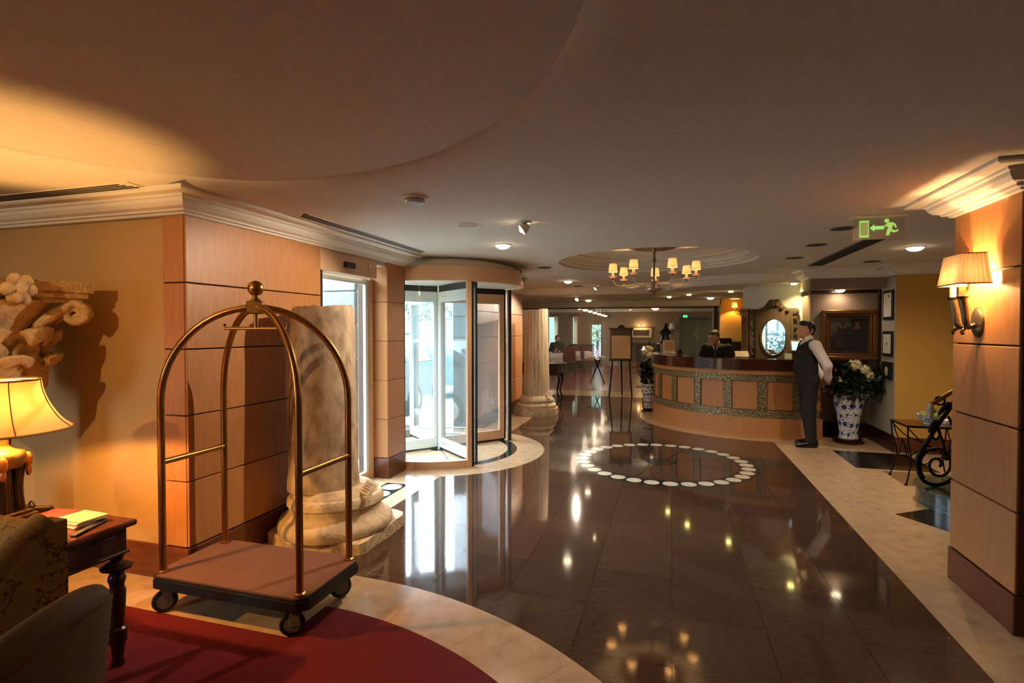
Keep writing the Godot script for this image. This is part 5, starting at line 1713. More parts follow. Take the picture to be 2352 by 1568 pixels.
func make_chandelier() -> void:
	var c := thing("chandelier", "seven-arm glass chandelier with cream shades under the ceiling dome", "chandelier", Vector3(-0.2, 0, -6.85))
	# star-shaped wooden ceiling plate
	var star := PackedVector2Array()
	for k in 48:
		var a := TAU * k / 48.0
		star.append(Vector2.from_angle(a) * (0.40 if k % 2 else 0.365))
	part("ceiling_star", MB.new().prism(star, 2.66, 2.69).add(MB.new().prism(scaled(star, 0.82), 2.64, 2.66)).add(MB.new().prism(scaled(star, 0.62), 2.615, 2.64)), tmat(ntex(0.02, [[0.0, Color(0.36, 0.17, 0.09)], [1.0, Color(0.55, 0.29, 0.16)]], 4, 97), Vector3(3, 3, 3), 0.25), c, "carved red-brown wooden star plate")
	part("stem", MB.new().lathe([Vector2(0.0, 2.03), Vector2(0.012, 2.04), Vector2(0.016, 2.06), Vector2(0.01, 2.08), Vector2(0.012, 2.2), Vector2(0.013, 2.45), Vector2(0.03, 2.47), Vector2(0.03, 2.485), Vector2(0.015, 2.5), Vector2(0.018, 2.56), Vector2(0.035, 2.62), Vector2(0.0, 2.62)], 20), M.old_metal, c)
	part("glass_bowl", MB.new().lathe([Vector2(0.012, 2.075), Vector2(0.06, 2.085), Vector2(0.095, 2.11), Vector2(0.10, 2.13), Vector2(0.07, 2.14), Vector2(0.012, 2.15)], 28), mat(Color(0.66, 0.60, 0.52), 0.12, 0.7), c)
	var glassy := pane(0.32, Color(0.92, 0.86, 0.80))
	var wax := mat(Color(0.95, 0.86, 0.80), 0.35)
	wax.backlight_enabled = true
	wax.backlight = Color(0.95, 0.85, 0.78)
	for k in 7:
		var a := deg_to_rad(90.0 + 25.7 + k * 360.0 / 7.0)
		var u := Vector3(cos(a), 0, sin(a))
		var end := u * 0.5
		var n := Node3D.new()
		n.name = "arm"
		c.add_child(n, true)
		var path := curve([u * 0.05 + Vector3(0, 2.13, 0), u * 0.12 + Vector3(0, 2.185, 0), u * 0.24 + Vector3(0, 2.175, 0), u * 0.38 + Vector3(0, 2.16, 0), u * 0.47 + Vector3(0, 2.185, 0), end + Vector3(0, 2.245, 0)], 6)
		part("glass_arm", MB.new().tube(path, 0.0125, 10), glassy, n)
		var t := Transform3D(Basis.IDENTITY, end)
		part("ferrule", MB.new().lathe([Vector2(0.006, 2.235), Vector2(0.014, 2.245), Vector2(0.014, 2.262), Vector2(0.0, 2.262)], 12, t), M.old_metal, n)
		part("drip_pan", MB.new().lathe([Vector2(0.012, 2.258), Vector2(0.035, 2.264), Vector2(0.05, 2.28), Vector2(0.047, 2.281), Vector2(0.012, 2.27)], 20, t), wax, n)
		part("candle", MB.new().lathe([Vector2(0.016, 2.265), Vector2(0.016, 2.345), Vector2(0.0, 2.346)], 14, t), wax, n)
		part("bulb", MB.new().ellipsoid(end + Vector3(0, 2.375, 0), Vector3(0.014, 0.024, 0.014)), M.bulb, n)
		part("shade", MB.new().lathe([Vector2(0.057, 2.335), Vector2(0.044, 2.435)], 24, t), M.shade_small, n)
		part("shade_braid", MB.new().tube(offset_ring(ring3(0.0575, 2.336, 20), end), 0.0025, 6, true), mat(Color(0.72, 0.55, 0.36), 0.8), n)
		omni(end + Vector3(0, 2.375, 0), WARM, 0.06, n, 0.01)

func offset_ring(p: Array, o: Vector3) -> Array:
	var r := []
	for q in p:
		r.append(q + o)
	return r

# ---------------------------------------------------------------- right side
func make_right() -> void:
	# exit sign
	var e := thing("exit_sign", "hanging clear exit sign with green door, arrow and running figure", "exit sign", Vector3(1.485, 0, -4.63))
	part("mounting_plate", MB.new().box(Vector3(0, CEIL - 0.006, 0), Vector3(0.37, 0.012, 0.11), Basis(Vector3.UP, 0.0), 0.003), M.white, e)
	part("clear_plate", MB.new().box(Vector3(0, 2.38, 0), Vector3(0.335, 0.172, 0.006)), pane(0.22, Color(0.75, 0.72, 0.6)), e)
	var lit := glow(Color(0.45, 0.9, 0.4), 0.32)
	var faint := glow(Color(0.55, 0.75, 0.35), 0.12)
	var z := 0.0045
	part("door_sign", MB.new().box(Vector3(-0.095, 2.432, z), Vector3(0.062, 0.011, 0.003)).box(Vector3(-0.095, 2.320, z), Vector3(0.062, 0.011, 0.003)).box(Vector3(-0.124, 2.376, z), Vector3(0.004, 0.10, 0.003)).box(Vector3(-0.066, 2.376, z), Vector3(0.004, 0.10, 0.003)), lit, e)
	part("door_sign_fill", MB.new().box(Vector3(-0.095, 2.376, z - 0.001), Vector3(0.054, 0.10, 0.002)), faint, e)
	var ar := MB.new()
	flat_shape(ar, [Vector2(-0.058, 0.0), Vector2(-0.028, 0.026), Vector2(-0.028, 0.012), Vector2(0.034, 0.012), Vector2(0.034, -0.012), Vector2(-0.028, -0.012), Vector2(-0.028, -0.026)], Vector3(0, 2.381, z))
	part("arrow_sign", ar, lit, e)
	var rn := MB.new()
	flat_shape(rn, poly_circle(0.0155, 14), Vector3(0.052, 2.430, z))
	flat_shape(rn, [Vector2(-0.005, 0.03), Vector2(0.02, 0.032), Vector2(0.042, 0.018), Vector2(0.05, -0.008), Vector2(0.043, -0.012), Vector2(0.034, 0.008), Vector2(0.026, 0.012), Vector2(0.018, -0.018), Vector2(0.036, -0.03), Vector2(0.058, -0.022), Vector2(0.062, -0.034), Vector2(0.034, -0.046), Vector2(0.012, -0.034), Vector2(0.0, -0.064), Vector2(-0.018, -0.064), Vector2(-0.012, -0.03), Vector2(-0.006, -0.01), Vector2(-0.012, 0.008), Vector2(-0.024, -0.002), Vector2(-0.03, 0.006), Vector2(-0.016, 0.022)], Vector3(0.066, 2.386, z))
	part("runner_sign", rn, glow(Color(0.62, 0.95, 0.42), 0.22), e)

	# iron side table with wooden top
	var t := thing("side_table", "small wrought iron side table with wooden top by the stair", "side table", Vector3(2.63, 0, -6.70))
	part("table_top", MB.new().box2(Vector3(-0.26, 0.61, -0.22), Vector3(0.26, 0.628, 0.22), 0.004), M.table_wood, t)
	part("top_frame", MB.new().box2(Vector3(-0.27, 0.605, -0.23), Vector3(0.27, 0.622, -0.215)).box2(Vector3(-0.27, 0.605, 0.215), Vector3(0.27, 0.622, 0.23)).box2(Vector3(-0.27, 0.605, -0.215), Vector3(-0.255, 0.622, 0.215)).box2(Vector3(0.255, 0.605, -0.215), Vector3(0.27, 0.622, 0.215)), M.iron, t)
	for sx in [-1.0, 1.0]:
		for sz in [-1.0, 1.0]:
			part("leg", MB.new().tube(curve([Vector3(0.258 * sx, 0.61, 0.217 * sz), Vector3(0.25 * sx, 0.45, 0.21 * sz), Vector3(0.215 * sx, 0.28, 0.185 * sz), Vector3(0.235 * sx, 0.13, 0.20 * sz), Vector3(0.265 * sx, 0.008, 0.215 * sz)]), 0.008, 8).lathe([Vector2(0.018, 0.0), Vector2(0.014, 0.012), Vector2(0.006, 0.02)], 12, Transform3D(Basis.IDENTITY, Vector3(0.265 * sx, 0, 0.215 * sz))), M.iron, t)
		part("scroll_brace", MB.new().tube(curve([Vector3(0.25 * sx, 0.60, -0.19), Vector3(0.24 * sx, 0.46, -0.10), Vector3(0.235 * sx, 0.43, 0.0), Vector3(0.22 * sx, 0.36, 0.09), Vector3(0.22 * sx, 0.25, 0.17)]), 0.006, 8).tube(curve([Vector3(0.22 * sx, 0.25, -0.18), Vector3(0.22 * sx, 0.28, -0.09), Vector3(0.22 * sx, 0.44, -0.02), Vector3(0.22 * sx, 0.30, 0.08), Vector3(0.22 * sx, 0.24, 0.18)]), 0.006, 8), M.iron, t)
	for sz in [-1.0, 1.0]:
		part("scroll_brace", MB.new().tube(curve([Vector3(-0.25, 0.59, 0.217 * sz), Vector3(-0.12, 0.45, 0.21 * sz), Vector3(0.0, 0.40, 0.20 * sz), Vector3(0.1, 0.33, 0.19 * sz), Vector3(0.21, 0.27, 0.185 * sz)]), 0.006, 8).tube(curve([Vector3(-0.215, 0.25, 0.185 * sz), Vector3(-0.1, 0.22, 0.19 * sz), Vector3(0.02, 0.30, 0.19 * sz), Vector3(0.215, 0.28, 0.185 * sz)]), 0.006, 8), M.iron, t)

	# fruit bowl
	var b := thing("fruit_bowl", "blue and white footed porcelain bowl on the iron side table", "bowl", Vector3(2.62, 0.628, -6.62))
	part("bowl", MB.new().lathe([Vector2(0.0, 0.0), Vector2(0.055, 0.0), Vector2(0.058, 0.012), Vector2(0.045, 0.022), Vector2(0.08, 0.04), Vector2(0.115, 0.075), Vector2(0.125, 0.10), Vector2(0.12, 0.10), Vector2(0.10, 0.07), Vector2(0.05, 0.035), Vector2(0.0, 0.03)], 32), M.porcelain, b)
	var green := tmat(ntex(0.05, [[0.0, Color(0.36, 0.42, 0.12)], [0.6, Color(0.52, 0.56, 0.18)], [1.0, Color(0.74, 0.62, 0.22)]], 3, 98), Vector3(8, 8, 8), 0.4)
	var fq := [[Vector3(-0.05, 0.085, 0.03), "green apple at the left front of the fruit bowl"], [Vector3(0.045, 0.09, 0.035), "green apple at the right front of the fruit bowl"], [Vector3(0.06, 0.095, -0.04), "green apple at the right back of the fruit bowl"], [Vector3(-0.035, 0.095, -0.045), "green apple at the left back of the fruit bowl"], [Vector3(0.015, 0.145, 0.0), "topmost yellow-green apple in the fruit bowl"]]
	for q in fq:
		var ap := thing("apple", q[1], "apple", Vector3(2.62, 0.628, -6.62) + q[0], 0.0, "apples in the bowl")
		part("fruit", MB.new().lathe([Vector2(0.0, -0.032), Vector2(0.015, -0.036), Vector2(0.034, -0.018), Vector2(0.041, 0.004), Vector2(0.034, 0.026), Vector2(0.016, 0.034), Vector2(0.0, 0.027)], 18), green, ap)
		part("stalk", MB.new().tube([Vector3(0, 0.026, 0), Vector3(0.004, 0.045, 0)], 0.002, 5), M.dark_wood, ap)
	var na := single("napkin_stack", MB.new().box(Vector3(0, 0.02, 0), Vector3(0.10, 0.04, 0.10), Basis.IDENTITY, 0.004), M.cloth_white, "small stack of pink-white napkins behind the fruit bowl", "napkins", Vector3(2.82, 0.628, -6.72), 0.2)

	# marble steps and wrought stair end
	var st := thing("stair", "green marble bottom steps of the stair behind the right pillar", "stair", Vector3(2.72, 0, -5.82))
	for k in 3:
		var sp := PackedVector2Array()
		for i in 13:
			var a := lerpf(PI * 0.5, PI * 1.5, i / 12.0)
			sp.append(Vector2(-0.10 + cos(a) * (0.38 - k * 0.03) + k * 0.28, sin(a) * 0.45 - 0.02))
		sp.append(Vector2(1.7, -0.47))
		sp.append(Vector2(1.7, 0.43))
		part("step", MB.new().prism(sp, k * 0.165, k * 0.165 + 0.14, true).add(MB.new().prism(Geometry2D.offset_polygon(sp, 0.02, Geometry2D.JOIN_ROUND)[0], k * 0.165 + 0.14, k * 0.165 + 0.165, true)), M.step_green, st)
	var n := thing("stair_railing", "black wrought iron scroll railing with brass handrail on the stair", "railing", Vector3(2.36, 0.165, -5.85))
	var big := []
	for k in 60:
		var t2 := k / 59.0
		var an := -PI * 0.75 - t2 * TAU * 1.75
		var rr := lerpf(0.185, 0.02, t2)
		big.append(Vector3(cos(an) * rr * 0.8 + 0.02, 0.205 + sin(an) * rr, 0))
	part("volute_bar", MB.new().tube(curve([Vector3(0.17, 0.86, 0), Vector3(0.10, 0.72, 0), Vector3(0.02, 0.58, 0), Vector3(-0.06, 0.42, 0), Vector3(-0.13, 0.28, 0), Vector3(-0.135, 0.16, 0), Vector3(-0.09, 0.05, 0), Vector3(0.02, 0.018, 0), Vector3(0.13, 0.08, 0), Vector3(0.16, 0.2, 0)]), 0.018, 10), M.iron, n)
	part("inner_volute", MB.new().tube(big, 0.013, 8), M.iron, n)
	part("scroll_bar", MB.new().tube(curve([Vector3(-0.02, 0.62, 0.01), Vector3(0.03, 0.50, 0.01), Vector3(0.0, 0.44, 0.01), Vector3(-0.04, 0.49, 0.01), Vector3(0.0, 0.55, 0.01), Vector3(0.06, 0.40, 0.01), Vector3(0.08, 0.26, 0.01), Vector3(0.16, 0.40, 0.01), Vector3(0.2, 0.62, 0.01)]), 0.012, 8).tube(curve([Vector3(0.10, 0.66, -0.01), Vector3(0.16, 0.5, -0.01), Vector3(0.2, 0.34, -0.01), Vector3(0.14, 0.24, -0.01), Vector3(0.1, 0.32, -0.01), Vector3(0.18, 0.38, -0.01)]), 0.012, 8), M.iron, n)
	for q in [[Vector3(-0.115, 0.30, 0), Vector3(0.028, 0.1, 0.02), -0.35], [Vector3(-0.02, 0.56, 0), Vector3(0.03, 0.07, 0.022), -0.5], [Vector3(0.06, 0.73, 0), Vector3(0.02, 0.08, 0.02), -0.6]]:
		part("leaf_ornament", MB.new().ellipsoid(q[0], q[1], Basis(Vector3(0, 0, 1), q[2])), M.iron, n)
	part("ring", MB.new().tube(offset_ring(ringz(0.038, 24), Vector3(0.03, 0.80, 0)), 0.009, 8, true), M.iron, n)
	part("baluster", MB.new().tube([Vector3(0.3, 0.0, 0), Vector3(0.3, 0.95, 0)], 0.012, 8).tube([Vector3(0.45, 0.1, 0), Vector3(0.45, 1.05, 0)], 0.012, 8).tube(curve([Vector3(0.2, 0.15, 0), Vector3(0.36, 0.3, 0), Vector3(0.25, 0.5, 0), Vector3(0.42, 0.66, 0)]), 0.012, 8), M.iron, n)
	part("handrail", MB.new().tube([Vector3(-0.03, 0.77, 0), Vector3(0.10, 0.87, 0), Vector3(0.9, 1.36, 0)], 0.022, 12), M.brass, n, "polished brass handrail")
	part("newel_knob", MB.new().lathe([Vector2(0.0, -0.09), Vector2(0.02, -0.09), Vector2(0.026, -0.04), Vector2(0.03, 0.0), Vector2(0.022, 0.03), Vector2(0.0, 0.05)], 14, Transform3D(Basis.IDENTITY, Vector3(-0.045, 0.72, 0))), mat(Color(0.62, 0.60, 0.55), 0.3), n)

	# blue and white floor vase with flowers
	var v := thing("floor_vase", "tall blue and white porcelain floor vase on a wooden stand by the painting", "vase", Vector3(2.46, 0.0, -8.72))
	part("vase", MB.new().lathe([Vector2(0.0, 0.07), Vector2(0.125, 0.07), Vector2(0.12, 0.10), Vector2(0.118, 0.16), Vector2(0.135, 0.3), Vector2(0.165, 0.46), Vector2(0.19, 0.58), Vector2(0.20, 0.66), Vector2(0.19, 0.72), Vector2(0.165, 0.745), Vector2(0.155, 0.74), Vector2(0.165, 0.66), Vector2(0.14, 0.4), Vector2(0.0, 0.35)], 40), M.porcelain, v)
	part("wooden_stand", MB.new().lathe([Vector2(0.0, 0.0), Vector2(0.19, 0.0), Vector2(0.20, 0.02), Vector2(0.17, 0.035), Vector2(0.15, 0.05), Vector2(0.175, 0.06), Vector2(0.17, 0.072), Vector2(0.0, 0.072)], 32), M.dark_wood, v)
	var p := thing("flower_arrangement", "dark leafy bouquet with cream hydrangeas in the floor vase by the painting", "flowers", Vector3(2.46, 0.55, -8.62))
	part("foliage", leaves(420, Vector3(0.0, 0.32, 0.03), Vector3(0.32, 0.28, 0.2), 0.15, 40), M.leaf, p)
	part("trailing_foliage", leaves(170, Vector3(0.32, 0.30, 0.03), Vector3(0.17, 0.26, 0.12), 0.11, 41, 0.4), M.leaf, p)
	part("light_foliage", leaves(70, Vector3(0.16, 0.26, 0.12), Vector3(0.28, 0.22, 0.12), 0.08, 42, 0.5), M.leaf_b, p)
	var hyd := [[Vector3(0.03, 0.56, 0.05), 0.095], [Vector3(0.13, 0.51, 0.10), 0.075], [Vector3(0.19, 0.43, 0.12), 0.06]]
	for q in hyd:
		part("hydrangea", blossoms(q[0], q[1], 110, int(q[1] * 1000.0)), M.petal, p)
	for q in [Vector3(-0.2, 0.5, 0.05), Vector3(-0.18, 0.36, 0.15), Vector3(-0.30, 0.62, 0.0)]:
		part("bloom", blossoms(q, 0.03, 14, 5), M.petal_b, p)

func flat_shape(mb: MB, pts: Array, at: Vector3) -> void:
	var p := PackedVector2Array(pts)
	var m := MB.new().prism(p, -0.0015, 0.0015)
	mb.add(m, Transform3D(Basis(Vector3(1, 0, 0), Vector3(0, 0, 1), Vector3(0, 1, 0)), at))

func poly_circle(r: float, k: int) -> Array:
	var p := []
	for i in k:
		p.append(Vector2.from_angle(TAU * i / k) * r)
	return p

func ringz(r: float, k: int) -> Array:
	var p := []
	for i in k:
		p.append(Vector3(cos(TAU * i / k) * r, sin(TAU * i / k) * r, 0))
	return p

func blossoms(c: Vector3, r: float, count: int, sd: int) -> MB:
	var g := RandomNumberGenerator.new()
	g.seed = sd
	var m := MB.new()
	for i in count:
		var d := Vector3(g.randfn(), g.randfn(), g.randfn()).normalized()
		var p := c + d * r * g.randf_range(0.7, 1.1)
		var b := Basis.looking_at(d, Vector3(0.3, 0.9, 0.1).normalized())
		for k in 4:
			var a := k * PI / 2 + g.randf()
			var q := b * Vector3(cos(a), sin(a), 0)
			var w := b * Vector3(-sin(a), cos(a), 0)
			var s := r * 0.24
			m.tri(p, p + q * s + w * s * 0.5, p + q * s - w * s * 0.5)
	m.ellipsoid(c, Vector3.ONE * r * 0.7, Basis.IDENTITY, 12, 8)
	return m


# ---------------------------------------------------------------- round the reception
func make_reception() -> void:
	# oval mirror in a carved frame
	var m := thing("oval_mirror", "oval mirror in a large carved wooden frame behind the desk", "mirror", Vector3(1.607, 0, -9.465), deg_to_rad(-32.0))
	var out := PackedVector2Array()
	var half := [Vector2(0.0, 2.10), Vector2(0.06, 2.105), Vector2(0.10, 2.06), Vector2(0.14, 2.0), Vector2(0.20, 1.965), Vector2(0.27, 1.955), Vector2(0.33, 1.96), Vector2(0.37, 1.93), Vector2(0.365, 1.88), Vector2(0.335, 1.84), Vector2(0.33, 1.75), Vector2(0.35, 1.65), Vector2(0.345, 1.55), Vector2(0.32, 1.45), Vector2(0.33, 1.35), Vector2(0.35, 1.25), Vector2(0.33, 1.15), Vector2(0.30, 1.10), Vector2(0.0, 1.10)]
	var oval := PackedVector2Array()
	for i in 48:
		oval.append(Vector2(cos(TAU * i / 48.0) * 0.20, 1.50 + sin(TAU * i / 48.0) * 0.29))
	for sgn in [-1.0, 1.0]:
		var poly := PackedVector2Array()
		for q in half:
			poly.append(Vector2(q.x * sgn, q.y))
		if Geometry2D.is_polygon_clockwise(poly):
			poly.reverse()
		for q in cut(poly, [oval]):
			var a := MB.new().prism(q, 0.0, 0.05)
			part("carved_frame", MB.new().add(a, Transform3D(Basis(Vector3(1, 0, 0), Vector3(0, 0, 1), Vector3(0, 1, 0)), Vector3.ZERO)), M.carved, m)
		var orn := MB.new()
		for q in [[0.345, 1.90, 0.045], [0.335, 1.80, 0.03], [0.345, 1.66, 0.03], [0.335, 1.55, 0.026], [0.315, 1.45, 0.026], [0.335, 1.33, 0.03], [0.33, 1.2, 0.035], [0.06, 2.03, 0.04], [0.13, 1.97, 0.03], [0.22, 1.93, 0.026]]:
			orn.ellipsoid(Vector3(q[0] * sgn, q[1], 0.055), Vector3(q[2], q[2] * 1.25, 0.025), Basis.IDENTITY, 12, 8)
			orn.tube(offset_ring(ringz(q[2] * 0.8, 14), Vector3(q[0] * sgn, q[1], 0.065)), 0.008, 6, true)
		orn.box(Vector3(0.27 * sgn, 1.52, 0.055), Vector3(0.012, 0.78, 0.02), Basis.IDENTITY, 0.004)
		part("carving", orn, M.carved, m)
	part("top_crest", MB.new().ellipsoid(Vector3(0, 2.04, 0.055), Vector3(0.035, 0.06, 0.03)), M.carved, m)
	var rim := []
	for i in 48:
		rim.append(Vector3(cos(TAU * i / 48.0) * 0.205, 1.50 + sin(TAU * i / 48.0) * 0.295, 0.05))
	part("oval_bead", MB.new().tube(rim, 0.010, 8, true), M.carved, m)
	var ov := MB.new().prism(oval, 0.028, 0.032)
	part("mirror_glass", MB.new().add(ov, Transform3D(Basis(Vector3(1, 0, 0), Vector3(0, 0, 1), Vector3(0, 1, 0)), Vector3.ZERO)), M.mirror, m)
	# gilded pilaster at the free end of the mirror wall
	var g := thing("gilded_pilaster", "narrow gilded carved pilaster left of the oval mirror", "pilaster", Vector3(1.215, 0, -9.705), deg_to_rad(-32.0))
	part("shaft", MB.new().box2(Vector3(-0.06, 0, 0.0), Vector3(0.06, 1.93, 0.06), 0.005), M.gold, g)
	part("inner_moulding", MB.new().box2(Vector3(-0.038, 1.2, 0.06), Vector3(-0.03, 1.84, 0.072)).box2(Vector3(0.03, 1.2, 0.06), Vector3(0.038, 1.84, 0.072)), M.gold, g)
	part("ornament", MB.new().ellipsoid(Vector3(0, 1.62, 0.062), Vector3(0.018, 0.12, 0.015)).ellipsoid(Vector3(0, 1.42, 0.062), Vector3(0.02, 0.08, 0.015)).ellipsoid(Vector3(0, 1.78, 0.062), Vector3(0.022, 0.05, 0.015)), M.carved, g)
	part("foot_scroll", MB.new().box(Vector3(0.0, 1.24, 0.075), Vector3(0.10, 0.07, 0.04), Basis(Vector3.RIGHT, 0.4), 0.01).box(Vector3(0.0, 1.15, 0.085), Vector3(0.12, 0.06, 0.05), Basis(Vector3.RIGHT, 0.4), 0.01), M.gold, g)
	part("cap", MB.new().box2(Vector3(-0.075, 1.93, 0.0), Vector3(0.075, 1.965, 0.08), 0.006), M.gold, g)

	# framed painting
	var p := thing("framed_painting", "dark figure painting in a wide gilt frame above the flowers", "painting", Vector3(2.445, 1.545, -8.715))
	var w := 0.355
	var h := 0.36
	var fr := [[w, h, 0.05, 0.03], [w - 0.05, h - 0.05, 0.035, 0.05]]
	for q in [[0.0, h - 0.03, w * 2.0, 0.06], [0.0, -h + 0.03, w * 2.0, 0.06]]:
		part("frame_rail", MB.new().box(Vector3(q[0], q[1], 0.025), Vector3(q[2], q[3], 0.05), Basis.IDENTITY, 0.012).box(Vector3(q[0], q[1] * 0.86, 0.02), Vector3(q[2] - 0.12, 0.035, 0.03), Basis.IDENTITY, 0.008), M.gold, p)
	for sx in [-1.0, 1.0]:
		part("frame_stile", MB.new().box(Vector3(sx * (w - 0.03), 0, 0.025), Vector3(0.06, h * 2.0 - 0.12, 0.05), Basis.IDENTITY, 0.012).box(Vector3(sx * (w - 0.08), 0, 0.02), Vector3(0.035, h * 2.0 - 0.15, 0.03), Basis.IDENTITY, 0.008), M.gold, p)
	part("dark_slip", MB.new().box(Vector3(0, 0, 0.008), Vector3(w * 2.0 - 0.15, h * 2.0 - 0.15, 0.016)), M.black, p)
	part("inner_slip", MB.new().box(Vector3(0, 0.245, 0.02), Vector3(0.49, 0.012, 0.01)).box(Vector3(0, -0.245, 0.02), Vector3(0.49, 0.012, 0.01)).box(Vector3(-0.243, 0, 0.02), Vector3(0.012, 0.5, 0.01)).box(Vector3(0.243, 0, 0.02), Vector3(0.012, 0.5, 0.01)), M.gold, p)
	var cv := mat(Color.WHITE, 0.5)
	cv.albedo_texture = painting_picture()
	part("canvas", MB.new().box(Vector3(0, 0, 0.012), Vector3(0.48, 0.48, 0.014)), cv, p)

	# three framed certificates on the side wall
	var dir := Vector2(0, -1)
	var cert := [[0.20, 1.955, 0.40, "tall dark-framed certificate at the top of the three on the side wall", Color(0.80, 0.78, 0.72)], [0.20, 1.43, 0.34, "dark-framed certificate in the middle of the three on the side wall", Color(0.78, 0.76, 0.70)], [0.20, 1.065, 0.24, "black plaque with an oval seal lowest on the side wall", Color(0.05, 0.04, 0.035)]]
	for k in 3:
		var q: Array = cert[k]
		var at: Vector2 = Vector2(2.838, -8.215) + dir * float(q[0])
		var c := thing("framed_certificate", q[3], "certificate", Vector3(at.x, q[1], at.y), -PI / 2, "certificates on the side wall")
		var hh: float = q[2] * 0.5
		part("frame", MB.new().box(Vector3(0, 0, 0.01), Vector3(0.34, hh * 2.0, 0.02), Basis.IDENTITY, 0.004), M.black, c)
		part("sheet", MB.new().box(Vector3(0, 0, 0.021), Vector3(0.26, hh * 2.0 - 0.08, 0.003)), mat(q[4], 0.6), c)
		if k == 2:
			part("seal", MB.new().lathe([Vector2(0.0, 0.0), Vector2(0.055, 0.0), Vector2(0.05, 0.004), Vector2(0.0, 0.004)], 24, Transform3D(Basis(Vector3(1, 0, 0), Vector3(0, 0, 1), Vector3(0, -1.2, 0)), Vector3(0, -0.01, 0.022))), mat(Color(0.70, 0.66, 0.56), 0.5), c)
		else:
			part("seal", MB.new().lathe([Vector2(0.0, 0.0), Vector2(0.02, 0.0), Vector2(0.018, 0.003), Vector2(0.0, 0.003)], 16, Transform3D(Basis(Vector3(1, 0, 0), Vector3(0, 0, 1), Vector3(0, -1, 0)), Vector3(0.0 if k else 0.05, 0.0 if k else hh - 0.08, 0.022))), mat(Color(0.36, 0.34, 0.32), 0.6), c)

	# left vase with lilies
	var v := thing("floor_vase", "slim blue and white porcelain vase at the left end of the desk", "vase", Vector3(-0.42, 0.0, -11.0))
	part("vase", MB.new().lathe([Vector2(0.0, 0.06), Vector2(0.075, 0.06), Vector2(0.08, 0.1), Vector2(0.10, 0.25), Vector2(0.125, 0.42), Vector2(0.135, 0.5), Vector2(0.12, 0.545), Vector2(0.11, 0.54), Vector2(0.11, 0.45), Vector2(0.0, 0.4)], 32), M.porcelain, v)
	part("wooden_stand", MB.new().lathe([Vector2(0.0, 0.0), Vector2(0.12, 0.0), Vector2(0.125, 0.02), Vector2(0.10, 0.035), Vector2(0.11, 0.062), Vector2(0.0, 0.062)], 24), M.dark_wood, v)
	var fl := thing("flower_arrangement", "bouquet of white lilies over dark leaves at the desk end", "flowers", Vector3(-0.42, 0.40, -11.0))
	part("foliage", leaves(260, Vector3(0.0, 0.38, 0.0), Vector3(0.2, 0.3, 0.18), 0.13, 50), M.leaf, fl)
	for q in [[Vector3(-0.06, 0.78, 0.05), 0.075], [Vector3(0.03, 0.83, 0.0), 0.08], [Vector3(0.02, 0.72, 0.07), 0.07], [Vector3(-0.02, 0.86, -0.03), 0.06]]:
		part("lily", blossoms(q[0], q[1], 26, int(q[1] * 1000.0)), M.petal, fl)
	part("orange_bloom", blossoms(Vector3(-0.25, 0.52, 0.08), 0.05, 22, 8), mat(Color(0.80, 0.48, 0.14), 0.6), fl)
	part("stalk", MB.new().tube(curve([Vector3(-0.05, 0.15, 0.05), Vector3(-0.2, 0.35, 0.08), Vector3(-0.33, 0.3, 0.1), Vector3(-0.36, 0.1, 0.1)]), 0.004, 6).tube([Vector3(0.02, 0.8, 0), Vector3(0.02, 1.0, 0)], 0.012, 6), M.leaf_b, fl)

	# things on the counter
	var top := 1.18
	var ms := thing("menu_board", "pale tilted menu board standing at the left end of the counter", "menu board", Vector3(-0.03, top, -10.35), 0.12)
	part("sheet", MB.new().box(Vector3(0, 0.125, 0.0), Vector3(0.21, 0.25, 0.006), Basis(Vector3.RIGHT, -0.25)), M.paper_sheet, ms)
	part("print", MB.new().box(Vector3(-0.035, 0.14, 0.006), Vector3(0.06, 0.17, 0.002), Basis(Vector3.RIGHT, -0.25)).box(Vector3(0.045, 0.14, 0.006), Vector3(0.07, 0.17, 0.002), Basis(Vector3.RIGHT, -0.25)), mat(Color(0.76, 0.56, 0.40), 0.7), ms)
	part("foot", MB.new().box(Vector3(0, 0.008, 0.02), Vector3(0.25, 0.016, 0.12), Basis.IDENTITY, 0.004), M.white, ms)
	var tc := single("tent_card", MB.new().add(MB.new().prism(PackedVector2Array([Vector2(-0.05, 0.0), Vector2(0.05, 0.0), Vector2(0.0, 0.10)]), -0.05, 0.05), Transform3D(Basis(Vector3(1, 0, 0), Vector3(0, 0, 1), Vector3(0, 1, 0)), Vector3.ZERO)), M.black, "small black tent card on the counter beside the menu board", "card", Vector3(0.16, top, -10.2), 0.3)
	var gs := single("grey_stand", MB.new().box(Vector3(0, 0.09, 0), Vector3(0.16, 0.18, 0.01), Basis(Vector3.RIGHT, -0.3), 0.003).box(Vector3(0, 0.006, 0.02), Vector3(0.18, 0.012, 0.1)), M.grey, "grey card stand left of the menu board on the counter", "stand", Vector3(-0.12, top, -10.75), 0.5)
	var pp := single("paper_stand", MB.new().box(Vector3(0, 0.06, 0), Vector3(0.20, 0.12, 0.006), Basis(Vector3.RIGHT, -0.8), 0.001).box(Vector3(0, 0.02, -0.06), Vector3(0.18, 0.04, 0.01)), M.paper_sheet, "tilted white paper holder on the counter right of the receptionist", "paper", Vector3(1.08, top, -9.10), 0.1)
	var mo := thing("desk_monitor", "small monitor with a pale blue screen behind the standing man", "monitor", Vector3(1.88, top, -9.20), 0.35)
	part("case", MB.new().box(Vector3(0, 0.19, 0), Vector3(0.22, 0.17, 0.03), Basis(Vector3.RIGHT, -0.2), 0.006), mat(Color(0.62, 0.60, 0.45), 0.5), mo)
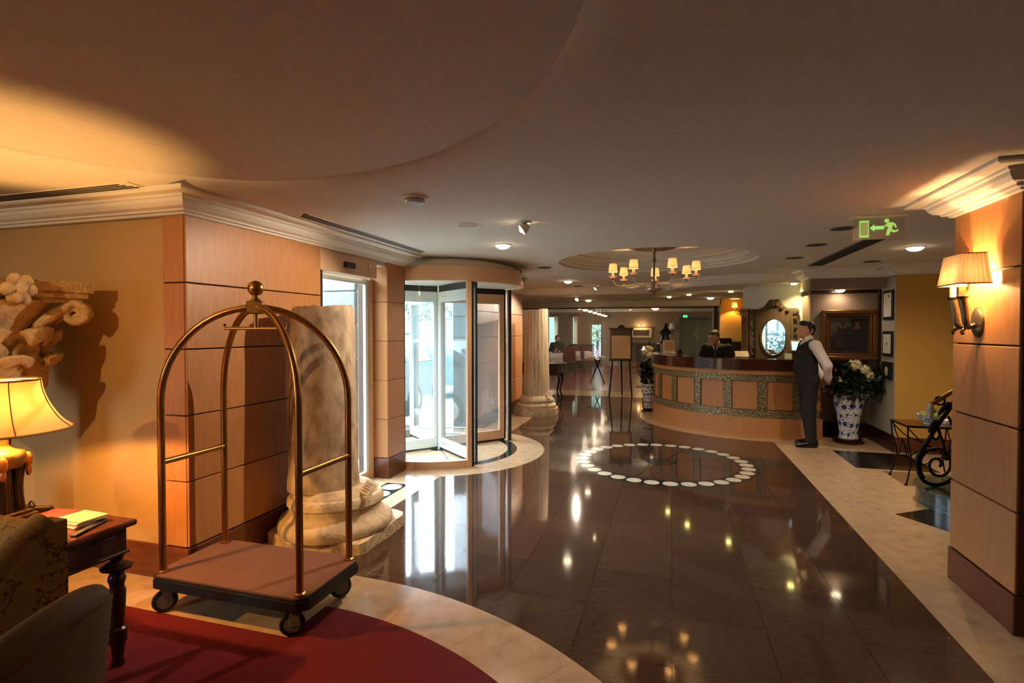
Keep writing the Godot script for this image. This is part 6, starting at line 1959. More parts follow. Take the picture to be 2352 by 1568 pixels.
	part("screen", MB.new().box(Vector3(0, 0.19, 0.0165), Vector3(0.185, 0.135, 0.004), Basis(Vector3.RIGHT, -0.2)), glow(Color(0.5, 0.72, 0.95), 0.55), mo)
	part("stand", MB.new().box(Vector3(0, 0.06, -0.01), Vector3(0.04, 0.1, 0.02)).box(Vector3(0, 0.006, 0), Vector3(0.14, 0.012, 0.1), Basis.IDENTITY, 0.003), M.black, mo)
	single("note_card", MB.new().box(Vector3(0, 0.04, 0), Vector3(0.10, 0.08, 0.004), Basis(Vector3.RIGHT, -0.25)).box(Vector3(0, 0.003, 0), Vector3(0.1, 0.006, 0.05)), mat(Color(0.72, 0.78, 0.70), 0.6), "small pale green note card standing by the monitor", "card", Vector3(1.72, top, -9.0), 0.0)
	# easel with notice board
	var e := thing("easel", "dark wooden easel with carved crest before the glass screen", "easel", Vector3(-1.15, 0, -13.25))
	part("leg", MB.new().tube([Vector3(-0.27, 0.0, 0.12), Vector3(-0.2, 0.9, 0.03)], 0.02, 8), M.dark_wood, e)
	part("leg", MB.new().tube([Vector3(0.27, 0.0, 0.12), Vector3(0.2, 0.9, 0.03)], 0.02, 8), M.dark_wood, e)
	part("leg", MB.new().tube([Vector3(0.0, 0.0, -0.3), Vector3(0.0, 0.95, -0.02)], 0.02, 8), M.dark_wood, e)
	part("frame", MB.new().box(Vector3(0, 1.25, 0.0), Vector3(0.53, 0.78, 0.03), Basis(Vector3.RIGHT, -0.06), 0.006).box(Vector3(0, 1.64, -0.02), Vector3(0.58, 0.05, 0.05), Basis.IDENTITY, 0.01).box(Vector3(0, 0.885, 0.06), Vector3(0.56, 0.05, 0.08), Basis.IDENTITY, 0.01), M.dark_wood, e)
	part("crest", MB.new().ellipsoid(Vector3(0, 1.69, -0.02), Vector3(0.07, 0.05, 0.025)).ellipsoid(Vector3(-0.06, 1.67, -0.02), Vector3(0.03, 0.03, 0.02)).ellipsoid(Vector3(0.06, 1.67, -0.02), Vector3(0.03, 0.03, 0.02)), M.dark_wood, e)
	part("carved_panel", MB.new().box(Vector3(0, 1.555, 0.0), Vector3(0.44, 0.10, 0.03), Basis.IDENTITY, 0.004), M.carved, e)
	single("notice_board", MB.new().box(Vector3(0, 0, 0), Vector3(0.45, 0.56, 0.012), Basis(Vector3.RIGHT, -0.06), 0.002), mat(Color(0.80, 0.66, 0.48), 0.8), "tan notice sheet resting on the easel", "notice board", Vector3(-1.15, 1.20, -13.20))
	# console table by the far column
	var ct := thing("console_table", "dark console table with cabriole legs behind the far column", "console table", Vector3(-2.95, 0, -12.45))
	part("table_top", MB.new().box2(Vector3(-0.5, 0.79, -0.22), Vector3(0.48, 0.825, 0.22), 0.008), M.table_wood, ct)
	part("apron", MB.new().box2(Vector3(-0.46, 0.55, -0.18), Vector3(0.43, 0.79, 0.18), 0.005), M.dark_wood, ct)
	for sx in [-1.0, 1.0]:
		for sz in [-1.0, 1.0]:
			part("leg", MB.new().tube(curve([Vector3(0.43 * sx, 0.6, 0.17 * sz), Vector3(0.47 * sx, 0.45, 0.2 * sz), Vector3(0.42 * sx, 0.2, 0.17 * sz), Vector3(0.47 * sx, 0.015, 0.2 * sz)]), [0.03, 0.03, 0.03, 0.032, 0.034, 0.034, 0.032, 0.03, 0.028, 0.026, 0.024, 0.022, 0.02, 0.018, 0.018, 0.018, 0.018, 0.018, 0.02, 0.02, 0.022, 0.022, 0.024, 0.024, 0.024], 8), M.dark_wood, ct)
	# bronze statuette on a pedestal
	var sp := thing("pedestal", "dark pedestal behind the counter carrying the statuette", "pedestal", Vector3(-0.12, 0, -13.2))
	part("block", MB.new().box2(Vector3(-0.17, 0.05, -0.17), Vector3(0.17, 1.25, 0.17), 0.006), M.dark_wood, sp)
	part("cap", MB.new().box2(Vector3(-0.2, 1.25, -0.2), Vector3(0.2, 1.29, 0.2), 0.006).box2(Vector3(-0.2, 0.0, -0.2), Vector3(0.2, 0.05, 0.2), 0.006), M.dark_wood, sp)
	var ss := nets([[Vector3(0, 0.02, 0), Vector3(0, 0.22, 0), 0.13, 0.07], [Vector3(0, 0.22, 0), Vector3(0.02, 0.34, 0), 0.055, 0.06], [Vector3(0.02, 0.34, 0), Vector3(0.02, 0.40, 0), 0.025, 0.025], [Vector3(0.02, 0.44, 0), Vector3(0.02, 0.46, 0), 0.04, 0.035], [Vector3(0.06, 0.34, 0), Vector3(0.12, 0.26, 0.04), 0.022, 0.02], [Vector3(0.12, 0.26, 0.04), Vector3(0.05, 0.22, 0.08), 0.02, 0.018], [Vector3(-0.03, 0.34, 0), Vector3(-0.10, 0.27, 0.02), 0.022, 0.02], [Vector3(-0.10, 0.27, 0.02), Vector3(-0.06, 0.2, 0.07), 0.02, 0.018]], 0.012, 0.03)
	single("statuette", ss, mat(Color(0.04, 0.045, 0.045), 0.25, 0.5), "dark bronze statuette of a robed figure behind the counter", "statuette", Vector3(-0.12, 1.29, -13.2))
	# glass-arm sconce and cabinet on the office wall
	var gl := thing("glass_sconce", "small glass-arm sconce with lit shade on the orange office wall", "wall lamp", Vector3(1.42, 0, -13.55))
	part("arm", MB.new().tube(curve([Vector3(0.12, 2.02, 0.0), Vector3(0.1, 1.99, 0.12), Vector3(0.02, 2.0, 0.2), Vector3(0.0, 2.09, 0.2)]), 0.013, 8), pane(0.4, Color(0.95, 0.85, 0.6)), gl)
	part("plate", MB.new().lathe([Vector2(0.0, 0.0), Vector2(0.05, 0.0), Vector2(0.04, 0.02), Vector2(0.0, 0.025)], 16, Transform3D(Basis(Vector3(1, 0, 0), Vector3(0, 0, 1), Vector3(0, -1, 0)), Vector3(0.12, 2.02, 0.0))), M.old_metal, gl)
	part("shade", MB.new().lathe([Vector2(0.065, 2.14), Vector2(0.045, 2.25)], 20, Transform3D(Basis.IDENTITY, Vector3(0, 0, 0.2))), M.shade_small, gl)
	part("candle", MB.new().lathe([Vector2(0.016, 2.08), Vector2(0.016, 2.16), Vector2(0.0, 2.16)], 12, Transform3D(Basis.IDENTITY, Vector3(0, 0, 0.2))), M.shade_small, gl)
	part("bulb", MB.new().ellipsoid(Vector3(0, 2.185, 0.2), Vector3(0.014, 0.024, 0.014)), M.bulb, gl)
	omni(Vector3(0, 2.185, 0.2), AMBER, 0.22, gl, 0.01)
	var cb := thing("office_cabinet", "dark wooden cabinet against the orange office wall", "cabinet", Vector3(1.55, 0, -13.2))
	part("body", MB.new().box2(Vector3(-0.4, 0, -0.3), Vector3(0.6, 1.35, 0.2), 0.01), M.dark_wood, cb)
	part("door", MB.new().box2(Vector3(-0.37, 0.1, 0.2), Vector3(0.08, 1.28, 0.22), 0.006), M.dark_wood, cb)
	part("door", MB.new().box2(Vector3(0.10, 0.1, 0.2), Vector3(0.57, 1.28, 0.22), 0.006), M.dark_wood, cb)
	var dc := thing("office_chair", "dark leather chair back behind the receptionist", "chair", Vector3(1.0, 0, -12.0), 0.4)
	part("backrest", soft_box(Vector3(0, 1.15, 0), Vector3(0.5, 0.6, 0.12), 0.055), M.black, dc)
	part("seat", soft_box(Vector3(0, 0.5, 0.28), Vector3(0.52, 0.12, 0.52), 0.05), M.black, dc)
	part("pedestal_leg", MB.new().tube([Vector3(0, 0.03, 0.25), Vector3(0, 0.5, 0.25)], 0.03, 10).lathe([Vector2(0.0, 0.0), Vector2(0.3, 0.0), Vector2(0.28, 0.03), Vector2(0.0, 0.05)], 20, Transform3D(Basis.IDENTITY, Vector3(0, 0, 0.25))), M.black, dc)
	part("back_support", MB.new().box(Vector3(0, 0.72, 0.02), Vector3(0.08, 0.5, 0.04)), M.black, dc)


# murky old canvas: pale sky patch at the upper left, two dark figures
func painting_picture() -> ImageTexture:
	var im := Image.create(256, 256, false, Image.FORMAT_RGB8)
	var f := noise(0.03, 4, FastNoiseLite.TYPE_SIMPLEX_SMOOTH, 6)
	for y in 256:
		for x in 256:
			var k := f.get_noise_2d(x, y)
			var c := Color(0.075 + k * 0.04, 0.045 + k * 0.03, 0.035 + k * 0.02)
			var sky := smoothstep(150.0, 90.0, y + k * 50.0) * smoothstep(150.0, 120.0, x + k * 20.0)
			c = c.lerp(Color(0.34, 0.30, 0.26), sky * 0.8)
			im.set_pixel(x, y, c)
	var blob := func(cx, cy, rx, ry, c):
		for y in range(maxi(0, int(cy - ry)), mini(256, int(cy + ry))):
			for x in range(maxi(0, int(cx - rx)), mini(256, int(cx + rx))):
				var k: float = f.get_noise_2d(x * 3.0, y * 3.0) * 0.3
				if pow((x - cx) / rx, 2.0) + pow((y - cy) / ry, 2.0) < 1.0 + k:
					im.set_pixel(x, y, c)
	blob.call(88, 120, 40, 60, Color(0.05, 0.035, 0.03))
	blob.call(184, 130, 44, 80, Color(0.06, 0.035, 0.03))
	blob.call(88, 48, 13, 17, Color(0.16, 0.09, 0.06))
	blob.call(182, 46, 13, 18, Color(0.38, 0.25, 0.17))
	blob.call(86, 70, 24, 8, Color(0.34, 0.29, 0.25))
	blob.call(182, 74, 26, 8, Color(0.36, 0.27, 0.20))
	blob.call(84, 110, 10, 8, Color(0.30, 0.19, 0.12))
	blob.call(64, 190, 16, 30, Color(0.17, 0.14, 0.12))
	blob.call(30, 120, 20, 14, Color(0.24, 0.12, 0.07))
	return ImageTexture.create_from_image(im)

# ---------------------------------------------------------------- restaurant behind the glass
func make_restaurant() -> void:
	var Z := -24.0
	var w := struct("wall_far")
	# piers and gaps of the back wall (x from, x to)
	for q in [[-4.95, -4.28], [-4.05, -3.42], [-2.95, 2.6]]:
		part("wall_field", MB.new().box2(Vector3(q[0], 0, Z - 0.25), Vector3(q[1], 2.5, Z)), M.taupe_wall, w)
	for q in [[-5.4, -4.95, 0.5, 2.2], [-4.28, -4.05, 0.5, 2.2], [-3.42, -2.95, 0.3, 1.85]]:
		part("wall_field", MB.new().box2(Vector3(q[0], 0, Z - 0.25), Vector3(q[1], q[2], Z)), M.taupe_wall, w)
		part("wall_field", MB.new().box2(Vector3(q[0], q[3], Z - 0.25), Vector3(q[1], 2.5, Z)), M.taupe_wall, w)
	part("wall_field", MB.new().box2(Vector3(-6.7, 0, Z - 0.25), Vector3(-5.4, 2.5, Z)), M.grey_wall, w)
	part("wall_field", MB.new().box2(Vector3(2.4, 0, Z), Vector3(2.6, 2.5, -13.8)), M.grey_wall, w)
	part("cornice", MB.new().box2(Vector3(-6.7, 2.4, Z), Vector3(2.4, 2.5, Z + 0.12), 0.02), M.crown, w)
	var n := 3
	for q in [[-5.4, -4.95, 0.5, 2.2], [-4.28, -4.05, 0.5, 2.2], [-3.42, -2.95, 0.3, 1.85]]:
		var wi := struct("window_%d" % n)
		part("window_frame", MB.new().box2(Vector3(q[0], q[2], Z - 0.15), Vector3(q[0] + 0.03, q[3], Z - 0.08)).box2(Vector3(q[1] - 0.03, q[2], Z - 0.15), Vector3(q[1], q[3], Z - 0.08)), M.dark_wood if n == 5 else M.gold, wi)
		part("window_pane", MB.new().box2(Vector3(q[0] + 0.03, q[2], Z - 0.12), Vector3(q[1] - 0.03, q[3], Z - 0.115)), M.glass, wi)
		n += 1
	var cream := mat(Color(0.86, 0.80, 0.68), 0.9)
	cream.backlight_enabled = true
	cream.backlight = Color(0.7, 0.66, 0.55)
	var cu := 0
	for x in [-4.99, -4.10]:
		var rows := []
		for j in 7:
			var row := []
			for i in 17:
				row.append(Vector3((i - 8) * 0.011, lerpf(0.45, 2.25, j / 6.0), 0.02 * sin(i * 1.6)))
			rows.append(row)
		var c := thing("curtain", ["cream curtain at the leftmost restaurant window", "cream curtain at the middle restaurant window"][cu], "curtain", Vector3(x, 0, Z + 0.06), 0.0, "restaurant curtains")
		part("cloth", MB.new().sheet(rows), cream, c)
		part("pelmet", MB.new().box(Vector3(0.0, 2.27, 0.0), Vector3(0.3, 0.06, 0.08), Basis.IDENTITY, 0.01), M.gold, c)
		cu += 1
	# pictures of a garden through the right window: trees and pink flowers
	var tr := thing("garden_tree", "sunlit green tree seen through the right restaurant window", "tree", Vector3(-3.5, 0, -27.0))
	part("trunk", MB.new().tube([Vector3.ZERO, Vector3(0, 1.6, 0)], 0.08, 8), M.dark_wood, tr)
	part("crown", leaves(600, Vector3(0, 1.6, 0), Vector3(1.1, 0.9, 0.7), 0.2, 60), mat(Color(0.22, 0.32, 0.15), 0.6), tr)
	var pf := thing("garden_flowers", "pink flowering bush below the garden tree", "bush", Vector3(-3.5, -0.06, -25.5))
	part("foliage", leaves(200, Vector3(0, 0.35, 0), Vector3(0.6, 0.3, 0.3), 0.1, 61), M.leaf_b, pf)
	part("blossom", leaves(160, Vector3(0, 0.5, 0), Vector3(0.6, 0.25, 0.3), 0.09, 62), mat(Color(0.85, 0.38, 0.60), 0.6), pf)
	# ceiling bowls in a row
	var bowl := glow(Color(1.0, 0.88, 0.68), 1.2)
	for k in 8:
		var z: float = [-15.4, -16.4, -17.5, -18.6, -19.8, -21.0, -22.2, -23.2][k]
		var o := thing("bowl_lamp", ["nearest glowing bowl lamp of the restaurant ceiling row", "second glowing bowl lamp of the restaurant ceiling row", "third glowing bowl lamp of the restaurant ceiling row", "fourth glowing bowl lamp of the restaurant ceiling row", "fifth glowing bowl lamp of the restaurant ceiling row", "sixth glowing bowl lamp of the restaurant ceiling row", "seventh glowing bowl lamp of the restaurant ceiling row", "farthest glowing bowl lamp of the restaurant ceiling row"][k], "ceiling lamp", Vector3(-2.68, 2.52 - 0.011 * k, z), 0.0, "restaurant bowl lamps")
		part("stem", MB.new().tube([Vector3(0, 0, 0), Vector3(0, -0.2, 0)], 0.012, 8), M.old_metal, o)
		part("glass_bowl_lamp", MB.new().lathe([Vector2(0.0, -0.28), Vector2(0.04, -0.275), Vector2(0.075, -0.25), Vector2(0.085, -0.21), Vector2(0.0, -0.21)], 24), bowl, o)
		if k % 2 == 0:
			omni(Vector3(0, -0.245, 0), PALE, 0.3, o, 0.02)
	var eb := thing("bowl_lamp", "single glowing bowl lamp right of the row in the restaurant", "ceiling lamp", Vector3(-0.45, 2.5, -17.0), 0.0, "restaurant bowl lamps")
	part("stem", MB.new().tube([Vector3(0, 0, 0), Vector3(0, -0.2, 0)], 0.012, 8), M.old_metal, eb)
	part("glass_bowl_lamp", MB.new().lathe([Vector2(0.0, -0.29), Vector2(0.06, -0.28), Vector2(0.11, -0.24), Vector2(0.13, -0.19), Vector2(0.0, -0.19)], 24), bowl, eb)
	omni(Vector3(0, -0.24, 0), PALE, 0.25, eb, 0.02)
	for k in 4:
		var cf := single("ceiling_coffer", MB.new().box(Vector3(0, -0.03, 0), Vector3(1.7, 0.06, 0.12)), M.white, ["nearest white ceiling rib over the restaurant tables", "second white ceiling rib over the restaurant tables", "third white ceiling rib over the restaurant tables", "farthest white ceiling rib over the restaurant tables"][k], "ceiling rib", Vector3(-4.2, 2.5, -15.8 - k * 2.0), 0.0, "restaurant ceiling ribs")
	# dining tables with cloths, chairs
	var tables := [[Vector3(-4.25, 0, -19.6), "dining table under a white cloth nearest the glass screen"], [Vector3(-3.55, 0, -21.6), "dining table under a white cloth behind the red chair"], [Vector3(-5.3, 0, -22.0), "dining table under a white cloth beside the left window"]]
	for q in tables:
		var t := thing("dining_table", q[1], "table", q[0], 0.3, "dining tables")
		part("table_top", MB.new().box(Vector3(0, 0.715, 0), Vector3(0.88, 0.03, 0.88)), M.dark_wood, t)
		for s in [[-1, -1], [1, -1], [1, 1], [-1, 1]]:
			part("leg", MB.new().box(Vector3(0.38 * s[0], 0.35, 0.38 * s[1]), Vector3(0.05, 0.7, 0.05)), M.dark_wood, t)
		var rows := []
		for j in 4:
			var row := []
			for i in 49:
				var a := TAU * i / 48.0
				var sq := 0.46 / maxf(absf(cos(a)), absf(sin(a)))
				var r := sq * (1.0 + 0.035 * (j - 1) * (1.0 + 0.5 * sin(a * 12.0))) if j > 0 else 0.0
				row.append(Vector3(cos(a) * r, 0.738 - maxf(0, j - 1) * 0.17, sin(a) * r))
			rows.append(row)
		single("tablecloth", MB.new().sheet(rows), M.cloth_white, q[1].replace("dining table under a white cloth", "white cloth hanging over the dining table"), "tablecloth", q[0], 0.3, "white tablecloths")
	var proto: Node3D
	var ch := [[Vector3(-3.55, 0, -19.5), 0.1, "red upholstered dining chair facing away in front of the tables"], [Vector3(-3.05, 0, -20.7), -1.2, "red dining chair at the right of the white tables"]]
	for q in ch:
		if proto == null:
			proto = thing("dining_chair", q[2], "chair", q[0], q[1], "red dining chairs")
			part("seat", soft_box(Vector3(0, 0.46, -0.0), Vector3(0.46, 0.09, 0.46), 0.04), mat(Color(0.62, 0.16, 0.16), 0.8), proto)
			part("backrest", soft_box(Vector3(0, 0.73, 0.23), Vector3(0.46, 0.52, 0.07), 0.03), M.red_cloth, proto)
			for s in [[-1, -1], [1, -1], [1, 1], [-1, 1]]:
				part("leg", MB.new().box(Vector3(0.19 * s[0], 0.21, 0.19 * s[1]), Vector3(0.04, 0.42, 0.04)), M.dark_wood, proto)
			part("stretcher", MB.new().box(Vector3(0, 0.2, 0.19), Vector3(0.38, 0.025, 0.025)).box(Vector3(-0.19, 0.16, 0), Vector3(0.025, 0.025, 0.38)).box(Vector3(0.19, 0.16, 0), Vector3(0.025, 0.025, 0.38)), M.dark_wood, proto)
		else:
			copy(proto, "dining_chair", q[2], q[0], q[1])
	var gn := 0
	for p in [Vector3(-4.05, 0.738, -19.45), Vector3(-3.4, 0.738, -21.4), Vector3(-3.75, 0.738, -21.5)]:
		var g := thing("wine_glass", ["wine glass on the nearest white table", "wine glass at the right on the table behind the red chair", "wine glass at the left on the table behind the red chair"][gn], "glass", p, 0.0, "wine glasses")
		part("goblet", MB.new().lathe([Vector2(0.035, 0.0), Vector2(0.006, 0.008), Vector2(0.005, 0.08), Vector2(0.035, 0.11), Vector2(0.04, 0.16), Vector2(0.033, 0.2)], 16), pane(0.3, Color(0.95, 0.97, 1.0)), g)
		gn += 1
	# sideboard
	var sb := thing("sideboard", "dark sideboard with pale top between the restaurant windows", "sideboard", Vector3(-3.75, 0, -23.6))
	part("body", MB.new().box2(Vector3(-0.5, 0, -0.25), Vector3(0.5, 0.95, 0.25), 0.01), M.table_wood, sb)
	part("top", MB.new().box2(Vector3(-0.54, 0.95, -0.28), Vector3(0.54, 0.99, 0.28), 0.006), M.dark_wood, sb)
	part("door", MB.new().box2(Vector3(-0.45, 0.1, 0.25), Vector3(-0.02, 0.88, 0.27), 0.005), M.table_wood, sb)
	part("door", MB.new().box2(Vector3(0.02, 0.1, 0.25), Vector3(0.45, 0.88, 0.27), 0.005), M.table_wood, sb)
	# glass table close to the screen
	var gtab := thing("glass_table", "glass-topped table with dark legs just behind the glass screen", "table", Vector3(-2.12, 0, -16.3))
	part("table_top", MB.new().box(Vector3(0, 0.76, 0), Vector3(0.62, 0.02, 0.5), Basis.IDENTITY, 0.004), mat(Color(0.55, 0.68, 0.70), 0.1), gtab)
	for s in [-1.0, 1.0]:
		part("leg", MB.new().tube([Vector3(0.24 * s, 0.0, 0.18 * s), Vector3(-0.1 * s, 0.75, -0.1 * s)], 0.02, 8), M.iron, gtab)
	var pn := 0
	for p in [Vector3(-2.0, 0.77, -16.3), Vector3(-2.28, 0.77, -16.25)]:
		single("plate_stack", MB.new().lathe([Vector2(0.0, 0.0), Vector2(0.07, 0.0), Vector2(0.11, 0.02), Vector2(0.10, 0.05), Vector2(0.0, 0.05)], 20), M.cloth_white, ["right stack of white plates on the glass-topped table", "left stack of white plates on the glass-topped table"][pn], "plates", p, 0.0, "plate stacks")
		pn += 1
	# back wall: lit picture, wall lamp, console, doors
	var p := thing("framed_painting", "pale-matted landscape picture under a picture lamp on the restaurant wall", "painting", Vector3(-1.22, 1.49, Z))
	part("frame", MB.new().box(Vector3(0, 0, 0.02), Vector3(0.98, 0.52, 0.04), Basis.IDENTITY, 0.01), M.gold, p)
	part("mat", MB.new().box(Vector3(0, 0, 0.042), Vector3(0.86, 0.42, 0.006)), mat(Color(0.84, 0.76, 0.62), 0.8), p)
	part("print", MB.new().box(Vector3(0, 0, 0.047), Vector3(0.68, 0.25, 0.004)), tmat(ntex(0.03, [[0.0, Color(0.10, 0.06, 0.05)], [0.6, Color(0.25, 0.15, 0.12)], [1.0, Color(0.45, 0.2, 0.2)]], 4, 99), Vector3(2, 2, 2), 0.5), p)
	var pl := thing("picture_lamp", "brass picture lamp with two bulbs above the restaurant picture", "picture lamp", Vector3(-1.22, 1.80, Z))
	part("arm", MB.new().tube(curve([Vector3(0, 0.0, 0), Vector3(0, 0.07, 0.08), Vector3(0, 0.05, 0.16)]), 0.012, 8).tube([Vector3(-0.14, 0.05, 0.16), Vector3(0.14, 0.05, 0.16)], 0.014, 8), M.brass, pl)
	for s in [-1.0, 1.0]:
		part("bulb", MB.new().ellipsoid(Vector3(0.09 * s, 0.01, 0.16), Vector3(0.05, 0.035, 0.035)), glow(Color(1.0, 0.85, 0.55), 6.0), pl)
		omni(Vector3(0.09 * s, 0.01, 0.16), WARM, 0.06, pl, 0.02)
	var wl := thing("wall_sconce", "unlit wall lamp with white shade beside the dark restaurant doors", "wall lamp", Vector3(0.08, 1.75, Z))
	part("shade", MB.new().lathe([Vector2(0.14, -0.1), Vector2(0.10, 0.14)], 20, Transform3D(Basis.IDENTITY, Vector3(0, 0.0, 0.18))), M.white, wl)
	part("arm", MB.new().tube(curve([Vector3(0, -0.25, 0), Vector3(0, -0.25, 0.12), Vector3(0, -0.1, 0.18)]), 0.015, 8), M.dark_wood, wl)
	part("back_plate", MB.new().box(Vector3(0, -0.25, 0.01), Vector3(0.06, 0.2, 0.02), Basis.IDENTITY, 0.005), M.dark_wood, wl)
	var mt := thing("mantel", "dark carved mantel below the lit restaurant picture", "mantel", Vector3(-0.95, 0, Z + 0.2))
	part("shelf", MB.new().box2(Vector3(-0.75, 1.0, -0.2), Vector3(0.75, 1.08, 0.22), 0.01), M.carved, mt)
	part("jamb", MB.new().box2(Vector3(-0.72, 0, -0.2), Vector3(-0.45, 1.0, 0.15), 0.01), M.carved, mt)
	part("jamb", MB.new().box2(Vector3(0.45, 0, -0.2), Vector3(0.72, 1.0, 0.15), 0.01), M.carved, mt)
	part("firebox", MB.new().box2(Vector3(-0.45, 0, -0.2), Vector3(0.45, 0.82, -0.1)), M.black, mt)
	part("frieze", MB.new().box2(Vector3(-0.45, 0.82, -0.2), Vector3(0.45, 1.0, 0.1), 0.01), M.carved, mt)
	var lg := thing("candle_lamp", "small white candle lamp glowing right of the easel", "lamp", Vector3(-0.72, 0.0, -15.5))
	part("stand", MB.new().lathe([Vector2(0.0, 0.0), Vector2(0.2, 0.0), Vector2(0.2, 0.03), Vector2(0.04, 0.05), Vector2(0.03, 1.0), Vector2(0.14, 1.02), Vector2(0.14, 1.05), Vector2(0.0, 1.05)], 20), M.dark_wood, lg)
	part("bulb", MB.new().lathe([Vector2(0.0, 1.05), Vector2(0.07, 1.05), Vector2(0.03, 1.09), Vector2(0.025, 1.14), Vector2(0.0, 1.16)], 16), glow(Color(1.0, 0.9, 0.7), 1.2), lg)
	var d := struct("door_3")
	part("door_frame", MB.new().box2(Vector3(0.35, 0, Z), Vector3(0.5, 2.15, Z + 0.06)).box2(Vector3(1.55, 0, Z), Vector3(1.7, 2.15, Z + 0.06)).box2(Vector3(0.5, 2.02, Z), Vector3(1.55, 2.15, Z + 0.06)), M.black, d)
	part("door_leaf", MB.new().box2(Vector3(0.5, 0.01, Z), Vector3(1.02, 2.02, Z + 0.04), 0.006), mat(Color(0.24, 0.24, 0.12), 0.5), d)
	part("door_leaf", MB.new().box2(Vector3(1.04, 0.01, Z), Vector3(1.55, 2.02, Z + 0.04), 0.006), mat(Color(0.33, 0.37, 0.17), 0.5), d)
	var ex := thing("exit_sign", "tiny green exit sign above the dark restaurant doors", "exit sign", Vector3(0.58, 2.19, Z + 0.07))
	part("housing", MB.new().box(Vector3(0, 0, -0.01), Vector3(0.26, 0.13, 0.04), Basis.IDENTITY, 0.004), M.black, ex)
	part("sign_face", MB.new().box(Vector3(0.02, 0, 0.012), Vector3(0.18, 0.10, 0.004)), glow(Color(0.1, 0.9, 0.4), 0.8), ex)


# ---------------------------------------------------------------- people
func head_bones(c: Vector3, b: Basis) -> Array:
	var raw := [
		[Vector3(0, 0.035, -0.025), Vector3(0, 0.035, 0.005), 0.088, 0.085],
		[Vector3(0, 0.03, 0.035), Vector3(0, -0.03, 0.04), 0.062, 0.055],
		[Vector3(-0.03, -0.05, 0.02), Vector3(-0.012, -0.088, 0.062), 0.035, 0.022],
		[Vector3(0.03, -0.05, 0.02), Vector3(0.012, -0.088, 0.062), 0.035, 0.022],
		[Vector3(0, -0.03, 0.05), Vector3(0, -0.085, 0.068), 0.045, 0.022],
		[Vector3(0, 0.012, 0.088), Vector3(0, -0.026, 0.108), 0.009, 0.0135],
		[Vector3(-0.034, 0.024, 0.08), Vector3(0.034, 0.024, 0.08), 0.014, 0.014],
		[Vector3(-0.018, -0.056, 0.088), Vector3(0.018, -0.056, 0.088), 0.009, 0.009],
		[Vector3(-0.03, 0.004, 0.103), Vector3(-0.033, 0.003, 0.103), 0.013, 0.013, Vector3.ONE, true],
		[Vector3(0.03, 0.004, 0.103), Vector3(0.033, 0.003, 0.103), 0.013, 0.013, Vector3.ONE, true],
		[Vector3(-0.082, 0.01, -0.008), Vector3(-0.08, -0.028, 0.0), 0.014, 0.011],
		[Vector3(0.082, 0.01, -0.008), Vector3(0.08, -0.028, 0.0), 0.014, 0.011],
		[Vector3(0, -0.05, -0.015), Vector3(0, -0.16, -0.035), 0.054, 0.056],
	]
	var out := []
	for r in raw:
		var q: Array = r.duplicate()
		q[0] = c + b * r[0]
		q[1] = c + b * r[1]
		out.append(q)
	return out

func hair_bones(c: Vector3, b: Basis, quiff: float) -> Array:
	var raw := [
		[Vector3(0, 0.055, -0.03), Vector3(0, 0.062, 0.0), 0.088, 0.08],
		[Vector3(-0.03, 0.1, 0.045), Vector3(0.03, 0.1, 0.045), 0.034 + quiff, 0.034 + quiff],
		[Vector3(0, 0.02, -0.06), Vector3(0, -0.03, -0.062), 0.066, 0.045],
		[Vector3(-0.066, 0.04, -0.02), Vector3(-0.07, 0.0, -0.03), 0.026, 0.018],
		[Vector3(0.066, 0.04, -0.02), Vector3(0.07, 0.0, -0.03), 0.026, 0.018],
	]
	var out := []
	for r in raw:
		out.append([c + b * r[0], c + b * r[1], r[2], r[3]])
	return out

func hand_bones(w: Vector3, dir: Vector3, palm: Vector3) -> Array:
	# w wrist, dir towards the fingers, palm the side the palm faces
	var d := dir.normalized()
	var p := (palm - d * palm.dot(d)).normalized()
	var s := d.cross(p)
	var out := [[w, w + d * 0.03, 0.025, 0.028], [w + d * 0.03 + s * 0.018, w + d * 0.075 + s * 0.022, 0.016, 0.014], [w + d * 0.03 - s * 0.018, w + d * 0.075 - s * 0.022, 0.016, 0.014], [w + d * 0.04, w + d * 0.08, 0.018, 0.015]]
	for k in 4:
		var o: Vector3 = s * (k - 1.5) * 0.02
		var len: float = [0.062, 0.072, 0.068, 0.052][k]
		var a := w + d * 0.085 + o
		var m := a + d * len * 0.5 + p * 0.012
		out.append([a - d * 0.012, m, 0.0095, 0.009])
		out.append([m, m + d * len * 0.3 + p * len * 0.45, 0.009, 0.0075])
	var t0 := w + d * 0.03 + s * 0.028
	out.append([t0, t0 + d * 0.035 + s * 0.02 + p * 0.012, 0.0125, 0.0105])
	out.append([t0 + d * 0.035 + s * 0.02 + p * 0.012, t0 + d * 0.065 + s * 0.022 + p * 0.028, 0.0105, 0.0085])
	return out

func limb(pts: Array, radii: Array, grow := 0.0) -> Array:
	var out := []
	for i in pts.size() - 1:
		out.append([pts[i], pts[i + 1], radii[i] + grow, radii[i + 1] + grow])
	return out

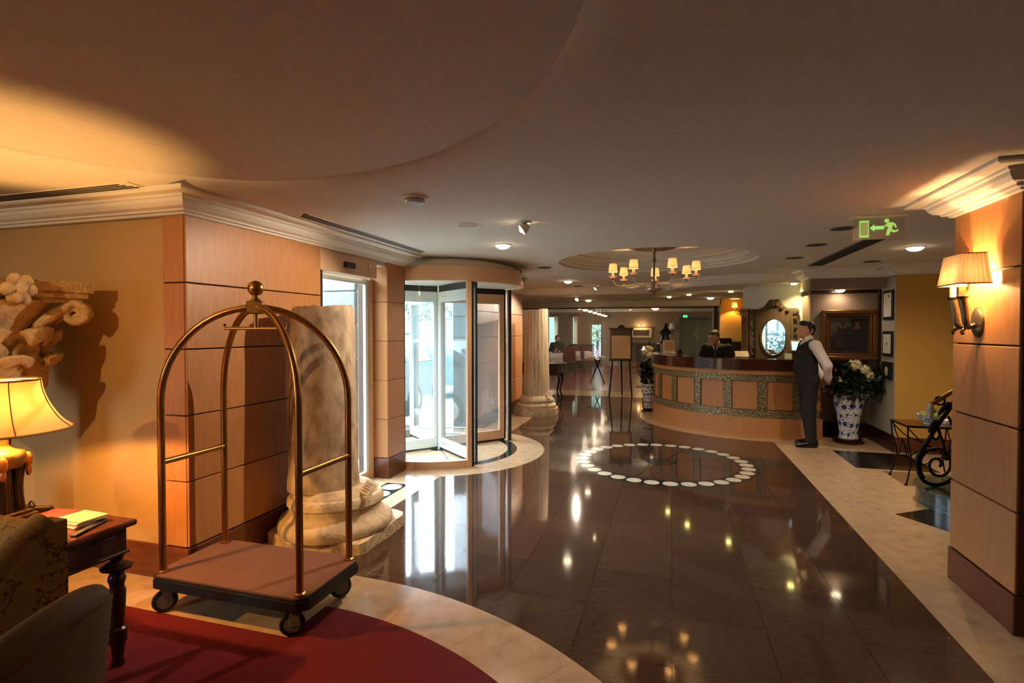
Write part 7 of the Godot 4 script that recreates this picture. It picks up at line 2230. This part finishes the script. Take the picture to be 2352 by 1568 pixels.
func make_people() -> void:
	# ---- porter standing beside the desk, hands clasped behind his back
	var p := thing("person", "standing man in dark waistcoat and white shirt, hands behind his back", "person", Vector3(1.84, 0, -8.30), -PI / 2 + 0.12)
	var hc := Vector3(0, 1.605, 0.04)
	var hb := Basis(Vector3.UP, -0.05) * Basis(Vector3.RIGHT, -0.10)
	var arms := {}
	for s in [-1.0, 1.0]:
		arms[s] = [Vector3(0.185 * s, 1.40, -0.02), Vector3(0.245 * s, 1.14, -0.15), Vector3(0.10 * s, 0.955, -0.215), Vector3(0.06 * s, 0.93, -0.225)]
	var legs := {}
	for s in [-1.0, 1.0]:
		var fz := 0.02 if s > 0 else -0.05
		legs[s] = [Vector3(0.09 * s, 0.90, 0.0), Vector3(0.095 * s, 0.49, 0.005 + fz * 0.5), Vector3(0.10 * s, 0.085, -0.04 + fz)]
	var torso := [[Vector3(-0.11, 1.34, 0), Vector3(0.11, 1.34, 0), 0.085, 0.085], [Vector3(0, 1.3, 0.01), Vector3(0, 1.08, 0.03), 0.12, 0.13, Vector3(1.25, 1, 0.95)], [Vector3(0, 1.08, 0.03), Vector3(0, 0.93, 0.0), 0.13, 0.125, Vector3(1.2, 1, 0.95)], [Vector3(0, 1.45, -0.01), Vector3(0, 1.53, 0.0), 0.06, 0.055]]
	var bones := torso.duplicate()
	for s in [-1.0, 1.0]:
		bones += limb(arms[s], [0.036, 0.034, 0.026, 0.025])
		bones += limb(legs[s], [0.08, 0.055, 0.038])
		bones.append([legs[s][2] + Vector3(0, -0.03, 0), legs[s][2] + Vector3(0, -0.05, 0.14), 0.035, 0.03])
	var body := nets(bones, 0.014, 0.035)
	body.add(nets(head_bones(hc, hb), 0.006, 0.018))
	body.add(nets(hand_bones(arms[1.0][2], Vector3(-0.75, -0.45, -0.1), Vector3(0, 0, -1)), 0.005, 0.008))
	body.add(nets(hand_bones(arms[-1.0][2], Vector3(0.75, -0.35, -0.12), Vector3(0, 0, -1)), 0.005, 0.008))
	part("body", body, M.skin, p)
	part("hair", nets(hair_bones(hc, hb, 0.006), 0.007, 0.02), M.hair_dark, p, "short dark hair")
	part("eye", MB.new().ellipsoid(hc + hb * Vector3(0.032, 0.004, 0.086), Vector3(0.009, 0.006, 0.006)).ellipsoid(hc + hb * Vector3(-0.032, 0.004, 0.086), Vector3(0.009, 0.006, 0.006)), M.black_gloss, p)
	var vest := [[Vector3(-0.105, 1.36, -0.005), Vector3(0.105, 1.36, -0.005), 0.105, 0.105], [Vector3(0, 1.32, 0.015), Vector3(0, 1.08, 0.035), 0.135, 0.145, Vector3(1.25, 1, 0.98)], [Vector3(0, 1.08, 0.035), Vector3(0, 0.92, 0.01), 0.145, 0.145, Vector3(1.2, 1, 1.0)], [Vector3(-0.06, 1.45, -0.02), Vector3(0.06, 1.45, -0.02), 0.045, 0.045]]
	part("waistcoat", nets(vest, 0.013, 0.03), M.vest, p, "dark waistcoat with a gilt name badge")
	part("name_badge", MB.new().box(Vector3(0.085, 1.315, 0.142), Vector3(0.065, 0.022, 0.008), Basis(Vector3.UP, 0.5) * Basis(Vector3.RIGHT, -0.15)), M.gold, p)
	var shirt := []
	for s in [-1.0, 1.0]:
		shirt += limb([arms[s][0] + Vector3(-0.03 * s, 0, 0), arms[s][0], arms[s][1], arms[s][2]], [0.078, 0.074, 0.06, 0.045])
		shirt.append([arms[s][2] - Vector3(0, 0, 0), arms[s][2].lerp(arms[s][1], 0.12), 0.043, 0.05])
	part("shirt_sleeve", nets(shirt, 0.012, 0.025), M.shirt, p, "white shirt sleeves")
	part("collar", nets([[Vector3(0, 1.475, 0.005), Vector3(0, 1.505, 0.012), 0.068, 0.066], [Vector3(-0.03, 1.45, 0.08), Vector3(0, 1.40, 0.115), 0.025, 0.014], [Vector3(0.03, 1.45, 0.08), Vector3(0, 1.40, 0.115), 0.025, 0.014]], 0.008, 0.012), M.shirt, p)
	part("tie", nets([[Vector3(0, 1.455, 0.095), Vector3(0, 1.42, 0.118), 0.02, 0.014], [Vector3(0, 1.42, 0.12), Vector3(0, 1.32, 0.142), 0.014, 0.02]], 0.007, 0.01), M.black, p)
	var tro := [[Vector3(-0.06, 0.93, 0.0), Vector3(0.06, 0.93, 0.0), 0.125, 0.125]]
	for s in [-1.0, 1.0]:
		tro += limb([legs[s][0], legs[s][1], legs[s][2] + Vector3(0, 0.0, 0.005)], [0.105, 0.082, 0.072])
	part("trousers", nets(tro, 0.013, 0.035), M.trousers, p, "dark trousers")
	for s in [-1.0, 1.0]:
		var a: Vector3 = legs[s][2]
		var shoe := nets([[Vector3(a.x, 0.045, a.z - 0.04), Vector3(a.x, 0.04, a.z + 0.08), 0.045, 0.042], [Vector3(a.x, 0.04, a.z + 0.06), Vector3(a.x + 0.01 * s, 0.032, a.z + 0.185), 0.043, 0.032], [Vector3(a.x, 0.05, a.z - 0.02), Vector3(a.x, 0.10, a.z - 0.01), 0.045, 0.045]], 0.009, 0.02)
		for i in shoe.v.size():
			shoe.v[i].y = maxf(shoe.v[i].y, 0.002)
		part("shoe", shoe, M.black_gloss, p)

	# ---- receptionist bent over the counter
	var r := thing("person", "grey-haired receptionist in dark suit and tie looking down at the counter", "person", Vector3(0.83, 0, -10.38), -0.35)
	var rc := Vector3(-0.02, 1.475, 0.20)
	var rb := Basis(Vector3.UP, -0.45) * Basis(Vector3.RIGHT, 0.3)
	var ra := {}
	for s in [-1.0, 1.0]:
		ra[s] = [Vector3(0.195 * s, 1.29, 0.06), Vector3(0.265 * s, 1.05, 0.14), Vector3(0.14 * s, 1.02, 0.36), Vector3(0.12 * s, 1.02, 0.40)]
	var rt := [[Vector3(-0.12, 1.235, 0.05), Vector3(0.12, 1.235, 0.05), 0.105, 0.105], [Vector3(0, 1.2, 0.05), Vector3(0, 0.95, -0.02), 0.12, 0.125, Vector3(1.25, 1, 0.95)], [Vector3(0, 1.33, 0.08), Vector3(0, 1.42, 0.14), 0.06, 0.055]]
	var rbones := rt.duplicate()
	var rl := {}
	for s in [-1.0, 1.0]:
		rl[s] = [Vector3(0.09 * s, 0.88, -0.03), Vector3(0.095 * s, 0.48, 0.0), Vector3(0.10 * s, 0.085, -0.03)]
		rbones += limb(ra[s], [0.048, 0.04, 0.028, 0.026])
		rbones += limb(rl[s], [0.08, 0.055, 0.038])
	var rbody := nets(rbones, 0.014, 0.035)
	rbody.add(nets(head_bones(rc, rb), 0.006, 0.018))
	for s in [-1.0, 1.0]:
		rbody.add(nets(hand_bones(ra[s][2], Vector3(-0.3 * s, 0.05, 1), Vector3(0, -1, 0)), 0.005, 0.008))
	part("body", rbody, M.skin, r)
	part("hair", nets(hair_bones(rc, rb, -0.008), 0.007, 0.02), M.hair_grey, r, "short grey hair")
	part("eye", MB.new().ellipsoid(rc + rb * Vector3(0.032, 0.004, 0.086), Vector3(0.009, 0.004, 0.006)).ellipsoid(rc + rb * Vector3(-0.032, 0.004, 0.086), Vector3(0.009, 0.004, 0.006)), M.black_gloss, r)
	var jk := [[Vector3(-0.12, 1.25, 0.045), Vector3(0.12, 1.25, 0.045), 0.115, 0.115], [Vector3(0, 1.2, 0.04), Vector3(0, 0.86, -0.03), 0.145, 0.155, Vector3(1.28, 1, 0.95)]]
	for s in [-1.0, 1.0]:
		jk += limb([ra[s][0], ra[s][1], ra[s][2] - Vector3(0, 0, 0.03)], [0.085, 0.068, 0.052])
	part("jacket", nets(jk, 0.013, 0.03), M.suit, r, "dark suit jacket")
	part("shirt_front", nets([[Vector3(0, 1.33, 0.095), Vector3(0, 1.385, 0.12), 0.07, 0.066], [Vector3(0, 1.31, 0.125), Vector3(0, 1.03, 0.142), 0.052, 0.02]], 0.008, 0.015), M.shirt, r)
	part("tie", nets([[Vector3(0, 1.345, 0.185), Vector3(0, 1.31, 0.188), 0.02, 0.015], [Vector3(0, 1.31, 0.184), Vector3(0, 1.02, 0.165), 0.014, 0.024]], 0.007, 0.01), M.tie, r)
	var rtro := [[Vector3(-0.06, 0.88, -0.03), Vector3(0.06, 0.88, -0.03), 0.12, 0.12]]
	for s in [-1.0, 1.0]:
		rtro += limb(rl[s], [0.1, 0.08, 0.07])
	part("trousers", nets(rtro, 0.016, 0.035), M.suit, r)
	for s in [-1.0, 1.0]:
		var a: Vector3 = rl[s][2]
		var shoe := nets([[Vector3(a.x, 0.045, a.z - 0.03), Vector3(a.x, 0.035, a.z + 0.17), 0.045, 0.034], [Vector3(a.x, 0.05, a.z), Vector3(a.x, 0.10, a.z), 0.045, 0.045]], 0.012, 0.02)
		for i in shoe.v.size():
			shoe.v[i].y = maxf(shoe.v[i].y, 0.002)
		part("shoe", shoe, M.black_gloss, r)

	# ---- guest seated at a far table
	var g := thing("person", "seated man in black at the far white table", "person", Vector3(-4.28, 0, -20.75), 0.15)
	var gc := Vector3(0, 1.27, 0.03)
	var gb := [[Vector3(-0.12, 1.0, 0), Vector3(0.12, 1.0, 0), 0.11, 0.11], [Vector3(0, 0.97, 0), Vector3(0, 0.6, 0), 0.13, 0.14, Vector3(1.25, 1, 0.95)]]
	var gs := {}
	var gl := {}
	for s in [-1.0, 1.0]:
		gs[s] = [Vector3(0.2 * s, 1.05, 0.0), Vector3(0.26 * s, 0.82, 0.1), Vector3(0.12 * s, 0.79, 0.32)]
		gl[s] = [Vector3(0.1 * s, 0.55, 0.0), Vector3(0.11 * s, 0.52, 0.42), Vector3(0.11 * s, 0.085, 0.40)]
		gb += limb(gs[s], [0.05, 0.042, 0.03])
		gb += limb(gl[s], [0.085, 0.06, 0.04])
	var gbody := nets(gb, 0.018, 0.035)
	gbody.add(nets(head_bones(gc, Basis.IDENTITY), 0.008, 0.018))
	for s in [-1.0, 1.0]:
		gbody.add(nets(hand_bones(gs[s][2], Vector3(-0.4 * s, 0, 1), Vector3(0, -1, 0)), 0.006, 0.008))
	part("body", gbody, M.skin, g)
	part("hair", nets(hair_bones(gc, Basis.IDENTITY, 0.0), 0.009, 0.02), M.hair_dark, g)
	var gj := [[Vector3(-0.12, 1.01, 0), Vector3(0.12, 1.01, 0), 0.12, 0.12], [Vector3(0, 0.97, 0), Vector3(0, 0.58, 0), 0.15, 0.155, Vector3(1.25, 1, 0.95)], [Vector3(0, 1.1, 0.0), Vector3(0, 1.15, 0.01), 0.065, 0.065]]
	for s in [-1.0, 1.0]:
		gj += limb(gs[s], [0.078, 0.065, 0.05])
	part("jacket", nets(gj, 0.016, 0.03), M.suit, g)
	var gt := [[Vector3(-0.06, 0.56, 0.0), Vector3(0.06, 0.56, 0.0), 0.13, 0.13]]
	for s in [-1.0, 1.0]:
		gt += limb(gl[s], [0.1, 0.08, 0.065])
	part("trousers", nets(gt, 0.018, 0.035), M.suit, g)
	for s in [-1.0, 1.0]:
		var a: Vector3 = gl[s][2]
		part("shoe", nets([[Vector3(a.x, 0.05, a.z - 0.03), Vector3(a.x, 0.04, a.z + 0.16), 0.046, 0.036], [Vector3(a.x, 0.05, a.z), Vector3(a.x, 0.12, a.z), 0.045, 0.045]], 0.014, 0.02), M.black_gloss, g)
	var gch := copy(get_node("dining_chair") as Node3D, "dining_chair", "red dining chair under the seated man", Vector3(-4.28, 0, -20.80), 0.15 + PI)
